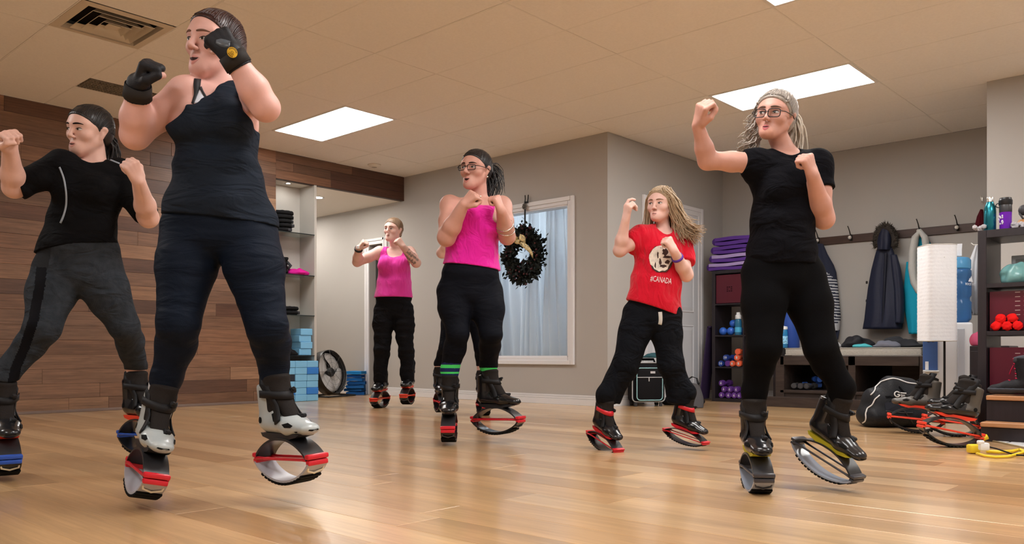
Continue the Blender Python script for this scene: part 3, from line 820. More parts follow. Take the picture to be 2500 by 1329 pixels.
# folded blue mats, each a thing
mp = on_y(850, 950, -.30)
mcol = [(.015, .10, .34), (.012, .085, .28), (.018, .12, .38), (.010, .075, .26), (.016, .13, .42), (.012, .08, .30), (.02, .22, .55)]
for k in range(7):
    m = mat('mat_blue_%d' % k, mcol[k], .7, bump=.4, bscale=150)
    ox, oy = rs.uniform(-.02, .02), rs.uniform(-.02, .02); rows = []
    for s in np.linspace(0, 1, 9):
        rows.append([((s - .5) * .30, (t - .5) * .36, .0015 * math.sin(s * 7 + k) + .0015 * math.sin(t * 9 + k * 2)) for t in np.linspace(0, 1, 9)])
    b = MB(); b.sheet(rows, .017); b.sheet([[(x * .985, y * .98, z + .0185) for x, y, z in rw] for rw in rows], .017)
    b.tube([(-.15, -.17, .018), (-.15, 0, .0185), (-.15, .17, .018)], .018, 8)
    o = b.build('folded_mat', m, None, smooth=True, angle=50); o.location = (mp.x + ox, mp.y + .13 + oy, .004 + k * .0445); o.rotation_euler.z = YAW + rs.uniform(-.1, .1); o.scale = (.74, .74, 1)
    tag(o, 'folded blue exercise mat behind the drum fan, %s of its pile' % ('bottom', 'second', 'third', 'fourth', 'fifth', 'sixth', 'top')[k], 'mat', 'folded blue mats')
# ---------------------------------------------------------------- window dressing
M_SHEER = bpy.data.materials.new('curtain_sheer'); M_SHEER.use_nodes = True
_n, _l = M_SHEER.node_tree.nodes, M_SHEER.node_tree.links; _n.remove(_n['Principled BSDF'])
_a, _b, _c, _m1, _m2 = (_n.new('ShaderNode' + k) for k in ('BsdfDiffuse', 'BsdfTranslucent', 'BsdfTransparent', 'MixShader', 'MixShader'))
_a.inputs[0].default_value = _b.inputs[0].default_value = (.88, .90, .93, 1); _m1.inputs[0].default_value = .45; _m2.inputs[0].default_value = .30
_l.new(_a.outputs[0], _m1.inputs[1]); _l.new(_b.outputs[0], _m1.inputs[2]); _l.new(_m1.outputs[0], _m2.inputs[1]); _l.new(_c.outputs[0], _m2.inputs[2]); _l.new(_m2.outputs[0], _n['Material Output'].inputs[0])
def curtain(name, x0, x1, y, z0, z1, seed, label, amp=.03, waves=7, flare=.0):
    q = random.Random(seed); ph = [q.uniform(0, 6) for _ in range(4)]; rows = []
    for t in np.linspace(0, 1, 14):
        row = []
        for s in np.linspace(0, 1, 70):
            sx = x0 + (x1 - x0) * (s + .03 * math.sin(s * 9 + t * 3 + ph[0]) + flare * t * (s - .5))
            row.append((sx, y + amp * 1.5 * math.sin(s * waves * 6.28 + ph[1] + 2.4 * math.sin(t * 1.3 + s * 6)) * (.6 + .4 * t) + .01 * math.sin(s * 31 + ph[2]), z1 + (z0 - z1) * t))
        rows.append(row)
    b = MB(); b.strip(rows); o = b.build(name, M_SHEER, None, smooth=True); return solo(o, label, 'curtain', 'sheer curtains')
curtain('sheer_curtain', 1.42, 2.02, .24, .45, 2.22, 3, 'sheer white curtain behind the left part of the window', .035, 6)
curtain('sheer_curtain', 2.12, 2.78, .22, .45, 2.22, 8, 'sheer white curtain behind the right part of the window', .04, 8)
curtain('sheer_curtain', 1.85, 2.35, .34, .45, 2.22, 12, 'gathered sheer curtain hanging in the middle behind the wreath', .03, 7)
r = thing('curtain_rod', (2.1, .28, 2.225), 0, 'thin white rod carrying the sheer curtains', 'rod'); MB().cyl((-.8, 0, 0), (.8, 0, 0), .012).build('bar', M_WHITE, r); MB().ball((.81, 0, 0), .02).build('finial', M_WHITE, r); MB().ball((-.81, 0, 0), .02).build('finial', M_WHITE, r)
r = thing('white_cabinet', (2.05, 1.2, 0), 0, 'pale cabinet standing in the room behind the window', 'cabinet'); mo = mat('office_white', (.7, .74, .8), .6)
MB().box((0, 0, .55), (.8, .4, 1.1), .004).build('carcass', mo, r)
for s in (-1, 1): MB().box((s * .2, -.208, .55), (.38, .016, 1.04), .003).build('door', mo, r); MB().box((s * .04, -.222, .7), (.012, .012, .12), .003).build('handle', M_FRAME, r)
# wreath on a black over-frame hanger
wc = on_y(1278, 622, -.07); r = thing('wreath', (wc.x, -.07, wc.z), 0, 'dark evergreen wreath with gold spotted bow hanging before the window', 'wreath')
mleaf = mat('wreath_leaf', (.007, .010, .008), .6); mber = mat('wreath_berry', (.055, .006, .010), .4)
q = random.Random(2); V = []; Fq = []
def leafs(n, rr, sz):
    for i in range(n):
        a = q.uniform(0, 6.283); e = q.gauss(0, .052); R0 = .205 + e * .9; c = Vector((R0 * math.cos(a), q.uniform(-.03, .045) - .01, R0 * 1.08 * math.sin(a)))
        d = Vector((math.cos(a + q.uniform(-1.3, 1.3)), q.uniform(-.8, .5), math.sin(a + q.uniform(-1.3, 1.3)))).normalized(); w = d.cross(Vector((q.uniform(-1, 1), q.uniform(-1, 1), q.uniform(-1, 1)))).normalized()
        L = sz * q.uniform(.6, 1.3); k = len(V)
        V.extend([c - d * L * .5, c + w * L * .28, c + d * L * .5, c - w * L * .28]); Fq.append((k, k + 1, k + 2, k + 3))
leafs(2600, .2, .06)
o = add_mesh('foliage', np.array([tuple(v) for v in V]), np.array(Fq), mleaf, r, smooth=False); o['kind'] = 'stuff'
b = MB()
for i in range(60):
    a = q.uniform(0, 6.283); R0 = .205 + q.gauss(0, .04); b.ball((R0 * math.cos(a), q.uniform(-.06, -.02), R0 * 1.08 * math.sin(a)), .011, 6)
o = b.build('berries', mber, r, smooth=True); o['kind'] = 'stuff'
MB().tube([(.20 * math.cos(a), 0, .216 * math.sin(a)) for a in np.linspace(0, 6.283, 30, endpoint=False)], .028, 8, closed=True).build('twig_ring', mat('twig', (.03, .02, .014), .9), r, smooth=True)
mgold = mat('ribbon_gold', (.62, .50, .26), .45, var=.9, vscale=45)
def ribbon_piece(pts, w, nm):
    b = MB(); rows = []; pts = [(p[0] * 1.25, p[1], p[2] * 1.15) for p in pts]; w = w * 1.3
    for i, p in enumerate(pts): rows.append([(p[0], p[1], p[2] + w / 2), (p[0] + .004, p[1] - .008, p[2]), (p[0], p[1], p[2] - w / 2)])
    b.sheet(rows, .003); b.build(nm, mgold, r, smooth=True)
ribbon_piece([(-.02, -.06, .13), (-.05, -.10, .16), (-.085, -.09, .165), (-.08, -.06, .15), (-.03, -.055, .12)], .05, 'bow_loop')
ribbon_piece([(-.01, -.06, .13), (.04, -.11, .15), (.08, -.10, .13), (.07, -.06, .11), (.0, -.055, .12)], .055, 'bow_loop')
ribbon_piece([(.0, -.07, .12), (.06, -.085, .08), (.12, -.075, .03), (.155, -.065, -.03)], .05, 'bow_tail')
MB().ball((-.005, -.08, .13), .026, 10).build('bow_knot', mgold, r, smooth=True)
hz = WZ1 + .095 - wc.z
b = MB(); b.box((0, .025, (hz + .2) / 2), (.022, .004, hz - .2), .001); b.tube([(0, .025, hz), (0, .03, hz + .03), (-.012, .04, hz + .07)], .006, 6); b.tube([(.03, .03, hz - .02), (.035, .035, hz + .03), (.03, .045, hz + .07)], .006, 6); b.box((.02, .03, hz - .01), (.05, .004, .02), .001)
b.build('hanger', mat('hanger_black', (.01, .01, .01), .5), r)
b = MB()
for a in np.linspace(0, 6.283, 8, endpoint=False): b.ball((.022 * math.cos(a), .016, hz - .055 + .026 * math.sin(a)), .011, 8)
b.ball((0, .014, hz - .055), .012, 8); o = b.build('hanger_flower', mat('flower_pewter', (.12, .11, .10), .4), r, smooth=True)
# ---------------------------------------------------------------- shelving, bench and coats (right of the hall)
M_ESP = mat('espresso_wood', (.017, .013, .017), .42, var=.25, vscale=5, stretch=(8, 8, 1)); M_ESP2 = mat('bench_wood', (.045, .032, .027), .55, var=.35, vscale=4, stretch=(1, 8, 8))
M_BIN = mat('bin_maroon', (.10, .008, .022), .35, alpha=.88); M_SLOT = mat('bin_slot', (.42, .32, .30), .6)
def cube_shelf(origin, cols, rows, cw, ch, depth, t_out, t_in, label, z0=0.0, rowh=None):
    r = thing('cube_shelf', origin, 0, label, 'shelf')
    W = cols * cw + (cols - 1) * t_in + 2 * t_out
    hs = rowh or [ch] * rows; Hh = sum(hs) + (rows - 1) * t_in + 2 * t_out
    for x in (t_out / 2, W - t_out / 2): MB().box((x, depth / 2, z0 + Hh / 2), (t_out, depth, Hh), .002).build('side_panel', M_ESP, r)
    MB().box((W / 2, depth / 2, z0 + Hh - t_out / 2), (W - 2 * t_out, depth, t_out), .002).build('top_panel', M_ESP, r)
    MB().box((W / 2, depth / 2, z0 + t_out / 2), (W - 2 * t_out, depth, t_out), .002).build('bottom_panel', M_ESP, r)
    z = z0 + t_out; fl_ = []
    for k in range(rows):
        fl_.append(z); z += hs[k]
        if k < rows - 1: MB().box((W / 2, depth / 2, z + t_in / 2), (W - 2 * t_out, depth - .004, t_in), .001).build('shelf_board', M_ESP, r); z += t_in
    for c in range(1, cols):
        x = t_out + c * cw + (c - .5) * t_in; z = z0 + t_out
        for k in range(rows): MB().box((x, depth / 2, z + hs[k] / 2), (t_in, depth - .006, hs[k] - .001)).build('divider', M_ESP, r); z += hs[k] + t_in
    return r, fl_
def bin_box(x, y, z, w, d, h, slots, label, m=None):
    r = thing('storage_bin', (x, y, z), 0, label, 'bin', 'maroon slotted bins'); b = MB(); t = .006
    front = M_BIN
    MB().box((0, d / 2, t / 2), (w, d, t)).build('base', front, r)
    for s in (-1, 1): MB().box((s * (w / 2 - t / 2), d / 2, h / 2), (t, d, h)).build('side', front, r)
    MB().box((0, d - t / 2, h / 2), (w - 2 * t, t, h)).build('back', front, r); MB().box((0, t / 2, h / 2), (w - 2 * t, t, h)).build('front', front, r)
    if slots == 'grid':
        for i in range(3):
            for k in range(6): MB().box((-.02 + .048 * i, -.0008, h * .40 + k * .0285), (.028, .002, .0045)).build('slot', M_SLOT, r)
    else:
        for i, k in ((-1, 0), (0, 1), (0, -1), (1, 0), (-1, 1), (1, 1), (-1, -1), (1, -1)): MB().box((.025 * i, -.0008, h * .5 + .022 * k), (.016, .002, .012), .0005).build('slot', mat('bin_hole', (.02, .003, .006), .8), r)
    return r
HEX = {}
def dumbbell(x, y, z, m, label, rz=0.0, r=.037, num=None, group=None, nm=None, roll=0.0):
    key = round(r, 3)
    if key not in HEX:
        def hexhead(y0, y1):
            b = MB(); b.prism([(r * math.cos(a), r * math.sin(a)) for a in np.linspace(.52, .52 + 2 * math.pi, 6, endpoint=False)], y0, y1, axis=1); 
            bmesh.ops.bevel(b.bm, geom=b.bm.edges[:], offset=.006, segments=2, affect='EDGES'); return b
        o1 = hexhead(-.095, -.04).build('head', M_ESP); o2 = MB().cyl((0, -.042, 0), (0, .042, 0), .014, n=10).build('grip', M_ESP); HEX[key] = (o1.data, o2.data); bpy.data.objects.remove(o1); bpy.data.objects.remove(o2)
    t = thing('dumbbell', (x, y, z), rz, label, 'dumbbell', group); t.rotation_euler.y = roll
    for k, (nmn, me) in enumerate((('head', HEX[key][0]), ('head', HEX[key][0]), ('grip', HEX[key][1]))):
        o = bpy.data.objects.new(nmn, me); link(o, t); o.material_slots[0].link = 'OBJECT'; o.material_slots[0].material = m if nmn == 'head' else (nm or m)
        if k == 1: o.rotation_euler.z = math.pi
    if num:
        cu = bpy.data.curves.new('number', 'FONT'); cu.body = num; cu.size = r * 1.15; cu.align_x = 'CENTER'; cu.align_y = 'CENTER'; cu.resolution_u = 1; cu.extrude = .0008; cu.offset = .001
        o = bpy.data.objects.new('number', cu); COL.objects.link(o); me = bpy.data.meshes.new_from_object(o.evaluated_get(bpy.context.evaluated_depsgraph_get())); bpy.data.objects.remove(o)
        o = bpy.data.objects.new('number', me); link(o, t); me.materials.clear(); me.materials.append(mat('number_white', (.7, .7, .72), .6)); o.location = (0, -.096, 0); o.rotation_euler = (math.pi / 2, 0, 0)
    return t
def bottle(name, loc, prof, parts, label, cat='bottle'):
    r = thing(name, loc, 0, label, cat)
    for nm, pf, m in parts: MB().lathe(pf, 20).build(nm, m, r, smooth=True, angle=40)
    return r
# ---- shelf by the door
b0 = on_z(1738, 980); SX, SY = b0.x, b0.y
cs, flz = cube_shelf((SX, SY, 0), 2, 4, .335, .335, .39, .038, .016, 'dark cube shelf of two columns with dumbbells and balls beside the white door')
def cellx(c): return SX + .038 + .335 / 2 + c * .351
bin_box(cellx(0), SY + .02, flz[3] + .001, .325, .35, .32, 'cross', 'maroon bin with cross-shaped slots in the top left cell of the shelf by the door')
bin_box(cellx(1), SY + .02, flz[3] + .001, .325, .35, .32, 'cross', 'maroon bin in the top right cell of the shelf by the door')
mbl = mat('ball_blue', (.04, .16, .68), .3, spec=.6)
for k, (dx, dy, dz) in enumerate(((-.115, .09, 0), (-.025, .10, 0), (-.03, .17, .085), (.075, .22, 0))):
    o = MB().ball((0, 0, 0), .045, 18).build('toning_ball', mbl, None, smooth=True); o.location = (cellx(0) + dx, SY + dy, flz[2] + .046 + dz)
    tag(o, ('shiny blue toning ball at the left end of the shelf cell', 'shiny blue toning ball between another ball and the blue bottle', 'shiny blue toning ball lying on top of two others', 'shiny blue toning ball half hidden behind the blue bottle')[k], 'ball', 'blue toning balls')
mbb = mat('bottle_blue_clear', (.05, .30, .55), .12, trans=.5); mwc = mat('cap_white', (.75, .78, .80), .4); mlab = mat('bottle_cyan', (.08, .45, .75), .3)
bottle('water_bottle', (cellx(0) + .085, SY + .06, flz[2] + .001), None, (('bottle_body', [(0, 0), (.036, 0), (.038, .01), (.038, .14), (.034, .165), (.026, .175), (0, .175)], mbb), ('label_band', [(.0385, .03), (.0392, .03), (.0392, .085), (.0385, .085)], mlab), ('cap', [(.026, .175), (.034, .178), (.034, .215), (.022, .225), (.02, .25), (0, .25)], mwc)), 'blue water bottle with white cap in the shelf by the door')
bottle('spice_jar', (cellx(1) - .11, SY + .08, flz[2] + .001), None, (('jar_body', [(0, 0), (.036, 0), (.038, .008), (.038, .125), (.03, .135), (0, .135)], mat('jar_brown', (.22, .10, .05), .4, var=.5, vscale=60)), ('lid', [(.032, .135), (.036, .136), (.036, .16), (0, .16)], mat('jar_lid', (.45, .36, .25), .4))), 'brown filled jar in the right column of the shelf by the door', 'jar')
m10 = mat('dumbbell_navy', (.015, .05, .28), .4); m8 = mat('dumbbell_orange', (.80, .14, .06), .4); mpu = mat('dumbbell_purple', (.12, .035, .26), .4); mrd = mat('dumbbell_red', (.62, .02, .03), .4); mgy = mat('dumbbell_grey', (.05, .05, .055), .5)
R_ = .037; z2 = flz[1] + R_ * .9
G1 = 'dumbbells in the shelf by the door'
for dx, dz, m, n, lb in ((-.105, 0, m10, '10', 'navy dumbbell marked 10 at the left end of the lower row'), (-.028, 0, mpu, None, 'dark violet dumbbell between the navy and orange ones'), (-.042, .066, m10, '10', 'navy dumbbell marked 10 lying on top of two others'),
                         (.042, 0, m8, '8', 'orange dumbbell marked 8 at the left of the orange ones'), (.118, 0, m8, '8', 'orange dumbbell marked 8 against the divider'), (.082, .066, m8, '8', 'orange dumbbell marked 8 lying on two others'), (.10, .132, m8, None, 'orange dumbbell tucked in above the divider end')):
    dumbbell(cellx(0) + dx, SY + .11, z2 + dz + .001, m, lb, num=n, group=G1, rz=rnd.uniform(-.12, .12))
for dx, dz, lb in ((-.12, 0, 'red dumbbell at the bottom of the right shelf column'), (-.07, .14, 'red dumbbell topmost of the three red ones'), (-.085, .068, 'red dumbbell between two other red ones')):
    dumbbell(cellx(1) + dx - .01, SY + .11, z2 + dz + .001, mrd, lb, num='5', group=G1)
for k, (dx, dz) in enumerate(((-.10, 0), (-.025, 0), (.05, 0), (.125, 0), (-.065, .065), (.012, .065), (.09, .065), (-.09, .132))):
    dumbbell(cellx(0) + dx, SY + .11, flz[0] + R_ * .9 + dz + .001, mpu, 'purple dumbbell in the bottom shelf cell, ' + ('left end of the lowest row', 'second of the lowest row', 'third of the lowest row', 'right end of the lowest row', 'first of the middle row', 'second of the middle row', 'last of the middle row', 'topmost')[k], num='6', group=G1, rz=rnd.uniform(-.15, .15))
dumbbell(cellx(1) - .12, SY + .11, flz[0] + R_ * .9 + .001, m10, 'navy dumbbell in the bottom right cell of the shelf by the door', group=G1)
# purple mats folded on top
mpl = mat('mat_purple', (.095, .035, .26), .6, bump=.3, bscale=120); mlt = mat('mat_lilac', (.36, .28, .55), .6)
zt = 1.48 - .002
zt = sum([.335] * 4) + .016 * 3 + .038 * 2
for k in range(4):
    h = (.085, .09, .09, .095)[k]; off = (-.055, -.02, -.0, .02)[k]
    r = thing('folded_mat', (SX + .34 + off, SY + .20, zt + .001), rnd.uniform(-.03, .03), 'purple folded yoga mat on the dark shelf, %s of its stack' % ('bottom', 'second', 'third', 'top')[k], 'mat', 'purple yoga mats')
    L = .66; n = 2
    for q in range(n):
        hh = h / n; rows = []
        for s in np.linspace(0, 1, 12): rows.append([(-L / 2 + L * s, -.19 + .37 * t, hh * q + .004 * math.sin(s * 9 + q * 2 + k) + .003) for t in (0, .5, 1)])
        b = MB(); b.sheet(rows, hh * .8); b.build('fold', mlt if q == n - 1 and k < 2 else mpl, r, smooth=True, angle=50)
    b = MB(); b.tube([(-L / 2, -.17, h / 2), (-L / 2, .17, h / 2)], h * .46, 10); b.build('rolled_edge', mpl, r, smooth=True)
    zt += h + .004
r = thing('leaning_mat', (SX - .10, SY + .1, 0), 0, 'thin dark violet mat leaning against the left side of the dark shelf', 'mat')
rows = [[(-.045 + .10 * t, y_, .02 + .82 * t) for y_ in (-.10, 0, .10)] for t in np.linspace(0, 1, 5)]
b = MB(); b.sheet(rows, .014); b.build('sheet', mat('mat_violet', (.04, .025, .07), .7), r, smooth=True, angle=40); MB().tube([(.055, -.10, .835), (.055, .1, .835)], .012, 8).build('rolled_edge', MATS['mat_violet'], r, smooth=True)
# ---- rolling suitcase and tote behind the red girl
sp_ = on_z(1584, 993); mk = mat('suitcase_black', (.010, .010, .012), .7, bump=.5, bscale=250); mt = mat('piping_teal', (.30, .55, .60), .5); mgp = mat('piping_grey', (.5, .52, .55), .5)
r = thing('suitcase', (sp_.x, sp_.y, 0), YAW + .12, 'black rolling suitcase with pale piping standing before the white door', 'suitcase')
MB().box((0, .10, .245), (.34, .20, .40), .035, seg=3).build('shell', mk, r, smooth=True, angle=50)
MB().box((.0, -.012, .225), (.27, .05, .33), .03, seg=3).build('front_pocket', mk, r, smooth=True, angle=50)
def rrect(x0, x1, z0, z1, y, rad, n=6):
    P = []
    for cx_, cz_, a0 in ((x1 - rad, z1 - rad, 0), (x0 + rad, z1 - rad, 90), (x0 + rad, z0 + rad, 180), (x1 - rad, z0 + rad, 270)):
        for k in range(n): a = math.radians(a0 + 90 * k / (n - 1)); P.append((cx_ + rad * math.cos(a), y, cz_ + rad * math.sin(a)))
    return P
MB().tube(rrect(-.168, .168, .048, .442, .005, .04), .006, 6, closed=True).build('piping', mgp, r, smooth=True)
MB().tube(rrect(-.132, .132, .065, .388, -.034, .035), .0055, 6, closed=True).build('piping', mt, r, smooth=True)
b = MB(); b.tube([(-.13, -.04, .295), (.13, -.04, .295)], .004, 6); b.build('zip', mgp, r); b = MB(); b.box((-.01, -.043, .275), (.01, .004, .04), .001); b.build('zip_pull', mgp, r)
MB().box((.03, -.040, .345), (.05, .004, .022), .001).build('badge', mat('badge_silver', (.55, .55, .57), .35), r)
b = MB(); b.tube([(-.09, .10, .44), (-.08, .10, .475), (.08, .10, .475), (.09, .10, .44)], .012, 8); b.build('handle', mk, r, smooth=True)
for sx in (-.13, .13): MB().cyl((sx - .015, .17, .028), (sx + .015, .17, .028), .027, n=14).build('wheel', mgy, r); MB().box((sx, .02, .022), (.03, .03, .042), .004).build('foot', mgy, r)
o = heap('lunch_bag', (sp_.x + .02 , sp_.y + .07, .490), .15, .07, .06, mat('bag_teal_dark', (.03, .09, .11), .7), 31, rz=YAW, res=.006); solo(o, 'flat dark teal bag lying on the suitcase', 'bag')
bp_ = on_z(1655, 990); o = heap('duffel_bag', (bp_.x, bp_.y + .1, 0), .24, .14, .30, mk, 37, rz=YAW, res=.009); solo(o, 'slumped black bag on the floor beside the suitcase', 'bag')
tp_ = on_z(1692, 997); mtg = mat('tote_grey', (.085, .085, .095), .55, bump=.4, bscale=30)
r = thing('tote_bag', (tp_.x, tp_.y, 0), YAW - .1, 'grey open tote bag with black handle beside the white door', 'bag')
rows = []
for t in np.linspace(0, 1, 8):
    w, d = .105 - .02 * t + .012 * math.sin(t * 5), .07 - .02 * t; row = []
    for a in np.linspace(0, 2 * math.pi, 20, endpoint=False):
        ca, sa = math.cos(a), math.sin(a); row.append((math.copysign(abs(ca) ** .5, ca) * w, math.copysign(abs(sa) ** .6, sa) * d + .07, .005 + .235 * t + .01 * math.sin(a * 3 + 1) * t))
    rows.append(row)
b = MB(); b.strip(rows, close=True); b.bm.faces.new([v for v in list(b.bm.verts)[:20]][::-1]); b.build('sack', mtg, r, smooth=True, angle=60)
MB().box((0, .0, .15), (.035, .006, .012), .001).build('snap', mat('snap_dark', (.02, .02, .02), .4), r)
for y_ in (.025, .115): MB().tube([(-.06, y_, .225), (-.045, y_, .275), (-.0, y_ + .01, .305), (.045, y_, .29), (.06, y_, .225)], .010, 8, flat=(1, .4, (0, 1, 0))).build('handle', mk, r, smooth=True)
# ---- bench with cushion
BY = 1.22; bx0 = on_y(1893, 950, BY).x; bx1 = on_y(2258, 950, BY).x; BW = bx1 - bx0
r = thing('bench', (bx0, BY, 0), 0, 'dark wooden storage bench with a pale cushion under the coat hooks', 'bench')
BD = .46; ztop = .51
for x in (.045, BW * .54, BW - .025): MB().box((x, BD / 2, (ztop + .0) / 2), (.09 if x < .1 else (.07 if x < BW - .1 else .04), BD, ztop), .004).build('upright', M_ESP2, r)
MB().box((BW / 2, .02, ztop - .045), (BW - .1, .04, .09), .003).build('top_rail', M_ESP2, r)
MB().box((BW / 2, BD / 2, ztop - .012), (BW - .02, BD - .02, .022)).build('seat_board', M_ESP2, r)
MB().box((BW / 2, BD / 2, .155), (BW - .1, BD, .03), .003).build('shelf_board', M_ESP2, r); MB().box((BW / 2, .03, .10), (BW - .1, .03, .085), .003).build('lower_rail', M_ESP2, r)
MB().box((BW / 2 - .04, -.03, .05), (BW + .10, .07, .10), .004).build('plinth', M_ESP2, r)
MB().box((BW / 2, BD + .002, .30), (BW - .02, .012, .40)).build('back_panel', mat('bench_inside_shade', (.012, .009, .008), .7), r)  # added near-black panel, its colour stands in for the shade inside the bench
for c0, c1 in ((.10, BW * .52), (BW * .56, BW - .05)): MB().box(((c0 + c1) / 2 + .09, BD - .01, .30), ((c1 - c0) * .62, .02, .26)).build('back_panel', M_ESP2, r)
cu_ = thing('bench_cushion', (bx0 + .10, BY, ztop), 0, 'pale grey woven cushion on the bench with piped edges', 'cushion'); mcu = mat('cushion_weave', (.40, .39, .36), .9, bump=.8, bscale=220, var=.12, vscale=90)
CW = BW - .13
MB().box((CW / 2, BD / 2 - .01, .042), (CW, BD - .03, .076), .014, seg=3).build('pad', mcu, cu_, smooth=True, angle=50)
for z in (.010, .074): MB().tube([(.0, .006, z), (CW, .006, z), (CW, BD - .026, z), (.0, BD - .026, z)], .005, 6, closed=True).build('piping', mat('cushion_piping', (.30, .29, .27), .9), cu_)
ZS = ztop + .083
def onbench(u, dy=.2): return on_y(u, 850, BY + dy).x
o = MB().lathe([(0, 0), (.085, 0), (.09, .006), (.09, .60), (.085, .606), (.03, .606), (0, .60)], 28).build('foam_roller', mat('roller_blue', (.02, .07, .33), .45), None, smooth=True, angle=40); o.location = (onbench(1930, .25), BY + .25, ZS); solo(o, 'tall blue foam roller standing on the left end of the bench', 'roller')
bottle('water_bottle', (onbench(1915, .12), BY + .11, ZS), None, (('bottle_body', [(0, 0), (.034, 0), (.037, .01), (.037, .16), (.032, .185), (0, .19)], mat('bottle_blue_bright', (.03, .28, .62), .15, trans=.35)), ('label_band', [(.0372, .04), (.038, .04), (.038, .12), (.0372, .12)], mat('bottle_pattern', (.25, .55, .8), .3, var=.9, vscale=60)), ('cap', [(.032, .186), (.036, .19), (.036, .215), (.0, .222)], mwc)), 'blue patterned water bottle with white cap at the left end of the bench')
mjk = mat('jacket_black', (.018, .018, .022), .6, bump=.5, bscale=60); mgc = mat('cloth_slate', (.15, .16, .20), .8)
solo(heap('jacket', (onbench(2086), BY + .24, ZS), .14, .13, .16, mjk, 41, res=.007), 'crumpled black jacket lying in the middle of the bench', 'jacket')
solo(heap('teal_towel', (onbench(2108, .06), BY + .07, ZS), .085, .035, .03, mat('towel_teal', (.08, .42, .48), .9), 43, res=.005, fold=.004), 'small folded teal towel on the edge of the bench', 'towel')
solo(heap('white_cloth', (onbench(2036, .14), BY + .16, ZS), .06, .06, .09, mat('cloth_offwhite', (.55, .56, .58), .8), 44, res=.006), 'small off-white cloth beside the black jacket on the bench', 'cloth')
solo(heap('dark_clothes', (onbench(2200), BY + .27, ZS), .19, .14, .13, mat('cloth_dark_slate', (.035, .037, .042), .8), 47, n=12, res=.007), 'heap of dark grey clothes on the right half of the bench', 'clothes')
solo(heap('grey_shirt', (onbench(2165, .1), BY + .075, ZS), .13, .06, .09, mgc, 49, res=.006), 'slate grey shirt in front of the dark clothes on the bench', 'shirt')
for k, (u, z, m, rz, lb) in enumerate(((1962, .216, mbl, .9, 'blue dumbbell lying slanted under the bench'), (1975, .275, mbl, -.5, 'blue dumbbell resting on another under the bench'), (1942, .212, mgy, .2, 'grey dumbbell at the left end under the bench'), (1960, .212, mgy, .1, 'grey dumbbell in front of the blue ones under the bench'), (1979, .212, mgy, -.1, 'grey dumbbell furthest right under the bench'))):
    dumbbell(on_y(u, 940, BY + .1).x, BY + (.30 if k < 2 else .11), z, m, lb, rz=rz + (1.2 if k < 2 else 0), r=.032, group='dumbbells under the bench')
# ---- coat rack and what hangs on it
rk0 = on_y(1985, 590, YC); rk1 = on_y(2388, 555, YC); RZ = (on_y(2200, 566, YC).z + on_y(2200, 584, YC).z) / 2 + .012
rk = thing('coat_rack', ((rk0.x + rk1.x) / 2, YC, RZ), 0, 'dark wooden coat rail with metal hooks on the far wall', 'rack')
MB().box((0, -.011, 0), (rk1.x - rk0.x, .022, .085), .003).build('board', mat('rack_wood', (.055, .028, .020), .45, var=.3, vscale=3, stretch=(1, 8, 8)), rk)
mhk = mat('hook_iron', (.03, .028, .027), .4, metal=.6); mkn = mat('hook_knob', (.7, .68, .64), .2, metal=.3)
for u in (2001, 2080, 2163, 2247, 2340):
    hx = on_y(u, 570, YC).x - rk.location.x; h = empty('hook', (hx, 0, 0), parent=rk)
    MB().box((0, -.024, .01), (.022, .006, .07), .002).build('plate', mhk, h); MB().tube([(0, -.025, .03), (0, -.05, .045), (.0, -.07, .075), (-.008, -.085, .115), (-.014, -.088, .13)], [.006, .006, .0055, .005, .006], 8).build('prong', mhk, h, smooth=True)
    MB().tube([(0, -.025, 0), (0, -.05, -.015), (0, -.062, .0)], .006, 8).build('lower_prong', mhk, h, smooth=True); MB().ball((0, -.066, .008), .020, 12).build('knob', mkn, h, smooth=True)
for x in (-.9, -.42, .1, .62): MB().cyl((x, -.021, .0), (x, -.025, .0), .007, n=10).build('screw', mhk, rk)
r = thing('wall_hook', tuple(on_y(2398, 490, YC)), 0, 'single metal hook on the wall above the end of the coat rail', 'hook'); MB().box((0, -.003, 0), (.02, .006, .06), .002).build('plate', mkn, r); MB().tube([(0, -.005, -.01), (0, -.04, -.025), (0, -.055, .01), (0, -.05, .04)], .006, 8).build('prong', mkn, r, smooth=True)
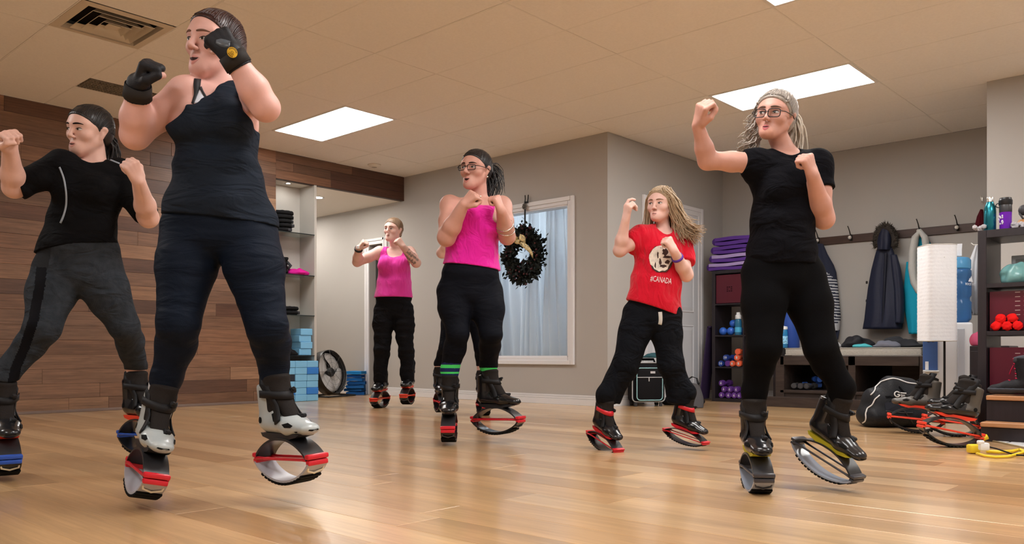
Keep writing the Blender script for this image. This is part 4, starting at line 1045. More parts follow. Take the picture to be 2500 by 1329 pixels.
def hang(name, rows, y, depth, m, parent=None, amp=.012, folds_=5, seed=1, mi=None, closed=True):
    """hanging cloth: rows of (v, left u, right u) read at distance y, given a body and folds"""
    q = random.Random(seed); ph = q.uniform(0, 6); V = []; n = 40; nv = 34 if mi is None else 130
    rows = np.array(rows, float); vv = np.linspace(rows[0, 0], rows[-1, 0], nv)
    for v in vv:
        ul, ur = np.interp(v, rows[:, 0], rows[:, 1]), np.interp(v, rows[:, 0], rows[:, 2])
        a, c = on_y(ul, v, y), on_y(ur, v, y); t = (v - vv[0]) / (vv[-1] - vv[0])
        for k in range(n):
            an = 2 * math.pi * k / n; f = (1 - math.cos(an)) / 2; s = math.sin(an)
            dd = depth * (.45 + .75 * t)
            fo = amp * (.3 + .9 * t) * math.sin(f * folds_ * 6.28 + ph + t * 1.3 + .8 * math.sin(t * 5))
            V.append((a.x + (c.x - a.x) * f, y - abs(s) ** .7 * dd - fo * abs(s) if s >= 0 else y + abs(s) * .012, a.z + (c.z - a.z) * f))
    F = []
    R = len(vv)
    for i in range(R - 1):
        for k in range(n): F.append((i * n + k, i * n + (k + 1) % n, (i + 1) * n + (k + 1) % n, (i + 1) * n + k))
    # caps
    V = np.array(V); c0, c1 = V[:n].mean(0), V[-n:].mean(0); V = np.vstack([V, c0, c1 + (0, 0, .01)])
    for k in range(n): F.append((R * n, (k + 1) % n, k, k)); F.append((R * n + 1, (R - 1) * n + k, (R - 1) * n + (k + 1) % n, (R - 1) * n + (k + 1) % n))
    F = np.array(F); idx = None
    if mi is not None: idx = mi(V[F].mean(1))
    bm = bmesh.new(); vs = [bm.verts.new(p) for p in V]
    for i, f in enumerate(F):
        try: fc = bm.faces.new([vs[j] for j in dict.fromkeys(f)]); fc.material_index = 0 if idx is None else int(idx[i]); fc.smooth = True
        except ValueError: pass
    bmesh.ops.recalc_face_normals(bm, faces=bm.faces[:])
    me = bpy.data.meshes.new(name); bm.to_mesh(me); bm.free()
    for k in (m if isinstance(m, list) else [m]): me.materials.append(k)
    o = bpy.data.objects.new(name, me); return link(o, parent)
YH = YC - .075
mnv = mat('parka_navy', (.020, .024, .048), .5, bump=.6, bscale=35); mfur = mat('fur_dark', (.045, .038, .034), .9)
r = thing('parka', (0, 0, 0), 0, 'navy parka with a fur-edged hood hanging from the coat rail', 'coat')
hang('coat_body', [(598, 2146, 2176), (620, 2138, 2184), (660, 2128, 2188), (705, 2120, 2198), (750, 2115, 2206), (780, 2112, 2206), (804, 2108, 2203)], YH - .03, .10, mnv, r, .008, 3, 3)
hang('sleeve', [(622, 2174, 2190), (660, 2178, 2200), (710, 2184, 2207), (760, 2186, 2208), (790, 2188, 2206)], YH - .09, .06, mnv, r, .004, 2, 5)
hang('placket', [(616, 2159, 2166), (700, 2156, 2163), (800, 2152, 2160)], YH - .12, .02, mat('parka_dark', (.010, .012, .024), .5), r, .001, 1, 6)
hang('hood', [(552, 2154, 2168), (565, 2147, 2176), (590, 2144, 2178), (612, 2148, 2176)], YH - .03, .10, mnv, r, .01, 2, 4)
# fur: short pointed tufts around the hood edge
q = random.Random(9); V = []; Fq = []
for i in range(520):
    t = q.uniform(-.15, 1.15) * math.pi; cu_u, cu_v = 2162 + 24 * math.cos(t) + q.gauss(0, 2.2), 588 - 36 * math.sin(t) + q.gauss(0, 3)
    c = on_y(cu_u, cu_v, YH - .05 - q.uniform(0, .05)); d = Vector((math.cos(t) + q.gauss(0, .5), q.gauss(-.4, .5), math.sin(t) + q.gauss(0, .5))).normalized(); w = d.orthogonal().normalized(); L = q.uniform(.02, .045); k = len(V)
    V.extend([c - w * .006, c + w * .006, c + d * L]); Fq.append((k, k + 1, k + 2))
o = add_mesh('fur_trim', np.array([tuple(v) for v in V]), np.array(Fq), mat('fur_mix', (.07, .06, .05), .9, var=.9, vscale=60), r, smooth=False); o['kind'] = 'stuff'
b = MB(); b.tube([on_y(2162 + 23 * math.cos(t), 588 - 34 * math.sin(t), YH - .06) for t in np.linspace(-.15, 1.15, 16) * math.pi], .035, 8); b.build('fur_roll', mfur, r, smooth=True)
for v in (690, 735, 780): p0 = on_y(2116, v, YH - .06); MB().box(tuple(p0), (.02, .012, .03), .004).build('toggle', mhk, r)
mst, msd = mat('knit_pale', (.50, .52, .55), .9, bump=.6, bscale=150), mat('knit_navy', (.03, .035, .06), .9, bump=.6, bscale=150)
zr = on_y(2025, 655, YC).z
def stripes(C):
    st = (np.sin((C[:, 2] + .12 * C[:, 0]) * 6.283 / .032) > 0); low = C[:, 2] < on_y(2040, 790, YC).z
    return np.where(C[:, 2] > zr - .02 + (C[:, 0] - on_y(2020, 650, YC).x) * -.9, 1, np.where(low, 0, st.astype(int)))
r = thing('cardigan', (0, 0, 0), 0, 'striped grey and navy cardigan hanging behind the girl in black', 'cardigan')
hang('knit_body', [(596, 1996, 2010), (620, 1990, 2020), (648, 1984, 2036), (665, 1982, 2042), (720, 1984, 2048), (775, 1990, 2053), (808, 1996, 2050)], YH, .09, [mst, msd], r, .012, 4, 7, mi=stripes)
hang('tie', [(806, 2036, 2050), (830, 2040, 2046)], YH - .02, .02, msd, r, .002, 1, 8)
mtl = mat('jacket_turquoise', (.015, .35, .52), .7, bump=.3, bscale=60)
r = thing('turquoise_jacket', (0, 0, 0), 0, 'turquoise jacket hanging below the white scarf on the coat rail', 'jacket')
hang('jacket_body', [(575, 2240, 2262), (610, 2226, 2280), (650, 2214, 2286), (700, 2207, 2290), (745, 2206, 2290), (775, 2212, 2288)], YH + .04, .045, mtl, r, .012, 3, 10)
hang('sleeve', [(640, 2213, 2240), (700, 2207, 2250), (760, 2210, 2254), (800, 2217, 2253), (816, 2220, 2250)], YH - .01, .045, mtl, r, .006, 2, 11)
mkw = mat('knit_white', (.56, .57, .55), .95, bump=1.0, bscale=90)
r = thing('scarf', (0, 0, 0), 0, 'white knitted loop scarf hanging from the coat rail', 'scarf')
b = MB(); P = [on_y(u, v, YH - .035) for u, v in ((2247, 566), (2235, 580), (2229, 615), (2228, 655), (2233, 690), (2243, 712), (2253, 716), (2262, 700), (2265, 660), (2263, 615), (2258, 580))]
b.tube(P, [.045, .05, .055, .058, .055, .045, .042, .045, .05, .05, .046], 12, closed=True, flat=(1, .7, (0, 1, 0))); o = b.build('knit_loop', mkw, r, smooth=True)
for s in np.linspace(.0, 1, 22):
    pass
o = hang('maroon_hat', [(512, 2394, 2400), (530, 2386, 2404), (556, 2381, 2406)], YC - .05, .07, mat('hat_maroon', (.10, .012, .02), .8), None, .006, 2, 14); solo(o, 'maroon knitted hat hanging at the end of the coat rail', 'hat')
# ---- paper floor lamp
LY = 6.45; lb_ = at(2287, 866 + CAM_H * FPX / LY, LY); zt_, zb_ = at(2287, 601, LY).z, at(2287, 833, LY).z
r = thing('floor_lamp', (lb_.x, lb_.y, 0), YAW + .0, 'tall white paper floor lamp with a black pole beside the water cooler', 'lamp')
mpp = mat('rice_paper', (.84, .86, .90), .85, bump=.5, bscale=45, sss=0.0)
rows = []; q = random.Random(4); NR = 26
for i in range(NR * 4 + 1):
    t = i / (NR * 4); bul = .0009 * abs(math.sin(math.pi * i / 4)); row = []
    for k in range(32):
        a = 2 * math.pi * k / 32 + .5; ca, sa = math.cos(a), math.sin(a); w = .119 + bul + .0016 * math.sin(k * 2.7 + i * 1.9) * math.sin(i * .37 + k * .3) * (1 if i % 4 else 0)
        row.append((w * math.copysign(abs(ca) ** .45, ca), w * .95 * math.copysign(abs(sa) ** .45, sa), zb_ + (zt_ - zb_) * t))
    rows.append(row)
b = MB(); b.strip(rows, close=True); b.build('paper_shade', mpp, r, smooth=True)
for z in (zb_, zt_): MB().tube([(.120 * math.copysign(abs(math.cos(a)) ** .45, math.cos(a)), .114 * math.copysign(abs(math.sin(a)) ** .45, math.sin(a)), z) for a in np.linspace(0, 2 * math.pi, 32, endpoint=False)], .003, 6, closed=True).build('rim_wire', mkn, r, smooth=True)
MB().cyl((.06, 0, .02), (.06, 0, zt_ - .1), .0085, n=12).build('pole', mat('lamp_black', (.01, .01, .01), .4), r); MB().lathe([(0, 0), (.13, 0), (.13, .014), (.02, .022), (0, .022)], 28, c=(.06, 0, 0)).build('base', MATS['lamp_black'], r, smooth=True, angle=40)
b = MB(); b.tube([(-.12, 0, zt_ - .1), (.12, 0, zt_ - .1)], .003, 6); b.tube([(0, -.115, zt_ - .1), (0, .115, zt_ - .1)], .003, 6); b.build('shade_spider', mkn, r)
# ---- water cooler and jug
WY = 6.78; wp = at(2316, 866 + CAM_H * FPX / WY, WY); wz = at(2316, 788, WY).z
r = thing('water_cooler', (wp.x, wp.y, 0), YAW - math.radians(24), 'white water cooler with a blue tap panel behind the paper lamp', 'cooler'); mww = mat('cooler_white', (.66, .68, .72), .35); mbp = mat('cooler_blue', (.05, .11, .30), .4)
MB().box((0, .17, wz / 2), (.35, .34, wz), .02, seg=3).build('cabinet', mww, r, smooth=True, angle=40)
MB().box((-.135, -.004, wz - .24), (.11, .012, .30), .004).build('tap_panel', mbp, r); MB().box((.09, -.003, wz / 2), (.05, .01, wz - .1), .004).build('ridge', mat('cooler_shade', (.45, .48, .54), .4), r)
for x in (-.15, -.115): MB().tube([(x, -.01, wz - .13), (x, -.04, wz - .13), (x, -.045, wz - .16)], .009, 8).build('tap', mhk, r, smooth=True)
MB().box((-.16, -.012, wz - .355), (.025, .006, .07), .001).build('sticker', mat('sticker_white', (.75, .76, .8), .5), r); MB().box((-.13, -.012, wz - .40), (.12, .05, .012), .003).build('drip_tray', mww, r)
jz = at(2330, 626, WY).z
r = thing('water_jug', (*at(2327, 0, WY + .17).xy, wz + .001), YAW, 'large clear blue water jug upturned on the cooler', 'jug'); mj = mat('jug_blue', (.10, .28, .62), .12, trans=.55, ior=1.2); mj2 = mat('jug_pale', (.15, .48, .85), .15, trans=.4, ior=1.2); JH = jz - wz; J = .138
MB().lathe([(.09, 0), (.115, .006), (J - .004, .03), (J, .05), (J, .17), (J - .012, .19), (J - .012, .21), (J, .23), (J, .33), (J - .012, .35), (J - .008, .37), (J, .40), (J, JH * .80), (J - .01, JH * .82)], 28).build('jug_body', mj, r, smooth=True, angle=60)
MB().lathe([(J - .012, JH * .82), (J - .004, JH * .835), (J - .004, JH - .02), (J - .02, JH), (0, JH)], 28).build('jug_base', mj2, r, smooth=True, angle=40)
def flat_text(s, size, m, parent, loc, rot, name='lettering'):
    cu = bpy.data.curves.new(name, 'FONT'); cu.body = s; cu.size = size; cu.align_x = 'CENTER'; cu.resolution_u = 2; cu.extrude = .0006
    o = bpy.data.objects.new(name, cu); COL.objects.link(o); me = bpy.data.meshes.new_from_object(o.evaluated_get(bpy.context.evaluated_depsgraph_get())); bpy.data.objects.remove(o)
    me.materials.clear(); me.materials.append(m); o = bpy.data.objects.new(name, me); link(o, parent); o.location = loc; o.rotation_euler = rot; return o
mlw = mat('print_jug_white', (.8, .84, .9), .5)
jl = .40 * JH + .03
flat_text('ROCKY MT', .028, mlw, r, (.075, -.128, jl + .06), (math.pi / 2, 0, math.radians(30)))
b = MB(); b.prism([(-.030, 0), (-.012, .03), (-.004, .018), (.008, .045), (.034, 0)], -.001, .001, axis=1); o = b.build('logo', mlw, r); o.location = (.075, -.129, jl + .09); o.rotation_euler.z = math.radians(30)
r = thing('paper_card', tuple(at(2340, 625, WY + .1)), YAW + .1, 'white folded card standing on top of the water jug', 'card'); b = MB(); b.sheet([[(-.032, 0, .0), (.03, .0, .0)], [(-.03, .006, .05), (.034, .006, .055)], [(-.02, .016, .10), (.045, .016, .105)]], .003); b.build('leaf', mlw, r); b = MB(); b.sheet([[(-.032, .02, .0), (.03, .02, .0)], [(-.02, .018, .10), (.045, .018, .105)]], .003); b.build('leaf', mlw, r)
o = hang('white_towel', [(600, 2382, 2390), (640, 2366, 2390), (690, 2362, 2390), (735, 2363, 2390), (770, 2376, 2390)], YD + .34, .06, mat('towel_white', (.66, .68, .72), .9, bump=.5, bscale=100), None, .01, 2, 21); solo(o, 'white towel hanging between the water jug and the tall dark shelf', 'towel')
_hk = on_y(2377, 596, YD + .34); r = thing('wall_hook', (XD, YD + .34, _hk.z - .01), 0, 'small hook on the return wall holding the white towel', 'hook'); MB().tube([(0, 0, 0), (_hk.x - XD, 0, 0), (_hk.x - XD - .02, 0, .02)], .006, 8).build('prong', mkn, r, smooth=True); MB().box((-.003, 0, 0), (.006, .02, .05), .002).build('plate', mkn, r)
o = hang('black_scarf', [(738, 2364, 2376), (766, 2366, 2376)], YD + .30, .03, mjk, None, .004, 1, 22); solo(o, 'black cloth tip hanging below the white towel', 'cloth')
# dark cabinet edge with pink things behind the tall shelf
cq = at(2378, 866 + CAM_H * FPX / 6.2, 6.2); r = thing('side_cabinet', (cq.x, cq.y, 0), 0, 'low black cabinet half hidden behind the tall dark shelf', 'cabinet'); cz = at(2378, 845, 6.2).z
MB().box((.10, .15, cz / 2), (.26, .30, cz), .004).build('carcass', M_ESP, r); MB().box((.10, -.006, cz / 2 - .01), (.24, .012, cz - .06), .002).build('door', M_ESP, r)
solo(heap('pink_bag', (cq.x + .03, cq.y + .12, cz), .08, .07, .16, mat('cloth_rose', (.55, .10, .20), .7), 61, res=.006), 'small rose pink bag on the low black cabinet', 'bag')
# ---- tall shelf at the right edge
t0 = on_z(2387, 1064); TX, TY = t0.x, t0.y; TH = at(2387, 567, t0_Y := ((TY - CAMY) / ray(2387)[1])).z
rowz = [at(2387, v, t0_Y).z for v in (965, 820, 808, 703, 693, 582)]
hs_ = [rowz[1] - .05, rowz[3] - rowz[2], rowz[5] - rowz[4]]
ts, tfl = cube_shelf((TX, TY, 0), 3, 3, .37, 0, .39, .05, .028, 'tall dark shelf at the right edge with bins, boots and bottles', rowh=[hs_[0], hs_[1], hs_[2]])
TOP = sum(hs_) + .156
def tcell(c): return TX + .05 + .185 + c * .398
for rw, lb in ((1, 'maroon slotted bin in the middle cell of the tall dark shelf'), (0, 'maroon slotted bin in the bottom cell of the tall dark shelf, behind the winter boots')):
    rb = bin_box(tcell(0), TY + .05, tfl[rw] + (.001 if rw else .22), .355, .31, .255 if rw else .30, 'grid', lb)
bin_box(tcell(1), TY + .05, tfl[1] + .001, .355, .31, .255, 'grid', 'maroon slotted bin in the second column of the tall dark shelf')
mrb = mat('ball_red', (.70, .012, .012), .8)
for k, (dx, dz) in enumerate(((-.135, .031), (-.075, .031), (-.015, .031), (-.11, .078), (-.045, .08), (.06, .034))):
    o = blob('red_ball', [ball((0, 0, 0), .030)], .005, mrb, None, post=folds(.012, 70 + k, (160, 160, 160))); o.location = (tcell(0) + dx, TY + .026 if k < 3 else TY + .03, tfl[1] + dz + .002); o.scale = (1, .55, 1)
    tag(o, 'red fluffy ball in the tall shelf, ' + ('left of the lower row', 'middle of the lower row', 'right of the lower row', 'left of the upper two', 'right of the upper two', 'set apart on the right')[k], 'ball', 'red fluffy balls')
# upper cell: frosted bag, stones, green bottle, white frame
mbg = mat('bag_aqua', (.25, .55, .56), .25, trans=.35, alpha=.9)
pb = heap('plastic_bag', (tcell(0) - .03, TY + .14, tfl[2]), .105, .10, .18, mbg, 66, n=12, res=.006, fold=.02); solo(pb, 'crinkled aqua plastic bag in the top cell of the tall shelf', 'bag')
r = thing('picture_frame', (tcell(0) + .02, TY + .33, tfl[2]), 0, 'white framed panel standing behind the aqua bag', 'frame'); MB().box((0, 0, .101), (.26, .012, .20), .004).build('frame_border', mww, r); MB().box((0, -.008, .101), (.21, .004, .15), .002).build('panel', mat('panel_grey', (.40, .40, .40), .7), r)
for k, dx in enumerate((-.05, .01)):
    o = blob('stone', [Pr((0, 0, 0), (.02, 0, .004), (.024, .020), (.018, .016), k=.01)], .005, mat('stone_%d' % k, ((.10, .09, .08), (.50, .44, .36))[k], .8), None, post=folds(.006, 80 + k, (60, 60, 60))); o.location = (tcell(0) + dx - .02, TY + .28, tfl[2] + .205 - .185 + .015); tag(o, ('dark grey stone in the top cell of the tall shelf', 'pale tan stone in the top cell of the tall shelf')[k], 'stone', 'stones in the shelf')
    o.location = (tcell(0) + dx - .02, TY + .22, tfl[2] + .022)
mgn = mat('bottle_green', (.03, .50, .05), .15, trans=.25)
bottle('green_bottle', (tcell(0) + .10, TY + .08, tfl[2] + .001), None, (('bottle_body', [(0, 0), (.036, 0), (.038, .01), (.038, .12), (.03, .155), (.016, .175), (.014, .19), (0, .19)], mgn), ('label_band', [(.0384, .03), (.039, .03), (.039, .10), (.0384, .10)], mwc), ('cap', [(.014, .19), (.018, .192), (.018, .22), (0, .222)], mwc)), 'bright green bottle with pale label in the top cell of the tall shelf')
# on top: steel bottle, purple shaker, crystals, brown ornament
zt2 = TOP + .001
bottle('steel_bottle', (on_y(2417, 560, TY + .12).x, TY + .12, zt2), None, (('bottle_body', [(0, 0), (.034, 0), (.0365, .006), (.0365, .13), (.034, .16), (.024, .185), (.020, .195), (0, .195)], mat('steel_teal', (.02, .20, .26), .22, metal=.75)), ('cap', [(.020, .195), (.022, .196), (.022, .222), (.02, .226), (0, .226)], mat('steel_plain', (.65, .64, .62), .25, metal=1))), 'slim teal steel bottle with silver cap on top of the tall shelf')
sh = bottle('shaker_bottle', (on_y(2455, 560, TY + .12).x, TY + .12, zt2), None, (('cup', [(0, 0), (.033, 0), (.035, .008), (.036, .118), (0, .118)], mat('shaker_purple', (.18, .02, .50), .12, trans=.25)), ('sleeve', [(.0365, .118), (.037, .12), (.037, .165), (.0365, .166), (0, .166)], mat('shaker_grey', (.03, .03, .035), .4)), ('lid', [(.038, .166), (.040, .17), (.040, .196), (.036, .20), (.034, .212), (0, .214)], mat('shaker_black', (.008, .008, .010), .4))), 'purple shaker bottle with black lid on top of the tall shelf')
MB().tube([(-.038 + -.018 * math.sin(a) , 0, .168 + .014 * math.cos(a)) for a in np.linspace(0, math.pi, 9)], .003, 6).build('carry_loop', MATS['shaker_black'], sh, smooth=True)
q = random.Random(6); mpt = mat('shaker_print', (.65, .6, .75), .5); b = MB()
for k in range(14):
    a = q.uniform(3.3, 4.7); z = q.uniform(.02, .11); b.ball((.0362 * math.cos(a), .0362 * math.sin(a), z), .0055, 6, sc=(1, 1, 1.3))
o = b.build('print', mpt, sh, smooth=True); o['kind'] = 'stuff'
mcr = mat('crystal', (.75, .74, .78), .1, trans=.5, ior=1.4)
for k, (u, dy, s) in enumerate(((2384, .06, 1.0), (2488, .10, 1.2))):
    b = MB(); q = random.Random(k + 3)
    for i in range(9):
        v = bmesh.ops.create_icosphere(b.bm, subdivisions=1, radius=.016 * s * q.uniform(.7, 1.2))['verts']; bmesh.ops.translate(b.bm, vec=(q.uniform(-.03, .03) * s, q.uniform(-.02, .02), .014 + q.uniform(0, .02) * s), verts=v)
    o = b.build('glass_ornament', mcr); o.location = (on_y(u, 560, TY + dy).x + (.02 if k == 0 else 0), TY + dy, zt2); o['label'] = ('clear glass ornament at the left end on top of the tall shelf', 'clear glass ornament to the right of the purple shaker')[k]; o['category'] = 'ornament'; o['group'] = 'glass ornaments'; o['kind'] = 'thing'
r = thing('acorn_ornament', (on_y(2499, 545, TY + .16).x, TY + .16, zt2), 0, 'brown round ornament with a grey stalk at the end of the shelf top', 'ornament'); MB().lathe([(0, 0), (.02, .002), (.036, .02), (.038, .045), (.028, .065), (0, .07)], 18).build('nut', mat('acorn_brown', (.35, .16, .05), .4), r, smooth=True); MB().tube([(0, 0, .068), (-.012, 0, .09), (-.024, 0, .11)], .006, 8).build('stalk', mgy, r, smooth=True); MB().ball((.0, .02, .13), .035, 12).build('tassel', mgy, r, smooth=True)
# wooden-nosed steps in front of the shelf
for k, (v, u0, dy, lbl) in enumerate(((966, 2407, .24, 'upper dark step with an oak nosing under the winter boots'), (1031, 2393, .38, 'lower dark step with an oak nosing at the foot of the tall shelf'))):
    yf = TY - dy; p0 = on_y(u0, v, yf); hgt = p0.z; r = thing('step', (p0.x, yf, 0), 0, lbl, 'step', 'steps before the tall shelf'); dpt = dy - .004 + (0 if k == 0 else -.24 - .002)
    MB().box((.75, .006 + dpt / 2, (hgt - .03) / 2), (1.5, dpt - .014, hgt - .03), .002).build('riser', M_ESP, r); MB().box((.75, dpt / 2, hgt - .014), (1.5, dpt, .028), .004).build('nosing', mat('nosing_oak', (.45, .22, .10), .4, var=.2, vscale=4, stretch=(1, 10, 10)), r)
    if k == 0: STEPZ, STEPY = hgt, yf
# winter boots on the upper step
mwb, mws, mlc = mat('winter_boot_black', (.010, .010, .013), .6, bump=.4, bscale=150), mat('winter_boot_sole', (.05, .055, .07), .6), mat('lace_red', (.45, .01, .05), .6)
for k, u in enumerate((2476, 2535)):
    bx = on_y(u, 960, STEPY + .08 + .06 * k).x; r = thing('winter_boot', (bx, STEPY + .07 + .105 * k, STEPZ + .001), math.radians(187 + 2 * k), ('black winter boot with red laces nearest the shelf side', 'black winter boot with red laces at the edge of the view')[k], 'boot', 'winter boots'); r.scale = (.88, .88, .92)
    pr = [Pr((-.08, 0, .07), (.03, 0, .06), (.045, .048), (.045, .04), X=(0, 1, 0), cap=.05, k=.02), Pr((.03, 0, .055), (.115, 0, .045), (.05, .042), (.038, .028), X=(0, 1, 0), cap=.04, k=.02), Pr((-.075, 0, .08), (-.06, 0, .25), (.045, .055), (.052, .06), X=(0, 1, 0), cap=.02, k=.02)]
    blob('upper', pr, .006, mwb, r, clips=[((0, 0, .03), (0, 0, -1)), ((0, 0, .262), (-.2, 0, 1))]); blob('sole', [p.grow(.007) for p in pr[:2]], .006, mws, r, clips=[((0, 0, .002), (0, 0, -1)), ((0, 0, .05), (0, 0, 1))])
    for i in range(6):
        z = .10 + i * .026; c = np.array([.02 - i * .012, 0, z]); q_, ok = march(pr, [c + (.2, y_, .08) for y_ in (-.022, 0, .022)], unit((-1, 0, -.4))); q2, ok = march(pr, [c + (.2, y_, .08 + (.012 if y_ else 0)) for y_ in (-.022, 0, .022)], unit((-1, 0, -.4)))
        MB().tube([tuple(x + np.array([.004, 0, 0])) for x in q_], .004, 6).build('lace', mlc, r, smooth=True)
    MB().tube([(.005, -.04, .20), (.02, -.055, .17), (.03, -.05, .14)], .004, 6).build('lace', mlc, r, smooth=True)
    blob('cuff', [Pr((-.06, 0, .235), (-.056, 0, .258), (.05, .05), (.064, .064), X=(0, 1, 0), cap=.012, k=.01)], .006, mws, r)
# tiles of the entrance
P = [on_z(2404, 1078), on_z(2500, 1097)]
ft = S(MB().box((0, 0, 0), (.01, .01, .002)).build('floor_tiles', mat('tile_grout', (.35, .34, .33), .8))); bpy.data.objects.remove(ft)
b = MB(); A_, B_ = on_z(2396, 1073), on_z(2600, 1117); C_, D_ = Vector((B_.x, TY - .1, 0)), Vector((A_.x, TY - .1, 0))
vs = [b.bm.verts.new((p.x, p.y, z)) for z in (.0005, .004) for p in (A_, B_, C_, D_)]
b.bm.faces.new(vs[4:]); b.bm.faces.new(vs[:4][::-1]); [b.bm.faces.new((vs[i], vs[(i + 1) % 4], vs[4 + (i + 1) % 4], vs[4 + i])) for i in range(4)]
ft = S(b.build('floor_entrance', MATS['tile_grout'])); mtl_ = mat('tile_pale', (.62, .63, .64), .35)
for k in range(3):
    t0_, t1_ = k / 3 + .012, (k + 1) / 3 - .012; b = MB(); e = .012
    def q_(t, s): a = A_.lerp(B_, t); c = D_.lerp(C_, t); return a.lerp(c, s)
    pl = [q_(t0_, .05), q_(t1_, .05), q_(t1_, .97), q_(t0_, .97)]
    vs = [b.bm.verts.new((p.x, p.y, z)) for z in (.003, .007) for p in pl]; b.bm.faces.new(vs[4:]); [b.bm.faces.new((vs[i], vs[(i + 1) % 4], vs[4 + (i + 1) % 4], vs[4 + i])) for i in range(4)]
    b.build('tile', mtl_, ft)
b = MB(); b.tube([A_ + Vector((0, 0, .004)), B_ + Vector((0, 0, .004))], .006, 6); b.build('edge_strip', mat('strip_brass', (.35, .28, .16), .4, metal=.5), ft)
# ---- gym bag
GY = 5.9; g0 = at(2185, 866 + CAM_H * FPX / GY, GY)
r = thing('gym_bag', (g0.x, g0.y, 0), YAW, 'black gym bag with white piping and a round logo beside the boots', 'bag'); S_ = GY / FPX
def gp(u, v, y=0.0): return ((u - 2185) * S_, y, CAM_H + (CY - v) * S_)
gpr = [Pr(gp(2154, 1000, .12), gp(2232, 985, .14), (.115, .15), (.15, .15), X=(0, 1, 0), cap=.085, k=.04), Pr(gp(2186, 956, .12), gp(2240, 962, .13), (.10, .10), (.11, .11), X=(0, 1, 0), cap=.07, k=.05), Pr(gp(2140, 1018, .12), gp(2252, 1016, .12), (.15, .14), (.085, .09), X=(0, 1, 0), cap=.075, k=.03)]
mgb = mat('gym_bag_black', (.010, .011, .014), .55, bump=.5, bscale=120, var=.3, vscale=14)
gb = blob('bag_body', gpr, .008, mgb, r, clips=[((0, 0, .002), (0, 0, -1))], post=folds(.006, 91, (14, 14, 14)))
mpw = mat('piping_white', (.68, .68, .68), .6); mnet = mat('bag_mesh', (.004, .004, .005), .9)
def gline(nm, px, rad, m, off=.004, n=26):
    px = np.array(px, float); t = np.linspace(0, 1, len(px)); q = np.linspace(0, 1, n); Q = np.stack([np.interp(q, t, px[:, 0]), np.interp(q, t, px[:, 1])], 1)
    for _ in range(2): Q[1:-1] = (Q[:-2] + 2 * Q[1:-1] + Q[2:]) / 4
    p_, ok = march(gpr, [np.array(gp(u, v, -.3)) for u, v in Q], (0, 1, 0)); p_ = p_[ok]
    if len(p_) < 4: return None
    b = MB(); b.tube([tuple(x - np.array([0, off, 0])) for x in p_], rad, 6); return b.build(nm, m, r, smooth=True)
gline('piping', [(2134, 966), (2148, 952), (2160, 940), (2174, 928), (2190, 924), (2206, 928), (2222, 936), (2245, 938)], .005, mpw)
gline('piping', [(2112, 1034), (2106, 1016), (2110, 992), (2120, 978)], .005, mpw); gline('piping', [(2120, 1036), (2118, 1012), (2124, 998), (2134, 990), (2140, 975), (2152, 966)], .005, mpw)
gline('strap', [(2190, 975), (2203, 1000), (2215, 1020), (2230, 1036)], .006, MATS['hook_iron']); gline('seam', [(2160, 1004), (2200, 1008), (2225, 1008)], .004, mgy)
def gpoly(nm, pts, m, off=.006):
    p_, ok = march(gpr, [np.array(gp(u, v, -.3)) for u, v in pts], (0, 1, 0)); b = MB(); vs = [b.bm.verts.new(tuple(x - np.array([0, off, 0]))) for x in p_]; c = b.bm.verts.new(tuple(np.mean(p_, 0) - np.array([0, off + .004, 0])))
    for i in range(len(vs)): b.bm.faces.new((vs[i], vs[(i + 1) % len(vs)], c))
    return b.build(nm, m, r)
gpoly('mesh_pocket', [(2158, 946), (2200, 944), (2214, 965), (2205, 972), (2165, 972)], mnet); gpoly('net_pocket', [(2160, 985), (2196, 978), (2206, 1005), (2160, 1003)], mat('bag_net', (.02, .022, .03), .8))
gline('logo_ring', [(2190 + 6.5 * math.cos(a), 963 - 6.5 * math.sin(a)) for a in np.linspace(.5, 5.9, 14)], .0045, mpw, .010, 20)
gline('logo_bar', [(2190, 964), (2196, 964)], .004, mpw, .011, 4); gline('logo_line', [(2198, 960), (2212, 961)], .0045, mpw, .010, 6); gline('logo_line', [(2198, 965), (2213, 966)], .0035, mpw, .010, 6); gline('logo_line', [(2199, 969), (2210, 969)], .003, mpw, .010, 6)
MB().tube([gp(2252, 936, .10), gp(2262, 925, .08), gp(2270, 935, .06), gp(2270, 950, .06)], .007, 8).build('carry_loop', mgb, r, smooth=True)
# ---- yellow extension lead with a plug, black flex
cp = [on_z(u, v) for u, v in ((2408, 1108), (2440, 1110), (2470, 1108), (2490, 1104), (2510, 1112), (2530, 1122))]
r = thing('extension_lead', (0, 0, 0), 0, 'yellow extension lead with a triple socket on the floor by the boots', 'cord'); mye = mat('lead_yellow', (.75, .55, .02), .45)
e0 = on_z(2376, 1108)
MB().box((e0.x, e0.y, .026), (.055, .05, .046), .01, rz=YAW, seg=2).build('socket_head', mye, r, smooth=True, angle=40); MB().tube([Vector((p.x, p.y, .012)) for p in cp], .009, 8).build('cable', mye, r, smooth=True)
e1 = on_z(2394, 1083); MB().tube([(e1.x - .02, e1.y, .012), (e1.x + .01, e1.y + .02, .03), (e1.x + .03, e1.y + .03, .04)], [.014, .018, .016], 8).build('second_socket', mye, r, smooth=True)
cp2 = [on_z(u, v) for u, v in ((2385, 1112), (2405, 1118), (2430, 1121), (2460, 1120), (2495, 1110), (2520, 1108))]; MB().tube([Vector((p.x, p.y, .009)) for p in cp2], .007, 8).build('cable', mye, r, smooth=True)
p1 = on_z(2402, 1112); r = thing('white_plug', (p1.x, p1.y, 0), YAW, 'white plug with a thin black flex on the yellow lead', 'plug'); MB().box((0, 0, .045), (.05, .03, .04), .008, seg=2).build('plug_body', mwc, r, smooth=True, angle=40); MB().box((-.02, -.005, .068), (.035, .02, .02), .005).build('plug_clip', mwc, r)
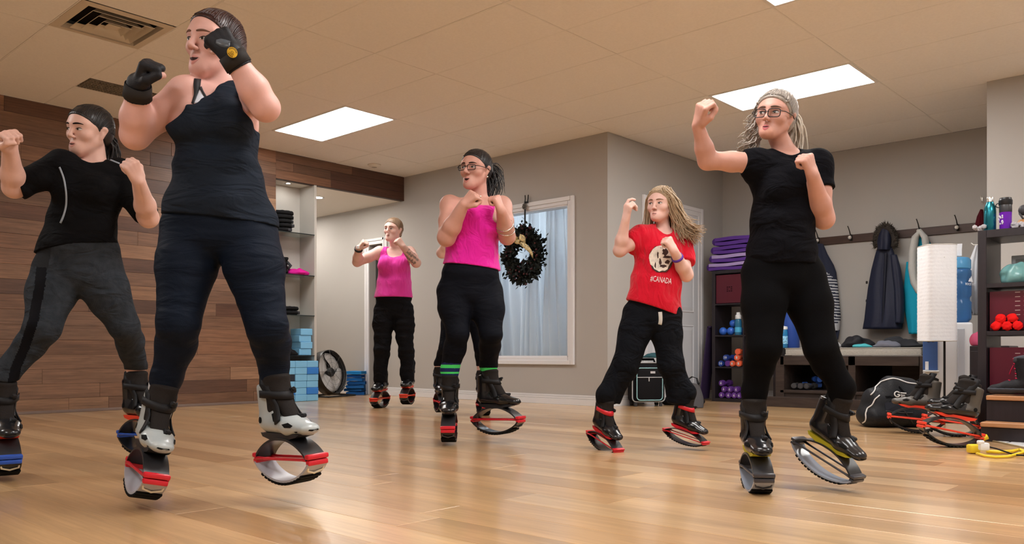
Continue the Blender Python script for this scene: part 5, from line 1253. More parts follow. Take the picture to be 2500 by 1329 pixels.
MB().tube([(.02, 0, .045), (.06, -.01, .035), (.13, -.05, .008), (.25, -.12, .005), (.40, -.20, .005)], .004, 6).build('flex', mat('flex_black', (.008, .008, .008), .5), r, smooth=True)
# ---------------------------------------------------------------- rebound boots (shell boot on a sprung oval)
# local frame: x to the toe, y to the side, z up, lowest point of the tread at 0
def boot_prims():
    foot = [Pr((-.085, 0, .222), (.045, 0, .208), (.046, .053), (.042, .034), X=(0, 1, 0), cap=.045, k=.02),
            Pr((.045, 0, .206), (.128, 0, .197), (.053, .040), (.034, .022), X=(0, 1, 0), cap=.032, k=.02),
            Pr((-.02, 0, .25), (.06, 0, .215), (.036, .034), (.034, .028), X=(0, 1, 0), k=.02)]
    cuff = [Pr((-.083, 0, .225), (-.075, 0, .345), (.047, .054), (.046, .056), X=(0, 1, 0), cap=.03, k=.02)]
    liner = [Pr((-.066, 0, .24), (-.052, 0, .385), (.041, .049), (.046, .060), X=(0, 1, 0), cap=.02, k=.02),
             Pr((-.03, 0, .33), (.035, 0, .235), (.033, .03), (.03, .026), X=(0, 1, 0), cap=.02, k=.03)]
    return foot, cuff, liner
BOOT_MESH = {}
def arch_z(x, up):
    f = max(0.0, 1 - (x / .165) ** 2)
    return .09 + .078 * f ** .78 if up else .09 - .072 * f ** .72
def make_boot_meshes():
    foot, cuff, liner = boot_prims()
    S = BOOT_MESH
    tmp = mat('boot_tmp', (.1, .1, .1)); tmp2 = mat('boot_tmp2', (.1, .1, .1))
    def keep(name, o):
        S[name] = o.data; bpy.data.objects.remove(o); 
    shell = foot + cuff
    cut = [((0, 0, .172), (0, 0, -1)), ((-.012, 0, .285), (1, 0, .42)), ((-.1, 0, .352), (-.25, 0, 1))]
    # the front of the cuff is open above the instep, where the liner shows
    cf = [cuff[0].grow(0, cuts=[((-.035, 0, .30), (1, 0, .1))])]
    ft = [p.grow(0) for p in foot]; ft[2] = ft[2].grow(0, cuts=[((.0, 0, .245), (.5, 0, 1))])
    keep('shell', blob('shell', ft + cf, .004, [tmp, tmp2], clips=[((0, 0, .172), (0, 0, -1)), ((-.1, 0, .358), (-.22, 0, 1))], mi=lambda C: ((C[:, 2] > .268) | ((C[:, 0] < -.035 - (C[:, 2] - .22) * .3) & (C[:, 2] > .222))).astype(int)))
    keep('liner', blob('liner', liner, .0045, tmp, clips=[((-.05, 0, .392), (-.35, 0, 1))]))
    allp = shell + liner
    def strap(nm, c, ax, wid, arc, r0=.2):
        keep(nm, loop_band(nm, allp, c, ax, wid, .0045, tmp, r0=r0, off=.001, n=22, arc=arc))
    strap('ankle_strap', (-.066, 0, .325), (.12, 0, 1), .026, (math.pi - 1.6, math.pi + 1.6))
    strap('instep_strap', (.03, 0, .21), (1, 0, .55), .032, (-1.3, 1.3))
    b = MB(); b.box((.002, .03, .33), (.028, .022, .02), .004); b.tube([(.012, .03, .335), (.028, .02, .338)], [.008, .006], 8)
    keep('buckle', b.build('buckle', tmp))
    b = MB(); b.box((.066, .022, .241), (.03, .02, .014), .004); b.tube([(.05, .012, .246), (.082, .012, .235)], .006, 8)
    keep('ratchet', b.build('ratchet', tmp))
    # dark windows and slots pressed into the plastic, laid on its surface
    SL = []
    def slot(pts, side):
        b = MB(); SL.append(b)
        P = [(x, side * .2, z) for x, z in pts]
        q, ok = march(shell, P, (0, -side, 0))
        cen = q.mean(0)
        vs = [b.bm.verts.new(Vector(p) + Vector((0, side * .0012, 0))) for p in q]
        c0 = b.bm.verts.new(Vector(cen) + Vector((0, side * .0025, 0)))
        for i in range(len(vs)): b.bm.faces.new((vs[i], vs[(i + 1) % len(vs)], c0))
    for sd in (1, -1):
        slot([(.052, .217), (.075, .222), (.098, .211), (.09, .204), (.066, .205)], sd)
        slot([(-.032, .252), (-.02, .256), (.006, .226), (-.01, .226)], sd)
        slot([(-.088 + .012 * math.cos(a), .232 + .012 * math.sin(a)) for a in np.linspace(0, 5.6, 9)], sd)
        slot([(.102, .190), (.118, .191), (.116, .186), (.104, .185)], sd)
    P = [(.3, y, z) for y, z in ((-.022, .192), (-.011, .189), (.011, .189), (.022, .192), (.018, .196), (0, .194), (-.018, .196))]
    q, ok = march(shell, P, (-1, 0, 0)); b = MB(); SL.append(b); vs = [b.bm.verts.new(Vector(p) + Vector((.0015, 0, 0))) for p in q]; b.bm.faces.new(vs)
    for i, b in enumerate(SL): keep('slot%d' % i, b.build('slot', tmp))
    S['nslot'] = len(SL)
    b = MB()
    prof = [(x, arch_z(x, True)) for x in np.linspace(-.162, .162, 23)]
    b.sheet([[(x, -.041, z) for x, z in prof], [(x, -.02, z) for x, z in prof], [(x, .02, z) for x, z in prof], [(x, .041, z) for x, z in prof]], .008)
    keep('upper_arch', b.build('upper_arch', tmp, smooth=True, angle=35))
    b = MB()
    prof = [(x, arch_z(x, False)) for x in np.linspace(-.162, .162, 23)]
    b.sheet([[(x, y, z) for x, z in prof] for y in (-.04, -.02, .02, .04)], .008)
    keep('lower_arch', b.build('lower_arch', tmp, smooth=True, angle=35))
    b = MB()
    for x in np.linspace(-.118, .118, 13):
        z = arch_z(x, False); sl = math.atan((arch_z(x + .003, False) - arch_z(x - .003, False)) / .006)
        b.box((0, 0, 0), (.014, .084, .010), .002, M=Matrix.Translation((x, 0, z - .0125)) @ Matrix.Rotation(-sl, 4, 'Y'))
    keep('tread', b.build('tread', tmp))
    b = MB(); b.prism([(-.115, .186), (-.105, .172), (-.05, .158), (.04, .158), (.10, .170), (.12, .18), (.08, .182)], -.036, .036, axis=1)
    keep('sole_plate', b.build('sole_plate', tmp))
    b = MB(); b.box((.163, 0, .103), (.026, .086, .018), .006, seg=2); b.box((.163, 0, .083), (.022, .08, .018), .005, seg=2)
    keep('end_cap', b.build('end_cap', tmp, smooth=True, angle=40))
    b = MB()
    b.tube([(-.16, .03, .093), (-.12, .028, .092), (.10, .033, .092), (.158, .036, .092)], [.008, .0055, .0055, .008], 8)
    keep('tension_band', b.build('tension_band', tmp, smooth=True))
    b = MB(); b.tube([(.158, -.036, .085), (.15, -.03, .055), (.14, .0, .045), (.15, .03, .055), (.158, .036, .085)], .004, 8)
    keep('spring_rod', b.build('spring_rod', tmp, smooth=True))
def make_boot(parent, style, scale=1.0, name='rebound_boot', squash=1.0):
    r = empty(name, parent=parent)
    r.scale = (scale,) * 3
    for nm in ('shell', 'liner', 'ankle_strap', 'instep_strap', 'buckle', 'ratchet', 'sole_plate', 'upper_arch', 'lower_arch', 'tread', 'spring_rod'):
        put_boot_part(r, nm, nm, style)
    for i in range(BOOT_MESH['nslot']): put_boot_part(r, 'slot', 'slot%d' % i, style)
    put_boot_part(r, 'end_cap', 'end_cap', style)
    o = put_boot_part(r, 'end_cap', 'end_cap', style); o.rotation_euler.z = math.pi
    put_boot_part(r, 'tension_band', 'tension_band', style)
    o = put_boot_part(r, 'tension_band', 'tension_band', style); o.rotation_euler.z = math.pi
    for o in r.children:
        if o.name.split('.')[0] in ('upper_arch', 'lower_arch', 'tread', 'spring_rod', 'end_cap', 'tension_band'):
            o.scale.z = squash; o.location.z = .168 * (1 - squash)
    return r
def put_boot_part(r, nm, mesh, style):
    o = bpy.data.objects.new(nm, BOOT_MESH[mesh]); link(o, r)
    for i, s in enumerate(o.material_slots):
        s.link = 'OBJECT'; s.material = style.get(nm if i == 0 else 'cuff', style['shell'])
    return o
def boot_styles():
    blk = mat('boot_black', (.010, .010, .012), .22, spec=.6); dk = mat('boot_liner', (.022, .019, .018), .85, bump=.4, bscale=300)
    wht = mat('boot_silver', (.40, .44, .45), .28, spec=.6); red = mat('boot_red', (.62, .015, .03), .35)
    org = mat('boot_orange', (.75, .05, .02), .4); blu = mat('boot_blue', (.02, .08, .42), .45); gry = mat('boot_grey', (.05, .05, .06), .3)
    arch = mat('boot_arch', (.022, .022, .025), .35); pale = mat('boot_pale', (.40, .40, .44), .35); strap = mat('boot_strap', (.012, .012, .014), .6)
    rub = mat('boot_rubber', (.008, .008, .008), .7); cream = mat('boot_cream', (.75, .68, .52), .4); taupe = mat('boot_taupe', (.075, .068, .06), .35)
    base = dict(shell=blk, liner=dk, ankle_strap=strap, instep_strap=strap, buckle=strap, ratchet=strap, slot=rub, sole_plate=arch,
                upper_arch=arch, lower_arch=blk, tread=rub, spring_rod=gry, end_cap=red, tension_band=red)
    return dict(
        silver=dict(base, shell=wht, lower_arch=pale, spring_rod=cream),
        black_red=base,
        black_orange=dict(base, end_cap=org, tension_band=org, sole_plate=org),
        black_redsole=dict(base, sole_plate=red, instep_strap=strap, ankle_strap=red),
        black_blue=dict(base, end_cap=blu, tension_band=blu, sole_plate=org, spring_rod=cream),
        black=dict(base, end_cap=gry, tension_band=gry, lower_arch=mat('boot_lens', (.3, .34, .42), .15), sole_plate=mat('boot_yellow', (.5, .45, .03), .5)),
        taupe=dict(base, cuff=taupe, end_cap=org, tension_band=org, sole_plate=org, ankle_strap=strap))
# ---------------------------------------------------------------- people
SKIN_IRIS = {}
def rot_yprd(yaw, pitch, roll):
    """columns: side, forward, up. yaw turns to the viewer's left, pitch lifts the chin, roll leans the crown to the viewer's right"""
    y, p, r = (math.radians(a) for a in (yaw, pitch, roll))
    f = np.array([-math.sin(y) * math.cos(p), -math.cos(y) * math.cos(p), math.sin(p)])
    up0 = np.array([math.sin(r), 0, math.cos(r)])
    up = unit(up0 - f * f.dot(up0)); side = np.cross(f, up)
    return np.stack([side, f, up], 1)
class Person:
    def __init__(s, u, v, Y, label, res=.005):
        s.Y = Y; s.X0 = (u - CX) / FPX * Y; s.res = res
        x, y = c2r(s.X0, Y)
        s.root = empty('person', (x, y, 0), YAW, label=label, cat='person')
        s.pr = []
        s.px = Y / FPX
    def P(s, u, v, dy=0.0):
        Yd = s.Y + dy
        return np.array([(u - CX) / FPX * Yd - s.X0, dy, CAM_H + (CY - v) / FPX * Yd])
    def add(s, *prs): s.pr += prs; return prs[0]
    def limb(s, pts, rad, k=.02, tag=''):
        out = []
        for i in range(len(pts) - 1):
            out.append(Pr(pts[i], pts[i + 1], (rad[i], rad[i + 1]), k=k, tag=tag))
        s.pr += out
        return out
    def tagged(s, *tags): return [p for p in s.pr if p.tag in tags]
    def proj(s, pxs, prims, off=.003, dy0=-.40):
        a = np.array([s.P(u, v, dy0) for u, v in pxs]); b = np.array([s.P(u, v, .3) for u, v in pxs])
        d = b - a; d = d / np.linalg.norm(d, axis=1)[:, None]
        q, ok = march(prims, a, d)
        return q - d * off
    def ribbon(s, name, pxs, w, m, prims=None, off=.002, th=.003, parent=None):
        """a flat strap or seam lying along a line over the body; w in photo pixels"""
        pxs = np.array(pxs, float); d = np.gradient(pxs, axis=0); d /= np.linalg.norm(d, axis=1)[:, None]
        n = np.stack([-d[:, 1], d[:, 0]], 1); w = np.ones(len(pxs)) * np.array(w)
        rows = []
        for t in (-.5, 0, .5):
            rows.append(s.proj(pxs + n * (w * t)[:, None], prims or [q for q in s.pr if not q.tag.startswith(('hand', 'fore'))], off))
        b = MB(); b.sheet([[tuple(rows[j][i]) for j in range(3)] for i in range(len(pxs))], th)
        return b.build(name, m, parent or s.root, smooth=True)
    def ribdense(s, name, pxs, w, m, n=16, **kw):
        pxs = np.array(pxs, float); t = np.linspace(0, 1, len(pxs)); q = np.linspace(0, 1, n)
        P_ = np.stack([np.interp(q, t, pxs[:, 0]), np.interp(q, t, pxs[:, 1])], 1)
        for _ in range(2): P_[1:-1] = (P_[:-2] + 2 * P_[1:-1] + P_[2:]) / 4
        if hasattr(w, '__len__'): w = np.interp(q, np.linspace(0, 1, len(w)), w)
        return s.ribbon(name, P_, w, m, **kw)
    # ---- hand
    def fist(s, w, d, back, size=1.0, thumb=1, curl=(80, 95, 55), spread=0.0, tag='hand', first=None):
        """w wrist, d towards the knuckles, back: normal of the back of the hand, thumb: side of the thumb (+1: back x d)"""
        d = unit(d); n = A3(back); n = unit(n - d * n.dot(d)); l = np.cross(n, d) * thumb
        g = size
        def T(x, y, z): return A3(w) + (d * x + l * y + n * z) * g
        out = [Pr(T(-.01, 0, 0), T(.02, 0, 0), (.026 * g, .03 * g), (.02 * g, .018 * g), X=l, k=.01, tag=tag),
               Pr(T(.018, 0, -.002), T(.074, 0, -.004), (.031 * g, .038 * g), (.017 * g, .015 * g), X=l, k=.01, tag=tag)]
        ys = (.030, .011, -.009, -.028); sc = (.93, 1.0, .95, .8)
        for i, (yy, f) in enumerate(zip(ys, sc)):
            c = [math.radians(a) for a in (curl if first is None or i else first)]
            p = np.array([.082 - abs(i - 1) * .003, yy, .001]); r = .0098 * (.95 if i == 3 else 1)
            out.append(Pr(T(.03, yy * .7, .002), T(*p), (.011 * g, .0115 * g), k=.008, tag=tag))
            a = 0
            for j, (ln, ca) in enumerate(zip((.043, .028, .022), c)):
                a += ca
                q = p + np.array([math.cos(a), 0, -math.sin(a)]) * ln * f; q[1] = yy * (1 + spread * (j + 1))
                out.append(Pr(T(*p), T(*q), (r * g, r * .94 * g), k=.0035, tag=tag)); p = q; r *= .94
        th = [(.016, .026, -.008), (.046, .043, -.024), (.073, .034, -.045), (.074, .010, -.056)]
        tr = (.0155, .0125, .0108, .009)
        for i in range(3):
            out.append(Pr(T(*th[i]), T(*th[i + 1]), (tr[i] * g, tr[i + 1] * g), k=.006 if i else .012, tag=tag))
        s.pr += out
        return out
    # ---- head
    def head(s, c, R, sc=1.0, mouth=0.0, young=0.0):
        s.hc, s.hR, s.hs = A3(c), R, sc
        nz = .106 - .007 * young; nr = .0115 - .002 * young; jw = .050 + .002 * young
        T = s.HT; X = R[:, 0]
        def b(c_, r, k=.02, op=1): return Pr(T(*c_), T(c_[0], c_[1] + 1e-5, c_[2]), r[0] * sc, r[2] * sc, X=X, cap=r[1] * sc, k=k * sc, op=op, tag='head')
        def c2(p, q, r0, r1, k=.015, d0=None, d1=None): return Pr(T(*p), T(*q), (r0 * sc, r1 * sc), None if d0 is None else (d0 * sc, d1 * sc), X=X, k=k * sc, tag='head')
        pr = [b((0, -.018, .036), (.072, .092, .079)), b((0, .028, .036), (.060, .056, .058), .03),
              c2((0, .030, .012), (0, .036, -.064), .061, .043 - .003 * young, .03, .050, .042)]
        for x in (1, -1):
            pr += [b((.041 * x, .052, -.022), (.024, .024, .022), .025),
                   c2((jw * x, -.004, -.042), (.018 * x, .062, -.093 + .009 * young), .015, .014 - .002 * young, .035),
                   c2((.010 * x, .080, .024), (.046 * x, .060, .026), .0125, .012, .016),
                   b((.031 * x, .101, .003), (.016, .017, .011), .012, -1),
                   b((.031 * x, .066, .001), (.0145, .0155, .0125), .004)]
        pr += [b((0, .070 - .003 * young, -.097 + .011 * young), (.021 - .003 * young, .02, .016 - .002 * young), .025),
               b((0, .066, -.068), (.026, .022, .026), .02),
               c2((0, .082, .018), (0, nz, -.026), .0085, nr, .012),
               b((.0115, .094, -.033), (.008 - .001 * young, .0105, .007), .006), b((-.0115, .094, -.033), (.008 - .001 * young, .0105, .007), .006),
               b((.0068, .100, -.0415), (.0042, .0055, .004), .003, -1), b((-.0068, .100, -.0415), (.0042, .0055, .004), .003, -1)]
        zu = -.058 + mouth * .1
        pr += [c2((-.019, .078, -.064), (0, .0865, -.0595), .0038, .0055, .006), c2((.019, .078, -.064), (0, .0865, -.0595), .0038, .0055, .006),
               c2((-.017, .077, -.068 - mouth * .7), (0, .084, -.0735 - mouth), .0042, .0062, .006), c2((.017, .077, -.068 - mouth * .7), (0, .084, -.0735 - mouth), .0042, .0062, .006)]
        for x in (1, -1):
            ea = Pr(T(.070 * x, -.004, -.024), T(.077 * x, -.017, .014), (.006 * sc, .0085 * sc), (.010 * sc, .017 * sc), X=X, cap=.011 * sc, k=.008 * sc, tag='head')
            pr.append(ea)
            pr.append(b((.086 * x, -.008, .000), (.009, .0085, .014), .003, -1))
        s.pr += pr
        s.headpr = pr
    def HT(s, x, y, z): return s.hc + s.hR @ (np.array([x, y, z]) * s.hs)
    def on_face(s, x, z, off=.001, y0=.25):
        P = np.array([s.HT(a, y0, b) for a, b in zip(np.atleast_1d(x), np.atleast_1d(z))])
        q, ok = march(s.headpr, P, -s.hR[:, 1])
        return q + s.hR[:, 1] * off
    def face(s, mw=1.0, iris=(.12, .07, .04), brow=(.03, .018, .012), lips=(.55, .16, .15), gaze=(.0, .0), open_=0.0, brow_tilt=0.0, eye_h=.0056, lash=True, parent=None):
        par = parent or s.bodyobj
        white = mat('eye_white', (.75, .72, .70), .25); pup = mat('pupil', (.005, .005, .005), .15)
        im = mat('iris_%d' % (hash(iris) % 9999), iris, .2); bm_ = mat('brow_%d' % (hash(brow) % 9999), brow, .8); lm = mat('lip_%d' % (hash(lips) % 9999), lips, .4)
        dark = mat('mouth_dark', (.035, .008, .008), .6); lashm = mat('lash', (.012, .008, .008), .7)
        sc = s.hs
        for x in (1, -1):
            cx = .031 * x; m = MB(); n = 14
            t = np.linspace(-1, 1, n)
            up = eye_h * (1 - t * t) ** .7; lo = -.0042 * (1 - t * t) ** .8
            xs = cx + .0145 * t
            top = s.on_face(xs, up + .0015 + .001 * t * x, .0006); mid = s.on_face(xs, (up + lo) / 2 + .001, .0016); bot = s.on_face(xs, lo + .0005, .0006)
            m.strip([top, mid, bot]); e = m.build('eye', white, par, smooth=True)
            # iris and pupil
            for nm, r, mm, of in (('iris', .0056, im, .0022), ('pupil', .0026, pup, .0028)):
                a = np.linspace(0, 2 * math.pi, 14, endpoint=False)
                ix = cx + gaze[0] + r * np.cos(a); iz = np.clip(.0015 + gaze[1] + r * np.sin(a), -.0032, eye_h * .85)
                q = s.on_face(ix, iz, of); m = MB(); vs = [m.bm.verts.new(p) for p in q]; c0 = m.bm.verts.new(q.mean(0) + s.hR[:, 1] * .0006)
                for i in range(14): m.bm.faces.new((vs[i], vs[(i + 1) % 14], c0))
                m.build(nm, mm, par)
            if lash:
                m = MB(); m.tube(top + s.hR[:, 1] * .0012, [(.0006 + .0011 * (1 - abs(a)) ** .5) * sc for a in t], 6); m.build('lashes', lashm, par, smooth=True)
            bx = cx + np.linspace(-.019, .021, 9) * x; bz = .021 + brow_tilt * np.linspace(-1, 1, 9) + .0045 * np.sin(np.linspace(.2, 2.9, 9))
            q = s.on_face(bx, bz, .0006); m = MB()
            m.tube(q, [r * sc for r in (.0022, .0034, .0038, .0038, .0036, .0031, .0025, .0018, .001)], 8, flat=(1.0, .5, tuple(s.hR[:, 2])))
            m.build('eyebrow', bm_, par, smooth=True)
        # lips
        n = 15; t = np.linspace(-1, 1, n); xs = .0215 * mw * t
        uz0 = -.0545 - .007 * t * t - .0014 * np.exp(-(t / .16) ** 2); uz1 = -.0630 + .0008 * t * t
        lz0 = -.0642 - open_ + open_ * t * t; lz1 = -.0775 - open_ + (.0125 + open_) * t * t
        um, lmid = (uz0 + uz1) / 2, (lz0 + lz1) / 2
        for nm, z0, zm, z1 in (('upper_lip', uz0, um, uz1), ('lower_lip', lz0, lmid, lz1)):
            m = MB(); m.strip([s.on_face(xs, z0, .0004), s.on_face(xs, zm, .0012), s.on_face(xs, z1, .0004)]); m.build(nm, lm, par, smooth=True)
        m = MB(); xs2 = .018 * mw * t
        m.strip([s.on_face(xs2, uz1 + .0006, .0007), s.on_face(xs2, (uz1 + lz0) / 2, .0009), s.on_face(xs2, lz0 - .0008 + .003 * t ** 8, .0007)]); m.build('mouth', dark, par, smooth=True)
    def hair_cap(s, m, parent, line=(.085, .072), nape=(-.075, -.075), grow=.007, extra=(), res=None, post=None, side=0.0, bang=None):
        sc = s.hs; T = s.HT; X = s.hR[:, 0]
        def b(c_, r, k=.02): return Pr(T(*c_), T(c_[0], c_[1] + 1e-5, c_[2]), (r[0] + grow) * sc, (r[2] + grow) * sc, X=X, cap=(r[1] + grow) * sc, k=k * sc, tag='hair')
        a, c = np.array(line), np.array(nape); dv = c - a; nrm = np.array([dv[1], -dv[0]]); nrm = nrm / np.linalg.norm(nrm)
        if nrm[0] > 0: nrm = -nrm
        # plane through hairline and nape: remove the face side
        nv = s.hR @ np.array([side, -nrm[0], -nrm[1]])
        cut = [(T(0, a[0], a[1]), nv)]
        pr = [p for p in (b((0, -.018, .036), (.072, .092, .079)), b((0, .028, .036), (.060, .056, .058), .03), b((0, -.05, -.01), (.058, .05, .05), .03))]
        pr = [p.grow(0, cuts=cut) for p in pr]
        pr += [Pr(T(*e[0]), T(*e[1]), tuple(q * sc for q in e[2]), k=e[3] * sc) for e in extra]
        s.scalp = [Pr(q.a, q.b, q.w, q.d, q.X, q.cap, q.k) for q in pr[:3]]
        s.hline, s.hnrm = np.array(line), nrm
        return blob('hair', pr, res or s.res * .8, m, parent, post=post)
    def combed(s, m, parent, to=(0, -.11, .01), n=80, rad=.0042, seed=1, off=.0, part=None):
        """locks combed over the scalp from the hairline to one gathering point"""
        q = random.Random(seed); T = s.HT; c0 = np.array([0, -.018, .030]); b = MB(); P = []; D = []; K = 9
        to = np.array(to); d1 = unit(to - c0)
        F_ = np.linspace(0, 1, 60)
        for i in range(n):
            a = -2.6 + 5.2 * (i + q.random()) / n
            d0 = unit(np.array([math.sin(a), math.cos(a), -.25 + .15 * math.cos(a)])); lift = .30 + .75 * max(0, math.cos(a))
            G = np.array([unit(d0 * (1 - f) + d1 * f + np.array([0, 0, lift]) * math.sin(f * 3.1416)) for f in F_])
            pt = c0 + G * np.array([.074, .095, .082]); keep = (pt[:, 1:] - s.hline) @ s.hnrm > .001
            f0 = F_[np.argmax(keep)] if keep.any() else .5
            f0 = f0 + (1 - f0) * (q.uniform(0, .5) if i % 3 == 0 else 0)
            for k in range(K):
                f = f0 + (.985 - f0) * k / (K - 1); g = unit(d0 * (1 - f) + d1 * f + np.array([0, 0, lift]) * math.sin(f * 3.1416))
                D.append(s.hR @ g); P.append(T(*(c0 + g * .26)))
        D, P = np.array(D), np.array(P); H, ok = march(s.scalp, P, -D)
        H = H + D * (.0012 + off)
        for i in range(n):
            rr = rad * q.uniform(.6, 1.15) * s.hs; lift = q.uniform(-.0012, .0014)
            pts = [H[i * K + k] + D[i * K + k] * lift for k in range(K)]
            b.tube(pts, [rr * (.35 + .65 * math.sin(.25 + 2.6 * k / (K - 1))) for k in range(K)], 4, caps=False)
        return b.build('combed_hair', m, parent, smooth=True)
    def glasses(s, m, parent, w=.022, h=.0125, z=-.001, y=.103, lens=None):
        T = s.HT; sc = s.hs; fr = MB()
        for x in (1, -1):
            cx = .032 * x; loop = []
            for a in np.linspace(0, 2 * math.pi, 24, endpoint=False):
                ca, sa = math.cos(a), math.sin(a)
                px = math.copysign(abs(ca) ** .5, ca) * w; pz = math.copysign(abs(sa) ** .55, sa) * h
                loop.append(Vector(T(cx + px, y - abs(cx + px) * .16 - .0, z + pz - (.003 if pz < 0 else 0))))
            fr.tube(loop, .0021 * sc, 6, closed=True)
            fr.tube([T(cx + w * x, y - .008, z + .007), T(.076 * x, y - .022, z + .006), T(.081 * x, .0, z + .008), T(.080 * x, -.02, z - .002)], .002 * sc, 6)
        fr.tube([T(-.0105, y - .001, z + .003), T(0, y + .002, z + .005), T(.0105, y - .001, z + .003)], .0018 * sc, 6)
        g = empty('glasses', parent=s.root)
        fr.build('frame', m, g, smooth=True)
        lm = lens or thin_glass('lens_glass', (.93, .93, .95), .06)
        for x in (1, -1):
            l = MB(); cx = .032 * x; rows = []
            for r in np.linspace(-.92, .92, 5):
                rows.append([T(cx + w * .95 * q, y - abs(cx + w * q) * .16, z + r * h - (.002 if r < 0 else 0)) for q in np.linspace(-.98, .98, 5)])
            l.strip(rows); l.build('lens', lm, g, smooth=True)
        return g
    def body(s, skin, mi=None, res=None):
        s.bodyobj = blob('body', s.pr, res or s.res, skin, s.root, mi=mi)
        return s.bodyobj
    def boot(s, u, v, dy, toe, style, pitch=0.0, roll=0.0, scale=1.0, squash=1.0):
        """u, v: the middle between the tips of the oval; toe: heading in the camera frame"""
        r = make_boot(s.root, style, scale, squash=squash)
        f = unit((toe[0], toe[1], 0)); p = math.radians(pitch)
        f = unit(f * math.cos(p) + np.array([0, 0, math.sin(p)])); z = unit(np.array([0, 0, 1.0]) - f * f[2])
        y = np.cross(z, f); q = math.radians(roll)
        z2 = z * math.cos(q) + y * math.sin(q); y2 = np.cross(z2, f)
        M = np.stack([f, y2, z2], 1) * scale
        o = s.P(u, v, dy) - M @ np.array([0, 0, .168 - .078 * squash])
        mw = Matrix([[*M[i], o[i]] for i in range(3)] + [[0, 0, 0, 1]])
        r.matrix_local = mw
        return lambda x, y_, z_: o + M @ np.array([x, y_, z_])
    def garment(s, name, m, prims, inflate, clips=(), post=None, extra=(), subs=(), k=None, res=None, mi=None, parent=None):
        pr = [p.grow(inflate, k) for p in prims if p.op > 0] + list(extra) + list(subs)
        s.gpr = pr
        return blob(name, pr, res or s.res, m, s.root if parent is None else parent, clips=clips, post=post, mi=mi)
    def torso(s, pel, waist, chest, neck, shR, shL, hw, ww, cw, hd=None, wd=None, cd=None, lat=(1, 0, 0), bust=0.0, bustd=.08, bustz=0.0, fwd=(0, -1, 0), sh=.052):
        lat = unit(lat); fwd = unit(fwd)
        hd = hd or hw * .66; wd = wd or ww * .68; cd = cd or cw * .66
        mid = pel * .45 + waist * .55
        a = s.add
        a(Pr(pel - (0, 0, .05), pel + (waist - pel) * .3, (hw * .9, hw * .95), (hd, hd), X=lat, cap=.09, k=.04, tag='pelvis'))
        a(Pr(pel + (waist - pel) * .3, waist, (hw * .93, ww), (hd, wd), X=lat, cap=.05, k=.04, tag='torso'))
        a(Pr(waist, chest, (ww, cw), (wd, cd), X=lat, cap=.05, k=.04, tag='torso'))
        top = (shR + shL) / 2 * .5 + neck * .5
        a(Pr(chest, chest + (top - chest) * .72, (cw, cw * .92), (cd, cd * .72), X=lat, cap=.05, k=.04, tag='torso'))
        for S_ in (shR, shL):
            a(Pr(neck + (S_ - neck) * .1 - (0, 0, .022), neck + (S_ - neck) * .85 - (0, 0, .012), (.036, .034), k=.035, tag='girdle'))
            a(ball(S_, sh, k=.03, tag='shoulder'))
            a(Pr(chest * .5 + S_ * .5, S_ - (0, 0, .02), (.07, .055), (.05, .045), X=lat, k=.04, tag='girdle'))
        if bust:
            for x in (1, -1):
                c = chest + lat * cw * .47 * x + fwd * (cd * .78) + np.array([0, 0, -.02 + bustz])
                a(ball(c, (bust, bust * .9, bust), k=.035, tag='torso'))
        for x in (1, -1):
            c = pel + lat * hw * .45 * x - fwd * hd * .55 - np.array([0, 0, .05])
            a(ball(c, (hw * .5, hw * .5, hw * .55), k=.04, tag='pelvis'))
    def neckto(s, neck, r0=.054, r1=.05):
        s.add(Pr(neck - (0, 0, .02), s.HT(0, -.022, -.055), (r0, r1 * s.hs), k=.025, tag='neck'))
def skin_mat(name, col):
    return mat(name, col, .46, spec=.4, var=.10, vscale=14, bump=.05, bscale=160, sss=.06)
def hair_mat(name, col, col2, rough=.38):
    if name in MATS: return MATS[name]
    m = mat(name, col, rough, spec=.5)
    nt = m.node_tree; N = nt.nodes; L = nt.links; b = N['Principled BSDF']
    tc = N.new('ShaderNodeTexCoord'); w = N.new('ShaderNodeTexNoise'); mp = N.new('ShaderNodeMapping')
    mp.inputs['Scale'].default_value = (150, 150, 12); L.new(tc.outputs['Object'], mp.inputs[0]); L.new(mp.outputs[0], w.inputs['Vector'])
    w.inputs['Scale'].default_value = 1.0; w.inputs['Detail'].default_value = 2
    r = N.new('ShaderNodeMix'); r.data_type = 'RGBA'; r.inputs[6].default_value = (*col, 1); r.inputs[7].default_value = (*col2, 1)
    L.new(w.outputs['Fac'], r.inputs[0]); L.new(r.outputs[2], b.inputs['Base Color'])
    bp = N.new('ShaderNodeBump'); bp.inputs['Strength'].default_value = .5; bp.inputs['Distance'].default_value = .003
    L.new(w.outputs['Fac'], bp.inputs['Height']); L.new(bp.outputs[0], b.inputs['Normal'])
    return m
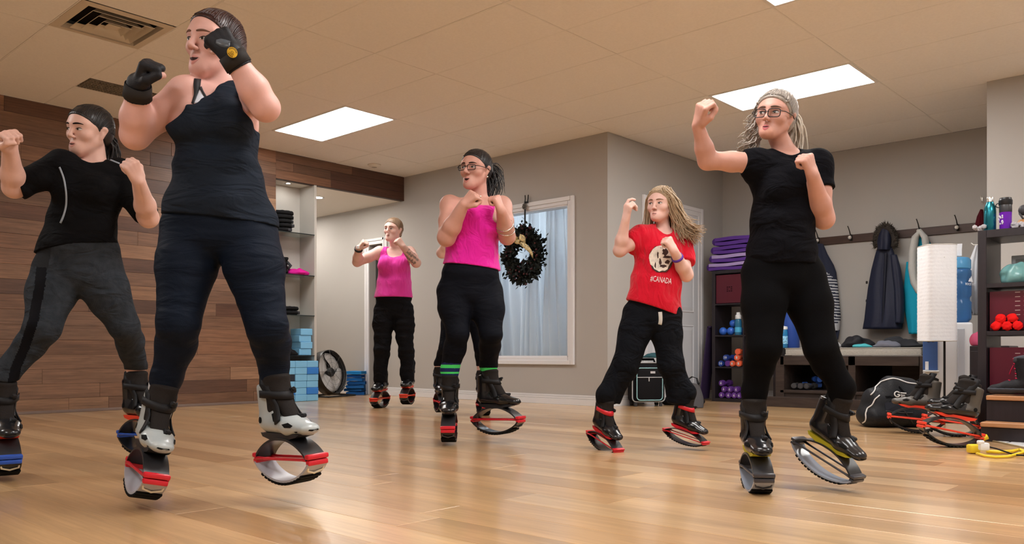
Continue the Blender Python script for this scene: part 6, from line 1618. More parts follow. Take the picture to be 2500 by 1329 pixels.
def strands(name, guides, m, parent, n=24, rad=.004, jit=.012, seed=1, taper=.25, wave=.0):
    """locks of hair: tapered tubes wandering around guide lines"""
    rs = random.Random(seed); b = MB()
    for i in range(n):
        g = guides[i % len(guides)]; g = [Vector(p) for p in g]
        j = Vector((rs.gauss(0, 1), rs.gauss(0, 1), rs.gauss(0, 1))) * jit
        ph = rs.random() * 6; pts = []; K = 14
        for t in range(K):
            f = t / (K - 1) * (len(g) - 1); a = min(int(f), len(g) - 2); q = g[a].lerp(g[a + 1], f - a)
            spread = .5 + 1.0 * t / (K - 1)
            q = q + j * spread + Vector((math.sin(ph + t * 1.1), math.cos(ph * 1.7 + t * .9), math.sin(ph * .6 + t))) * (.003 + wave) 
            pts.append(q)
        for _ in range(2): pts = [pts[0]] + [(pts[t - 1] + pts[t] * 2 + pts[t + 1]) / 4 for t in range(1, K - 1)] + [pts[-1]]
        b.tube(pts, [rad * (.7 + .5 * rs.random()) * (1 - (1 - taper) * (t / (K - 1)) ** 1.5) for t in range(K)], 6)
    return b.build(name, m, parent, smooth=True)
# ---- front woman: charcoal tank top, leggings, gloves, silver boots
STY = boot_styles(); make_boot_meshes()
SK1 = skin_mat('skin_rosy', (.68, .39, .34)); SK2 = skin_mat('skin_light', (.68, .42, .35)); SK3 = skin_mat('skin_tan', (.58, .31, .25)); SK4 = skin_mat('skin_fair', (.72, .46, .40))
def woman_front():
    p = Person(540, 1235, 2.95, 'woman in charcoal tank top and leggings with black gloves and silver boots', .0042)
    P = p.P
    fR = p.boot(357, 1152, -.10, (.56, -.83), STY['silver'], pitch=-3, roll=13)
    fL = p.boot(707, 1120, -.02, (.75, -.66), STY['silver'], pitch=3, roll=-3)
    R = rot_yprd(24, -3, 8)
    p.head(P(524, 112, .02), R, 1.06, mouth=.008)
    neck = P(548, 222, .04); shR = P(452, 228, -.04); shL = P(612, 222, .05)
    pel = P(532, 545, 0); waist = P(528, 415, .0); chest = P(532, 300, .01)
    lat = unit(shL - shR)
    p.torso(pel, waist, chest, neck, shR, shL, .172, .127, .132, hd=.125, wd=.10, cd=.098, lat=(1, .12, 0), bust=.076, bustz=.0, sh=.054)
    p.neckto(neck, .053, .051)
    # arms
    eR = P(330, 330, -.10); wR = P(337, 214, -.20)
    p.limb([shR, shR * .5 + eR * .5, eR], [.058, .052, .046], tag='armR'); p.limb([eR, eR * .62 + wR * .38, wR], [.048, .050, .032], tag='foreR')
    hR = p.fist(wR, P(366, 138, -.24) - wR, (-.75, -.35, .55), 1.08, thumb=-1, tag='handR')
    eL = P(648, 262, -.14); wL = P(569, 139, -.20)
    p.limb([shL, shL * .5 + eL * .5, eL], [.056, .052, .046], tag='armL'); p.limb([eL, eL * .64 + wL * .36, wL], [.046, .050, .033], tag='foreL')
    hL = p.fist(wL, P(531, 90, -.20) - wL, (.25, -.9, .35), 1.12, thumb=-1, tag='handL')
    # legs
    for hip, kn, ank, top, tg, kr in ((P(468, 560, 0), P(436, 790, -.10), fR(-.062, 0, .30), fR(-.055, 0, .42), 'R', .066), (P(602, 560, .0), P(652, 800, -.09), fL(-.062, 0, .30), fL(-.055, 0, .42), 'L', .064)):
        a = hip * .6 + kn * .4
        p.limb([hip, a, kn], [.102, .094, kr], k=.03, tag='thigh' + tg)
        c = kn * .62 + top * .38 + np.array([0, .018, 0])
        p.limb([kn, c, top, ank], [kr * .97, .062, .047, .036], k=.02, tag='calf' + tg)
    p.body(SK1)
    p.face(iris=(.10, .07, .05), brow=(.16, .085, .06), lips=(.56, .22, .19), gaze=(.004, .000), open_=.008, brow_tilt=-.0, eye_h=.0052)
    hair = hair_mat('hair_auburn', (.014, .004, .004), (.045, .012, .010))
    h = p.hair_cap(hair, p.root, line=(.072, .078), nape=(-.07, -.07), grow=.004)
    p.combed(hair, p.root, (0, -.105, .01), 260, .0026, 2)
    T = p.HT
    strands('hair_bun', [[T(0, -.08, .02), T(0, -.125, .012), T(.01, -.135, -.02), T(0, -.115, -.045), T(0, -.09, -.03)], [T(.02, -.09, .0), T(.02, -.13, -.02), T(.0, -.13, -.05), T(-.01, -.10, -.06)]], hair, p.root, 26, .009, .012, 3)
    # tank top: one strap bare on the viewer's left
    nav = mat('cloth_charcoal_navy', (.011, .016, .026), .75, bump=.35, bscale=420, wr=(7, .7, (.7, 1, 2.6)))
    tags = ('torso', 'pelvis', 'girdle')
    ex = [Pr(pel - (0, 0, .03), waist, (.186, .142), (.142, .115), X=(1, .12, 0), cap=.03, k=.03)]
    subs = [Pr(neck + np.array([-.02, -.0, .09]), neck + np.array([-.045, -.10, -.02]), (.068, .060), (.09, .10), k=.012, op=-1),
            Pr(shR + np.array([-.06, 0, .08]), P(432, 285, -.08), (.095, .055), (.2, .2), k=.01, op=-1),
            Pr(P(478, 180, -.1), P(470, 240, -.1), (.085, .028), (.2, .2), k=.012, op=-1),
            Pr(shL + np.array([.055, 0, .06]), shL + np.array([.05, -.0, -.10]), (.062, .05), (.2, .2), k=.01, op=-1)]
    hem = [(P(530, 540, 0), (-.10, .0, -1))]
    p.garment('tank_top', nav, p.tagged(*tags, 'thighR', 'thighL'), .011, clips=hem, extra=ex, subs=subs, post=folds(.018, 3, (18, 12, 58), 5))
    tg = p.gpr
    # grey sports bra with a black strap over the bare shoulder
    blk = mat('cloth_black_strap', (.016, .015, .018), .6); gr = mat('cloth_bra_grey', (.55, .56, .62), .7)
    p.ribdense('bra_panel', [(490, 216), (489, 226), (488, 236), (487, 252)], [5, 14, 24, 40], gr, off=.002)
    p.ribdense('bra_strap', [(483, 192), (482, 200), (481, 212), (478, 230), (470, 252)], [17, 17, 16, 8, 6], blk, off=.004)
    p.ribdense('bra_edge', [(489, 212), (495, 224), (501, 234), (508, 246)], [7, 5, 5, 5], blk, off=.0045)
    # leggings
    dk = mat('cloth_leggings_navy', (.005, .009, .019), .62, bump=.25, bscale=380, wr=(7, .35, (.7, 1, 2.6))); st = mat('cloth_stripe_grey', (.06, .07, .09), .5)
    def stripe(C):
        hip, kn = P(402, 520, 0), P(378, 800, -.05)
        a = kn - hip; t = ((C - hip) @ a) / (a @ a); ctr = hip + t[:, None] * a
        side = C[:, 0] < ctr[:, 0] + .004
        dash = np.sin(t * 80 + (C[:, 1]) * 60) > -.1
        return ((t > 0) & (t < 1.0) & side & dash & (C[:, 1] < -.03)).astype(int)
    lg = p.tagged('pelvis', 'torso', 'thighR', 'thighL', 'calfR', 'calfL')
    cuff = {'calfR': [(P(404, 945, 0), (-.1, 0, -1))], 'calfL': [(P(655, 955, 0), (0, 0, -1))]}
    lg = [q.grow(0, cuts=cuff.get(q.tag, ())) for q in lg]
    p.garment('leggings', [dk, st], lg, .005, clips=[(P(520, 455, 0), (0, 0, 1))], post=folds(.0035, 9, (14, 14, 60), 5), mi=stripe)
    # gloves
    gl = mat('glove_black', (.012, .012, .015), .55, bump=.3, bscale=300); gp = mat('glove_patch', (.075, .085, .10), .35); gd = mat('glove_strap', (.03, .027, .026), .7)
    def glove(hand, w, el, d, nm, side):
        d = unit(d)
        pr = [q.grow(.004) for q in hand[:2]]
        for i in range(4):
            pr += [q.grow(.0035) for q in hand[2 + i * 4:2 + i * 4 + 2]]
        pr += [q.grow(.003) for q in hand[18:20]]
        ar = unit(w - el)
        fo = [q for q in p.pr if q.tag == 'fore' + nm][-1]
        pr.append(fo.grow(.004, .012, [(w - ar * .042, -ar)])); pr.append(Pr(w - ar * .005, w + ar * .02, (.033, .034), (.030, .028), k=.012))
        g = empty('glove', parent=p.root)
        blob('glove_hand', pr, .0035, gl, g)
        loop_band('wrist_strap', pr, w - ar * .012, ar, .045, .0025, gd, g, n=24)
        return g, pr
    gR, prR = glove(hR, wR, eR, None, 'R', 1)
    gL, prL = glove(hL, wL, eL, None, 'L', 1)
    prLs = prL + [Pr(wL - unit(wL - eL) * .035, wL + unit(wL - eL) * .01, (.041, .041), k=.01)]
    p.ribdense('knuckle_pad', [(527, 101), (537, 103), (549, 106), (561, 108)], [8, 18, 19, 15], gp, n=10, prims=prL, off=.003, th=.005, parent=gL)
    yb = mat('badge_yellow', (.72, .42, .03), .5); kb = mat('badge_black', (.02, .018, .015), .6)
    # round yellow badge with a dark ring, a bar and ticks of lettering on the wrist strap
    cen = np.array((567, 128.))
    ex_, ey_ = np.array((12, 9.)), np.array((-7, 11.))
    def disc(rs, off, name, m, a0=0, a1=2 * math.pi, n=24):
        a = np.linspace(a0, a1, n); R_ = []
        for r in rs: R_ += [tuple(cen + ex_ * r * math.cos(t) + ey_ * r * math.sin(t)) for t in a]
        q = p.proj(R_, prLs, off); b = MB(); b.strip([[tuple(q[i * n + j]) for j in range(n)] for i in range(len(rs))]); return b.build(name, m, gL)
    disc((.02, .35, .7, 1.0), .010, 'badge', yb)
    disc((.94, 1.0), .0108, 'badge_ring', kb)
    disc((.18, .24), .0108, 'badge_mark', kb); disc((.40, .46), .0108, 'badge_mark', kb, .3, 2.6)
    for k in range(7): disc((.62, .80), .0108, 'badge_letter', kb, 3.4 + k * .36, 3.4 + k * .36 + .2, 4)
    for k in range(4): disc((.62, .80), .0108, 'badge_letter', kb, 1.0 + k * .36, 1.0 + k * .36 + .2, 4)
    # socks
    sk = mat('sock_white', (.5, .5, .53), .9, bump=.4, bscale=300)
    p.garment('sock', sk, [Pr(fR(-.062, 0, .33), P(396, 935, -.03), (.043, .044), k=.01)], .0)
    return p
woman_front()
# ---- girl on the left: black shirt, grey joggers, dark ponytail
def std_legs(p, legs, k=.03):
    """legs: side -> (hip, knee, boot frame, thigh radii, knee radius, calf radius, boot scale)"""
    for tg, (hip, kn, fb, tr, kr, cr) in legs.items():
        top = fb(-.055, 0, .42); ank = fb(-.062, 0, .30)
        a = hip * .6 + kn * .4
        p.limb([hip, a, kn], [tr, tr * .92, kr], k=k, tag='thigh' + tg)
        c = kn * .62 + top * .38 + np.array([0, .016, 0])
        p.limb([kn, c, top, ank], [kr * .97, cr, .045 * (cr / .055), .034], k=.02, tag='calf' + tg)
def std_arm(p, sh, el, wr, r, tg, k=.02):
    p.limb([sh, sh * .5 + el * .5, el], [r[0], r[1], r[2]], k=k, tag='arm' + tg)
    p.limb([el, el * .66 + wr * .34, wr], [r[2] * 1.02, r[3], r[4]], k=k, tag='fore' + tg)
def girl_left():
    p = Person(190, 1150, 3.65, 'girl in black fitted shirt and grey joggers with a dark ponytail', .0046)
    P = p.P
    fR = p.boot(12, 1108, -.16, (.62, -.78), STY['black_blue'], pitch=-4)
    fL = p.boot(350, 1062, .30, (.80, -.60), STY['black_blue'], pitch=2)
    R = rot_yprd(22, -6, 8)
    p.head(P(218, 322, .02), R, .99, mouth=.003, young=.7)
    neck = P(236, 412, .05); shR = P(150, 408, -.06); shL = P(292, 424, .08)
    pel = P(190, 640, 0); waist = P(200, 545, .01); chest = P(218, 462, .01)
    p.torso(pel, waist, chest, neck, shR, shL, .155, .122, .132, lat=(1, .18, 0), bust=.05, bustd=.05, sh=.050)
    p.neckto(neck, .048, .046)
    eR = P(34, 458, -.16); wR = P(24, 364, -.30)
    std_arm(p, shR, eR, wR, (.052, .046, .042, .043, .029), 'R')
    hR = p.fist(wR, P(20, 322, -.36) - wR, (-.35, -.25, .85), 1.0, thumb=-1, tag='handR')
    eL = P(362, 532, -.02); wL = P(338, 442, -.20)
    std_arm(p, shL, eL, wL, (.052, .046, .041, .042, .027), 'L')
    hL = p.fist(wL, P(322, 408, -.24) - wL, (.55, -.80, .1), .92, thumb=-1, tag='handL')
    std_legs(p, {'R': (P(142, 662, 0), P(104, 800, -.12), fR, .096, .062, .054), 'L': (P(236, 662, .02), P(302, 795, .08), fL, .094, .060, .052)})
    p.body(SK2)
    p.face(iris=(.06, .04, .03), brow=(.02, .012, .01), mw=.9, lips=(.56, .25, .21), gaze=(.0045, -.001), open_=.003, eye_h=.0048)
    hair = hair_mat('hair_black', (.006, .005, .006), (.022, .018, .018))
    p.hair_cap(hair, p.root, line=(.080, .074), nape=(-.07, -.07), grow=.004)
    p.combed(hair, p.root, (0, -.105, .0), 260, .0024, 3)
    T = p.HT
    strands('ponytail', [[T(0, -.09, .0), T(.0, -.125, -.03), T(0, -.125, -.10), T(0, -.10, -.17)], [T(-.01, -.09, -.01), T(-.02, -.12, -.05), T(-.02, -.115, -.12), T(-.015, -.095, -.175)]], hair, p.root, 90, .0048, .012, 5)
    blk = mat('cloth_black_shirt', (.005, .005, .006), .85, bump=.5, bscale=330, wr=(8, .7, (1, 1, 2.0))); pipe = mat('cloth_piping', (.30, .34, .40), .5)
    pr = [q.grow(0, cuts={'armR': [(eR * .93 + shR * .07, eR - shR)], 'armL': [(eL * .93 + shL * .07, eL - shL)]}.get(q.tag, ())) for q in p.tagged('torso', 'pelvis', 'girdle', 'shoulder', 'armR', 'armL')]
    subs = [Pr(neck + np.array([-.01, -.03, .08]), neck + np.array([-.012, -.045, .034]), (.058, .058), k=.01, op=-1)]
    p.garment('shirt', blk, pr + p.tagged('thighR', 'thighL'), .014, clips=[(P(170, 610, 0), (.15, 0, -1))], subs=subs, post=folds(.014, 13, (18, 16, 46), 5))
    sp = list(p.gpr)
    p.ribdense('seam', [(145, 408), (156, 434), (162, 470), (162, 500), (156, 525), (147, 545)], 4.5, pipe, prims=sp)
    p.ribdense('seam', [(142, 375), (162, 378), (184, 383)], 3, pipe, prims=sp, n=8)
    p.ribdense('seam', [(254, 384), (272, 391), (292, 399)], 3, pipe, prims=sp, n=8)
    gry = mat('cloth_jogger_grey', (.030, .036, .045), .9, bump=.5, bscale=300, var=.25, vscale=30, wr=(8, .8, (1, 1, 1.8))); side = mat('cloth_jogger_black', (.006, .006, .008), .9); yoke = mat('cloth_jogger_yoke', (.020, .022, .026), .9, bump=.5, bscale=120)
    kR = P(104, 800, -.12); hp = P(142, 662, 0)
    def panel(C):
        pts = [(112, 575), (100, 650), (95, 700), (80, 780), (58, 850), (36, 900), (25, 960)]
        u = CX + FPX * (C[:, 0] + p.X0) / (C[:, 1] + p.Y); v = CY - FPX * (C[:, 2] - CAM_H) / (C[:, 1] + p.Y)
        cu = np.interp(v, [a[1] for a in pts], [a[0] for a in pts])
        ix = (np.abs(u - cu - 2) < 13) & (C[:, 1] < .02) & (u < 160)
        yk = (v < 655 + (u - 120) * .1) & (u < 128 - (v - 590) * .15) & (C[:, 1] < .05)
        return np.where(yk, 2, np.where(ix, 1, 0))
    lg = [q.grow(0, cuts={'calfR': [(fR(-.055, 0, .405), fR(-.06, 0, .3) - fR(-.055, 0, .42))], 'calfL': [(fL(-.055, 0, .405), fL(-.06, 0, .3) - fL(-.055, 0, .42))]}.get(q.tag, ())) for q in p.tagged('pelvis', 'torso', 'thighR', 'thighL', 'calfR', 'calfL')]
    p.garment('joggers', [gry, side, yoke], lg, .009, clips=[(P(190, 582, 0), (.0, 0, 1))], post=folds(.016, 19, (16, 16, 40), 5), mi=panel)
girl_left()
# ---- woman in pink halter top with glasses; woman in pink tank behind; woman hidden behind the halter
def woman_halter():
    p = Person(1150, 1080, 4.9, 'woman in magenta halter top and dark glasses with striped socks', .005)
    P = p.P
    fR = p.boot(1097, 1042, -.05, (.02, -1), STY['black_red'], pitch=-2)
    fL = p.boot(1215, 1025, .05, (.84, -.54), STY['black_red'], pitch=2, scale=1.0)
    R = rot_yprd(30, 0, 4)
    p.head(P(1162, 416, .0), R, 1.04, mouth=.008)
    neck = P(1170, 488, .04); shR = P(1098, 500, -.0); shL = P(1226, 502, .04)
    pel = P(1146, 700, 0); waist = P(1153, 605, .0); chest = P(1165, 535, .0)
    p.torso(pel, waist, chest, neck, shR, shL, .165, .132, .135, hd=.125, wd=.108, cd=.10, lat=(1, .1, 0), bust=.075, bustz=-.01, sh=.050)
    p.neckto(neck, .052, .050)
    eR = P(1090, 580, -.14); wR = P(1132, 500, -.26)
    std_arm(p, shR, eR, wR, (.056, .054, .050, .050, .031), 'R')
    hR = p.fist(wR, P(1157, 474, -.28) - wR, (-.15, -.85, .5), 1.0, thumb=-1, tag='handR')
    eL = P(1238, 578, -.06); wL = P(1224, 515, -.22)
    std_arm(p, shL, eL, wL, (.056, .052, .046, .046, .030), 'L')
    hL = p.fist(wL, P(1211, 482, -.24) - wL, (.75, -.5, .2), .98, thumb=-1, tag='handL')
    std_legs(p, {'R': (P(1108, 715, 0), P(1118, 815, -.10), fR, .100, .060, .060), 'L': (P(1186, 715, .02), P(1198, 815, -.07), fL, .100, .062, .058)})
    p.body(SK3)
    p.face(iris=(.05, .03, .02), brow=(.02, .012, .01), lips=(.52, .19, .17), mw=.9, gaze=(.003, .001), open_=.010, eye_h=.0058)
    hair = hair_mat('hair_black', (.006, .005, .006), (.022, .018, .018))
    p.hair_cap(hair, p.root, line=(.080, .078), nape=(-.07, -.07), grow=.004)
    p.combed(hair, p.root, (0, -.105, .03), 220, .0026, 4)
    T = p.HT
    strands('ponytail', [[T(0, -.09, .03), T(-.01, -.14, .045), T(-.02, -.175, .01), T(-.02, -.17, -.05)], [T(0, -.09, .02), T(-.02, -.14, .03), T(-.05, -.16, -.05), T(-.03, -.13, -.13)], [T(0, -.09, .0), T(0, -.13, -.02), T(-.02, -.13, -.09), T(-.01, -.11, -.15)]], hair, p.root, 110, .0042, .018, 8)
    p.glasses(mat('glasses_dark', (.012, .008, .010), .25), p.root, w=.025, h=.0135)
    sil = mat('jewel_silver', (.8, .78, .74), .2, metal=1)
    b = MB(); b.ball(T(-.076, -.004, -.040), .006, 10); b.build('earring', sil, p.root, smooth=True)
    pink = mat('cloth_magenta', (.72, .015, .33), .7, bump=.35, bscale=300, sheen=.2, wr=(9, .8, (1.6, 1, 1.1)))
    subs = [Pr(neck + np.array([-.0, -.0, .10]), neck + np.array([-.0, -.06, .04]), (.13, .085), (.2, .2), k=.012, op=-1),
            Pr(shR + np.array([-.02, -.0, .08]), shR + np.array([-.0, -.0, -.10]), (.075, .058), (.3, .3), k=.01, op=-1),
            Pr(shL + np.array([.02, 0, .08]), shL + np.array([.0, -.0, -.10]), (.07, .054), (.3, .3), k=.01, op=-1)]
    ex = [Pr(pel - (0, 0, -.0), waist, (.176, .143), (.138, .118), X=(1, .1, 0), cap=.03, k=.03), Pr(waist, chest - (0, 0, .04), (.142, .140), (.118, .12), X=(1, .1, 0), k=.03)]
    p.garment('halter_top', pink, p.tagged('torso', 'pelvis', 'girdle'), .013, clips=[(P(1146, 652, 0), (-.12, 0, -1)), (P(1160, 506, 0), (.05, 0, 1))], extra=ex, subs=subs, post=folds(.024, 23, (26, 16, 30), 5))
    tp = list(p.gpr)
    strap = mat('cloth_strap_red', (.35, .02, .10), .6)
    p.ribdense('halter_strap', [(1190, 466), (1196, 475), (1203, 486), (1212, 500), (1212, 508)], 4.5, strap)
    p.ribdense('halter_strap', [(1141, 474), (1143, 479), (1145, 484), (1148, 496), (1150, 506)], 4.5, strap)
    b = MB(); q = p.proj([(1173, 480)], p.pr, .003)[0]; b.ball(q, .006, 10); b.build('pendant', sil, p.root, smooth=True)
    ar = unit(wL - eL); loop_band('bracelet', p.tagged('foreL', 'armL'), eL * .55 + wL * .45, ar, .006, .003, sil, p.root, n=24)
    loop_band('bracelet', p.tagged('foreL', 'armL'), eL * .72 + wL * .28, ar + np.array([.25, 0, .1]), .005, .003, sil, p.root, n=24)
    lgm = mat('cloth_leggings_black', (.004, .005, .009), .7, bump=.25, bscale=380, wr=(8, .3, (.8, 1, 2)))
    cu = {'calfR': [(P(1105, 888, -.05), (0, 0, -1))], 'calfL': [(P(1196, 897, 0), (0, 0, -1))]}
    lg = [q.grow(0, cuts=cu.get(q.tag, ())) for q in p.tagged('pelvis', 'torso', 'thighR', 'thighL', 'calfR', 'calfL')]
    p.garment('leggings', lgm, lg, .005, clips=[(P(1146, 620, 0), (0, 0, 1))], post=folds(.005, 29, (10, 10, 55), 8))
    nav = mat('sock_navy', (.02, .03, .12), .9, bump=.4, bscale=300); grn = mat('sock_green', (.08, .75, .18), .9, bump=.4, bscale=300)
    for tg, v0 in (('R', 884), ('L', 892)):
        z0 = P(1105, v0, 0)[2]
        def bands(C, z0=z0):
            t = (z0 - C[:, 2]) / (p.px * 40)
            return (((t > .17) & (t < .38)) | ((t > .60) & (t < .72))).astype(int)
        pr = [q.grow(0) for q in p.tagged('calf' + tg)]
        p.garment('sock', [nav, grn], pr, .0035, clips=[((0, 0, z0 + .01), (0, 0, 1)), ((0, 0, z0 - p.px * 48), (0, 0, -1))], mi=bands, res=.0028)
def woman_tank():
    p = Person(961, 990, 8.2, 'woman in loose pink tank top and black pants with a forearm tattoo', .006)
    P = p.P
    fR = p.boot(928, 974, -.0, (-.24, -.97), STY['black_orange'], pitch=-2)
    fL = p.boot(995, 966, .0, (-.12, -.99), STY['black_orange'], pitch=0)
    R = rot_yprd(24, 0, 5)
    p.head(P(960, 562, .0), R, 1.02, mouth=.0)
    neck = P(966, 608, .03); shR = P(927, 616, -.02); shL = P(1000, 616, .04)
    pel = P(960, 745, 0); waist = P(962, 690, .0); chest = P(963, 645, .0)
    p.torso(pel, waist, chest, neck, shR, shL, .17, .14, .142, lat=(1, .1, 0), bust=.075, sh=.056)
    p.neckto(neck, .052, .050)
    eR = P(872, 640, -.06); wR = P(876, 606, -.22)
    std_arm(p, shR, eR, wR, (.058, .052, .045, .046, .031), 'R')
    hR = p.fist(wR, P(890, 586, -.26) - wR, (-.6, -.5, .6), 1.05, thumb=-1, tag='handR')
    eL = P(1016, 642, -.08); wL = P(984, 603, -.24)
    std_arm(p, shL, eL, wL, (.056, .050, .045, .046, .031), 'L')
    hL = p.fist(wL, P(970, 584, -.26) - wL, (.4, -.8, .4), 1.0, thumb=-1, tag='handL')
    std_legs(p, {'R': (P(938, 760, 0), P(933, 850, -.05), fR, .095, .062, .056), 'L': (P(984, 760, .0), P(991, 850, -.04), fL, .095, .062, .056)})
    ink = mat('skin_tattoo', (.30, .22, .20), .5, var=.8, vscale=70)
    ar = wL - eL
    def tattoo(C):
        t = ((C - eL) @ ar) / (ar @ ar); r = np.linalg.norm(C - eL - t[:, None] * ar, axis=1)
        n = np.sin(C[:, 0] * 170) * np.sin(C[:, 2] * 150 + 1) + np.sin(C[:, 0] * 90 + C[:, 2] * 120)
        return ((t > .12) & (t < .80) & (r < .06) & (n > -.1) & (C[:, 1] < eL[1] * .5)).astype(int)
    p.body([SK4, ink], mi=tattoo)
    p.face(iris=(.06, .06, .07), brow=(.16, .09, .05), lips=(.58, .28, .24), mw=.9, gaze=(.003, .0), open_=.001)
    hair = hair_mat('hair_sandy', (.16, .095, .055), (.36, .24, .15))
    p.hair_cap(hair, p.root, line=(.082, .076), nape=(-.07, -.07), grow=.005)
    p.combed(hair, p.root, (0, -.105, .0), 160, .0032, 5)
    T = p.HT
    strands('hair_bun', [[T(0, -.08, .0), T(0, -.12, .0), T(.0, -.125, -.03), T(0, -.10, -.04)]], hair, p.root, 14, .010, .01, 3)
    wh = mat('watch_white', (.75, .75, .75), .3); ax = unit(wR - eR)
    loop_band('watch', p.tagged('foreR', 'handR'), wR - ax * .012, ax, .022, .006, mat('watch_band', (.02, .02, .022), .5), p.root, n=20)
    q = p.proj([(874, 604)], p.pr, .008)[0]; b = MB(); b.box(q, (.028, .012, .032), .004); b.build('watch_face', wh, p.root)
    pink = mat('cloth_pink', (.74, .045, .36), .7, bump=.3, bscale=300, sheen=.2, wr=(9, .7, (2.4, 1, .7))); vio = mat('cloth_violet', (.25, .02, .2), .7)
    subs = [Pr(neck + np.array([.0, -.0, .10]), neck + np.array([-.0, -.09, -.015]), (.085, .072), (.1, .1), k=.012, op=-1),
            Pr(shR + np.array([-.06, -.0, .04]), shR + np.array([-.05, -.0, -.10]), (.07, .062), (.3, .3), k=.01, op=-1),
            Pr(shL + np.array([.06, 0, .04]), shL + np.array([.05, -.0, -.10]), (.07, .062), (.3, .3), k=.01, op=-1)]
    ex = [Pr(pel - (0, 0, -.03), waist, (.194, .164), (.158, .134), X=(1, .1, 0), cap=.03, k=.03), Pr(waist, chest - (0, 0, .04), (.158, .148), (.13, .125), X=(1, .1, 0), k=.03)]
    p.garment('tank_top', pink, p.tagged('torso', 'pelvis', 'girdle'), .014, clips=[(P(961, 727, 0), (0, 0, -1))], extra=ex, subs=subs, post=folds(.022, 33, (32, 16, 14), 5))
    blk = mat('cloth_black_pants', (.008, .008, .010), .85, bump=.4, bscale=200, wr=(8, 1.0, (1, 1, 1.6)))
    cu = {'calfR': [(P(928, 935, 0), (0, 0, -1))], 'calfL': [(P(995, 931, 0), (0, 0, -1))]}
    lg = [q.grow(0, cuts=cu.get(q.tag, ())) for q in p.tagged('pelvis', 'torso', 'thighR', 'thighL', 'calfR', 'calfL')]
    ex = [Pr(P(931, 850, -.03), P(928, 925, .0), (.068, .066), k=.03, cuts=cu['calfR']), Pr(P(991, 850, -.02), P(995, 922, .0), (.068, .066), k=.03, cuts=cu['calfL'])]
    p.garment('trousers', blk, lg, .012, clips=[(P(961, 716, 0), (0, 0, 1))], extra=ex, post=folds(.018, 39, (16, 16, 40), 5))
def woman_hidden():
    p = Person(1138, 1012, 7.2, 'person mostly hidden behind the woman in the magenta halter top', .008)
    P = p.P
    fR = p.boot(1076, 982, .0, (.25, -.97), STY['black_red'], pitch=-2); fL = p.boot(1180, 990, .0, (.2, -.97), STY['black_red'])
    p.head(P(1150, 530, .0), rot_yprd(20, 0, 0), 1.0)
    neck = P(1150, 572, .03); shR = P(1105, 588, 0); shL = P(1190, 588, .02)
    pel = P(1138, 735, 0); waist = P(1144, 675, 0); chest = P(1147, 625, 0)
    p.torso(pel, waist, chest, neck, shR, shL, .16, .125, .13, bust=.06)
    p.neckto(neck)
    eR = P(1079, 618, -.10); wR = P(1110, 575, -.22); std_arm(p, shR, eR, wR, (.052, .048, .044, .045, .03), 'R'); p.fist(wR, P(1128, 560, -.25) - wR, (-.3, -.8, .5), 1, thumb=-1)
    eL = P(1207, 628, -.08); wL = P(1180, 580, -.22); std_arm(p, shL, eL, wL, (.052, .048, .044, .045, .03), 'L'); p.fist(wL, P(1168, 562, -.25) - wL, (.3, -.8, .5), 1, thumb=-1)
    std_legs(p, {'R': (P(1112, 750, 0), P(1090, 850, -.05), fR, .092, .06, .054), 'L': (P(1164, 750, 0), P(1176, 850, -.04), fL, .092, .06, .054)})
    p.body(SK4)
    p.face()
    p.hair_cap(MATS['hair_sandy'], p.root)
    top = MATS['cloth_violet']; subs = [Pr(neck + np.array([0, 0, .08]), neck + np.array([0, -.08, -.01]), (.075, .065), k=.01, op=-1),
        Pr(shR + np.array([-.06, 0, .04]), shR + np.array([-.05, 0, -.1]), (.07, .06), (.3, .3), k=.01, op=-1), Pr(shL + np.array([.06, 0, .04]), shL + np.array([.05, 0, -.1]), (.07, .06), (.3, .3), k=.01, op=-1)]
    p.garment('tank_top', top, p.tagged('torso', 'pelvis', 'girdle'), .01, clips=[(P(1138, 725, 0), (0, 0, -1))], subs=subs)
    p.garment('leggings', MATS['cloth_leggings_black'], p.tagged('pelvis', 'torso', 'thighR', 'thighL', 'calfR', 'calfL'), .006, clips=[(P(1138, 700, 0), (0, 0, 1)), (fR(-.055, 0, .40), (0, 0, -1))])
woman_halter(); woman_tank(); woman_hidden()
# ---- girl in the red t-shirt; girl in black with glasses
def text_on(p, s, px0, px1, prims, m, name, parent=None, off=.003, slant=0.0):
    """lettering laid on cloth between two photo points, cap height along the normal"""
    cu = bpy.data.curves.new(name, 'FONT'); cu.body = s; cu.size = 1; cu.resolution_u = 2
    o = bpy.data.objects.new(name, cu); COL.objects.link(o)
    me = bpy.data.meshes.new_from_object(o.evaluated_get(bpy.context.evaluated_depsgraph_get()))
    bpy.data.objects.remove(o)
    bm = bmesh.new(); bm.from_mesh(me); bmesh.ops.triangulate(bm, faces=bm.faces); 
    w = max(v.co.x for v in bm.verts); a, b = np.array(px0, float), np.array(px1, float); e = (b - a) / w; L = np.linalg.norm(b - a) / w
    return bm, a, e, L
def shirt_text(p, s, px0, px1, height, prims, m, name, off=.003):
    bm, a, e, L = text_on(p, s, px0, px1, prims, m, name)
    up = np.array([e[1], -e[0]]) / np.linalg.norm(e) * height / .7
    co = [tuple(a + e * v.co.x + up * v.co.y) for v in bm.verts]
    q = p.proj(co, prims, off)
    for v, c in zip(bm.verts, q): v.co = c
    me = bpy.data.meshes.new(name); bm.to_mesh(me); bm.free(); me.materials.append(m)
    o = bpy.data.objects.new(name, me); return link(o, p.root)
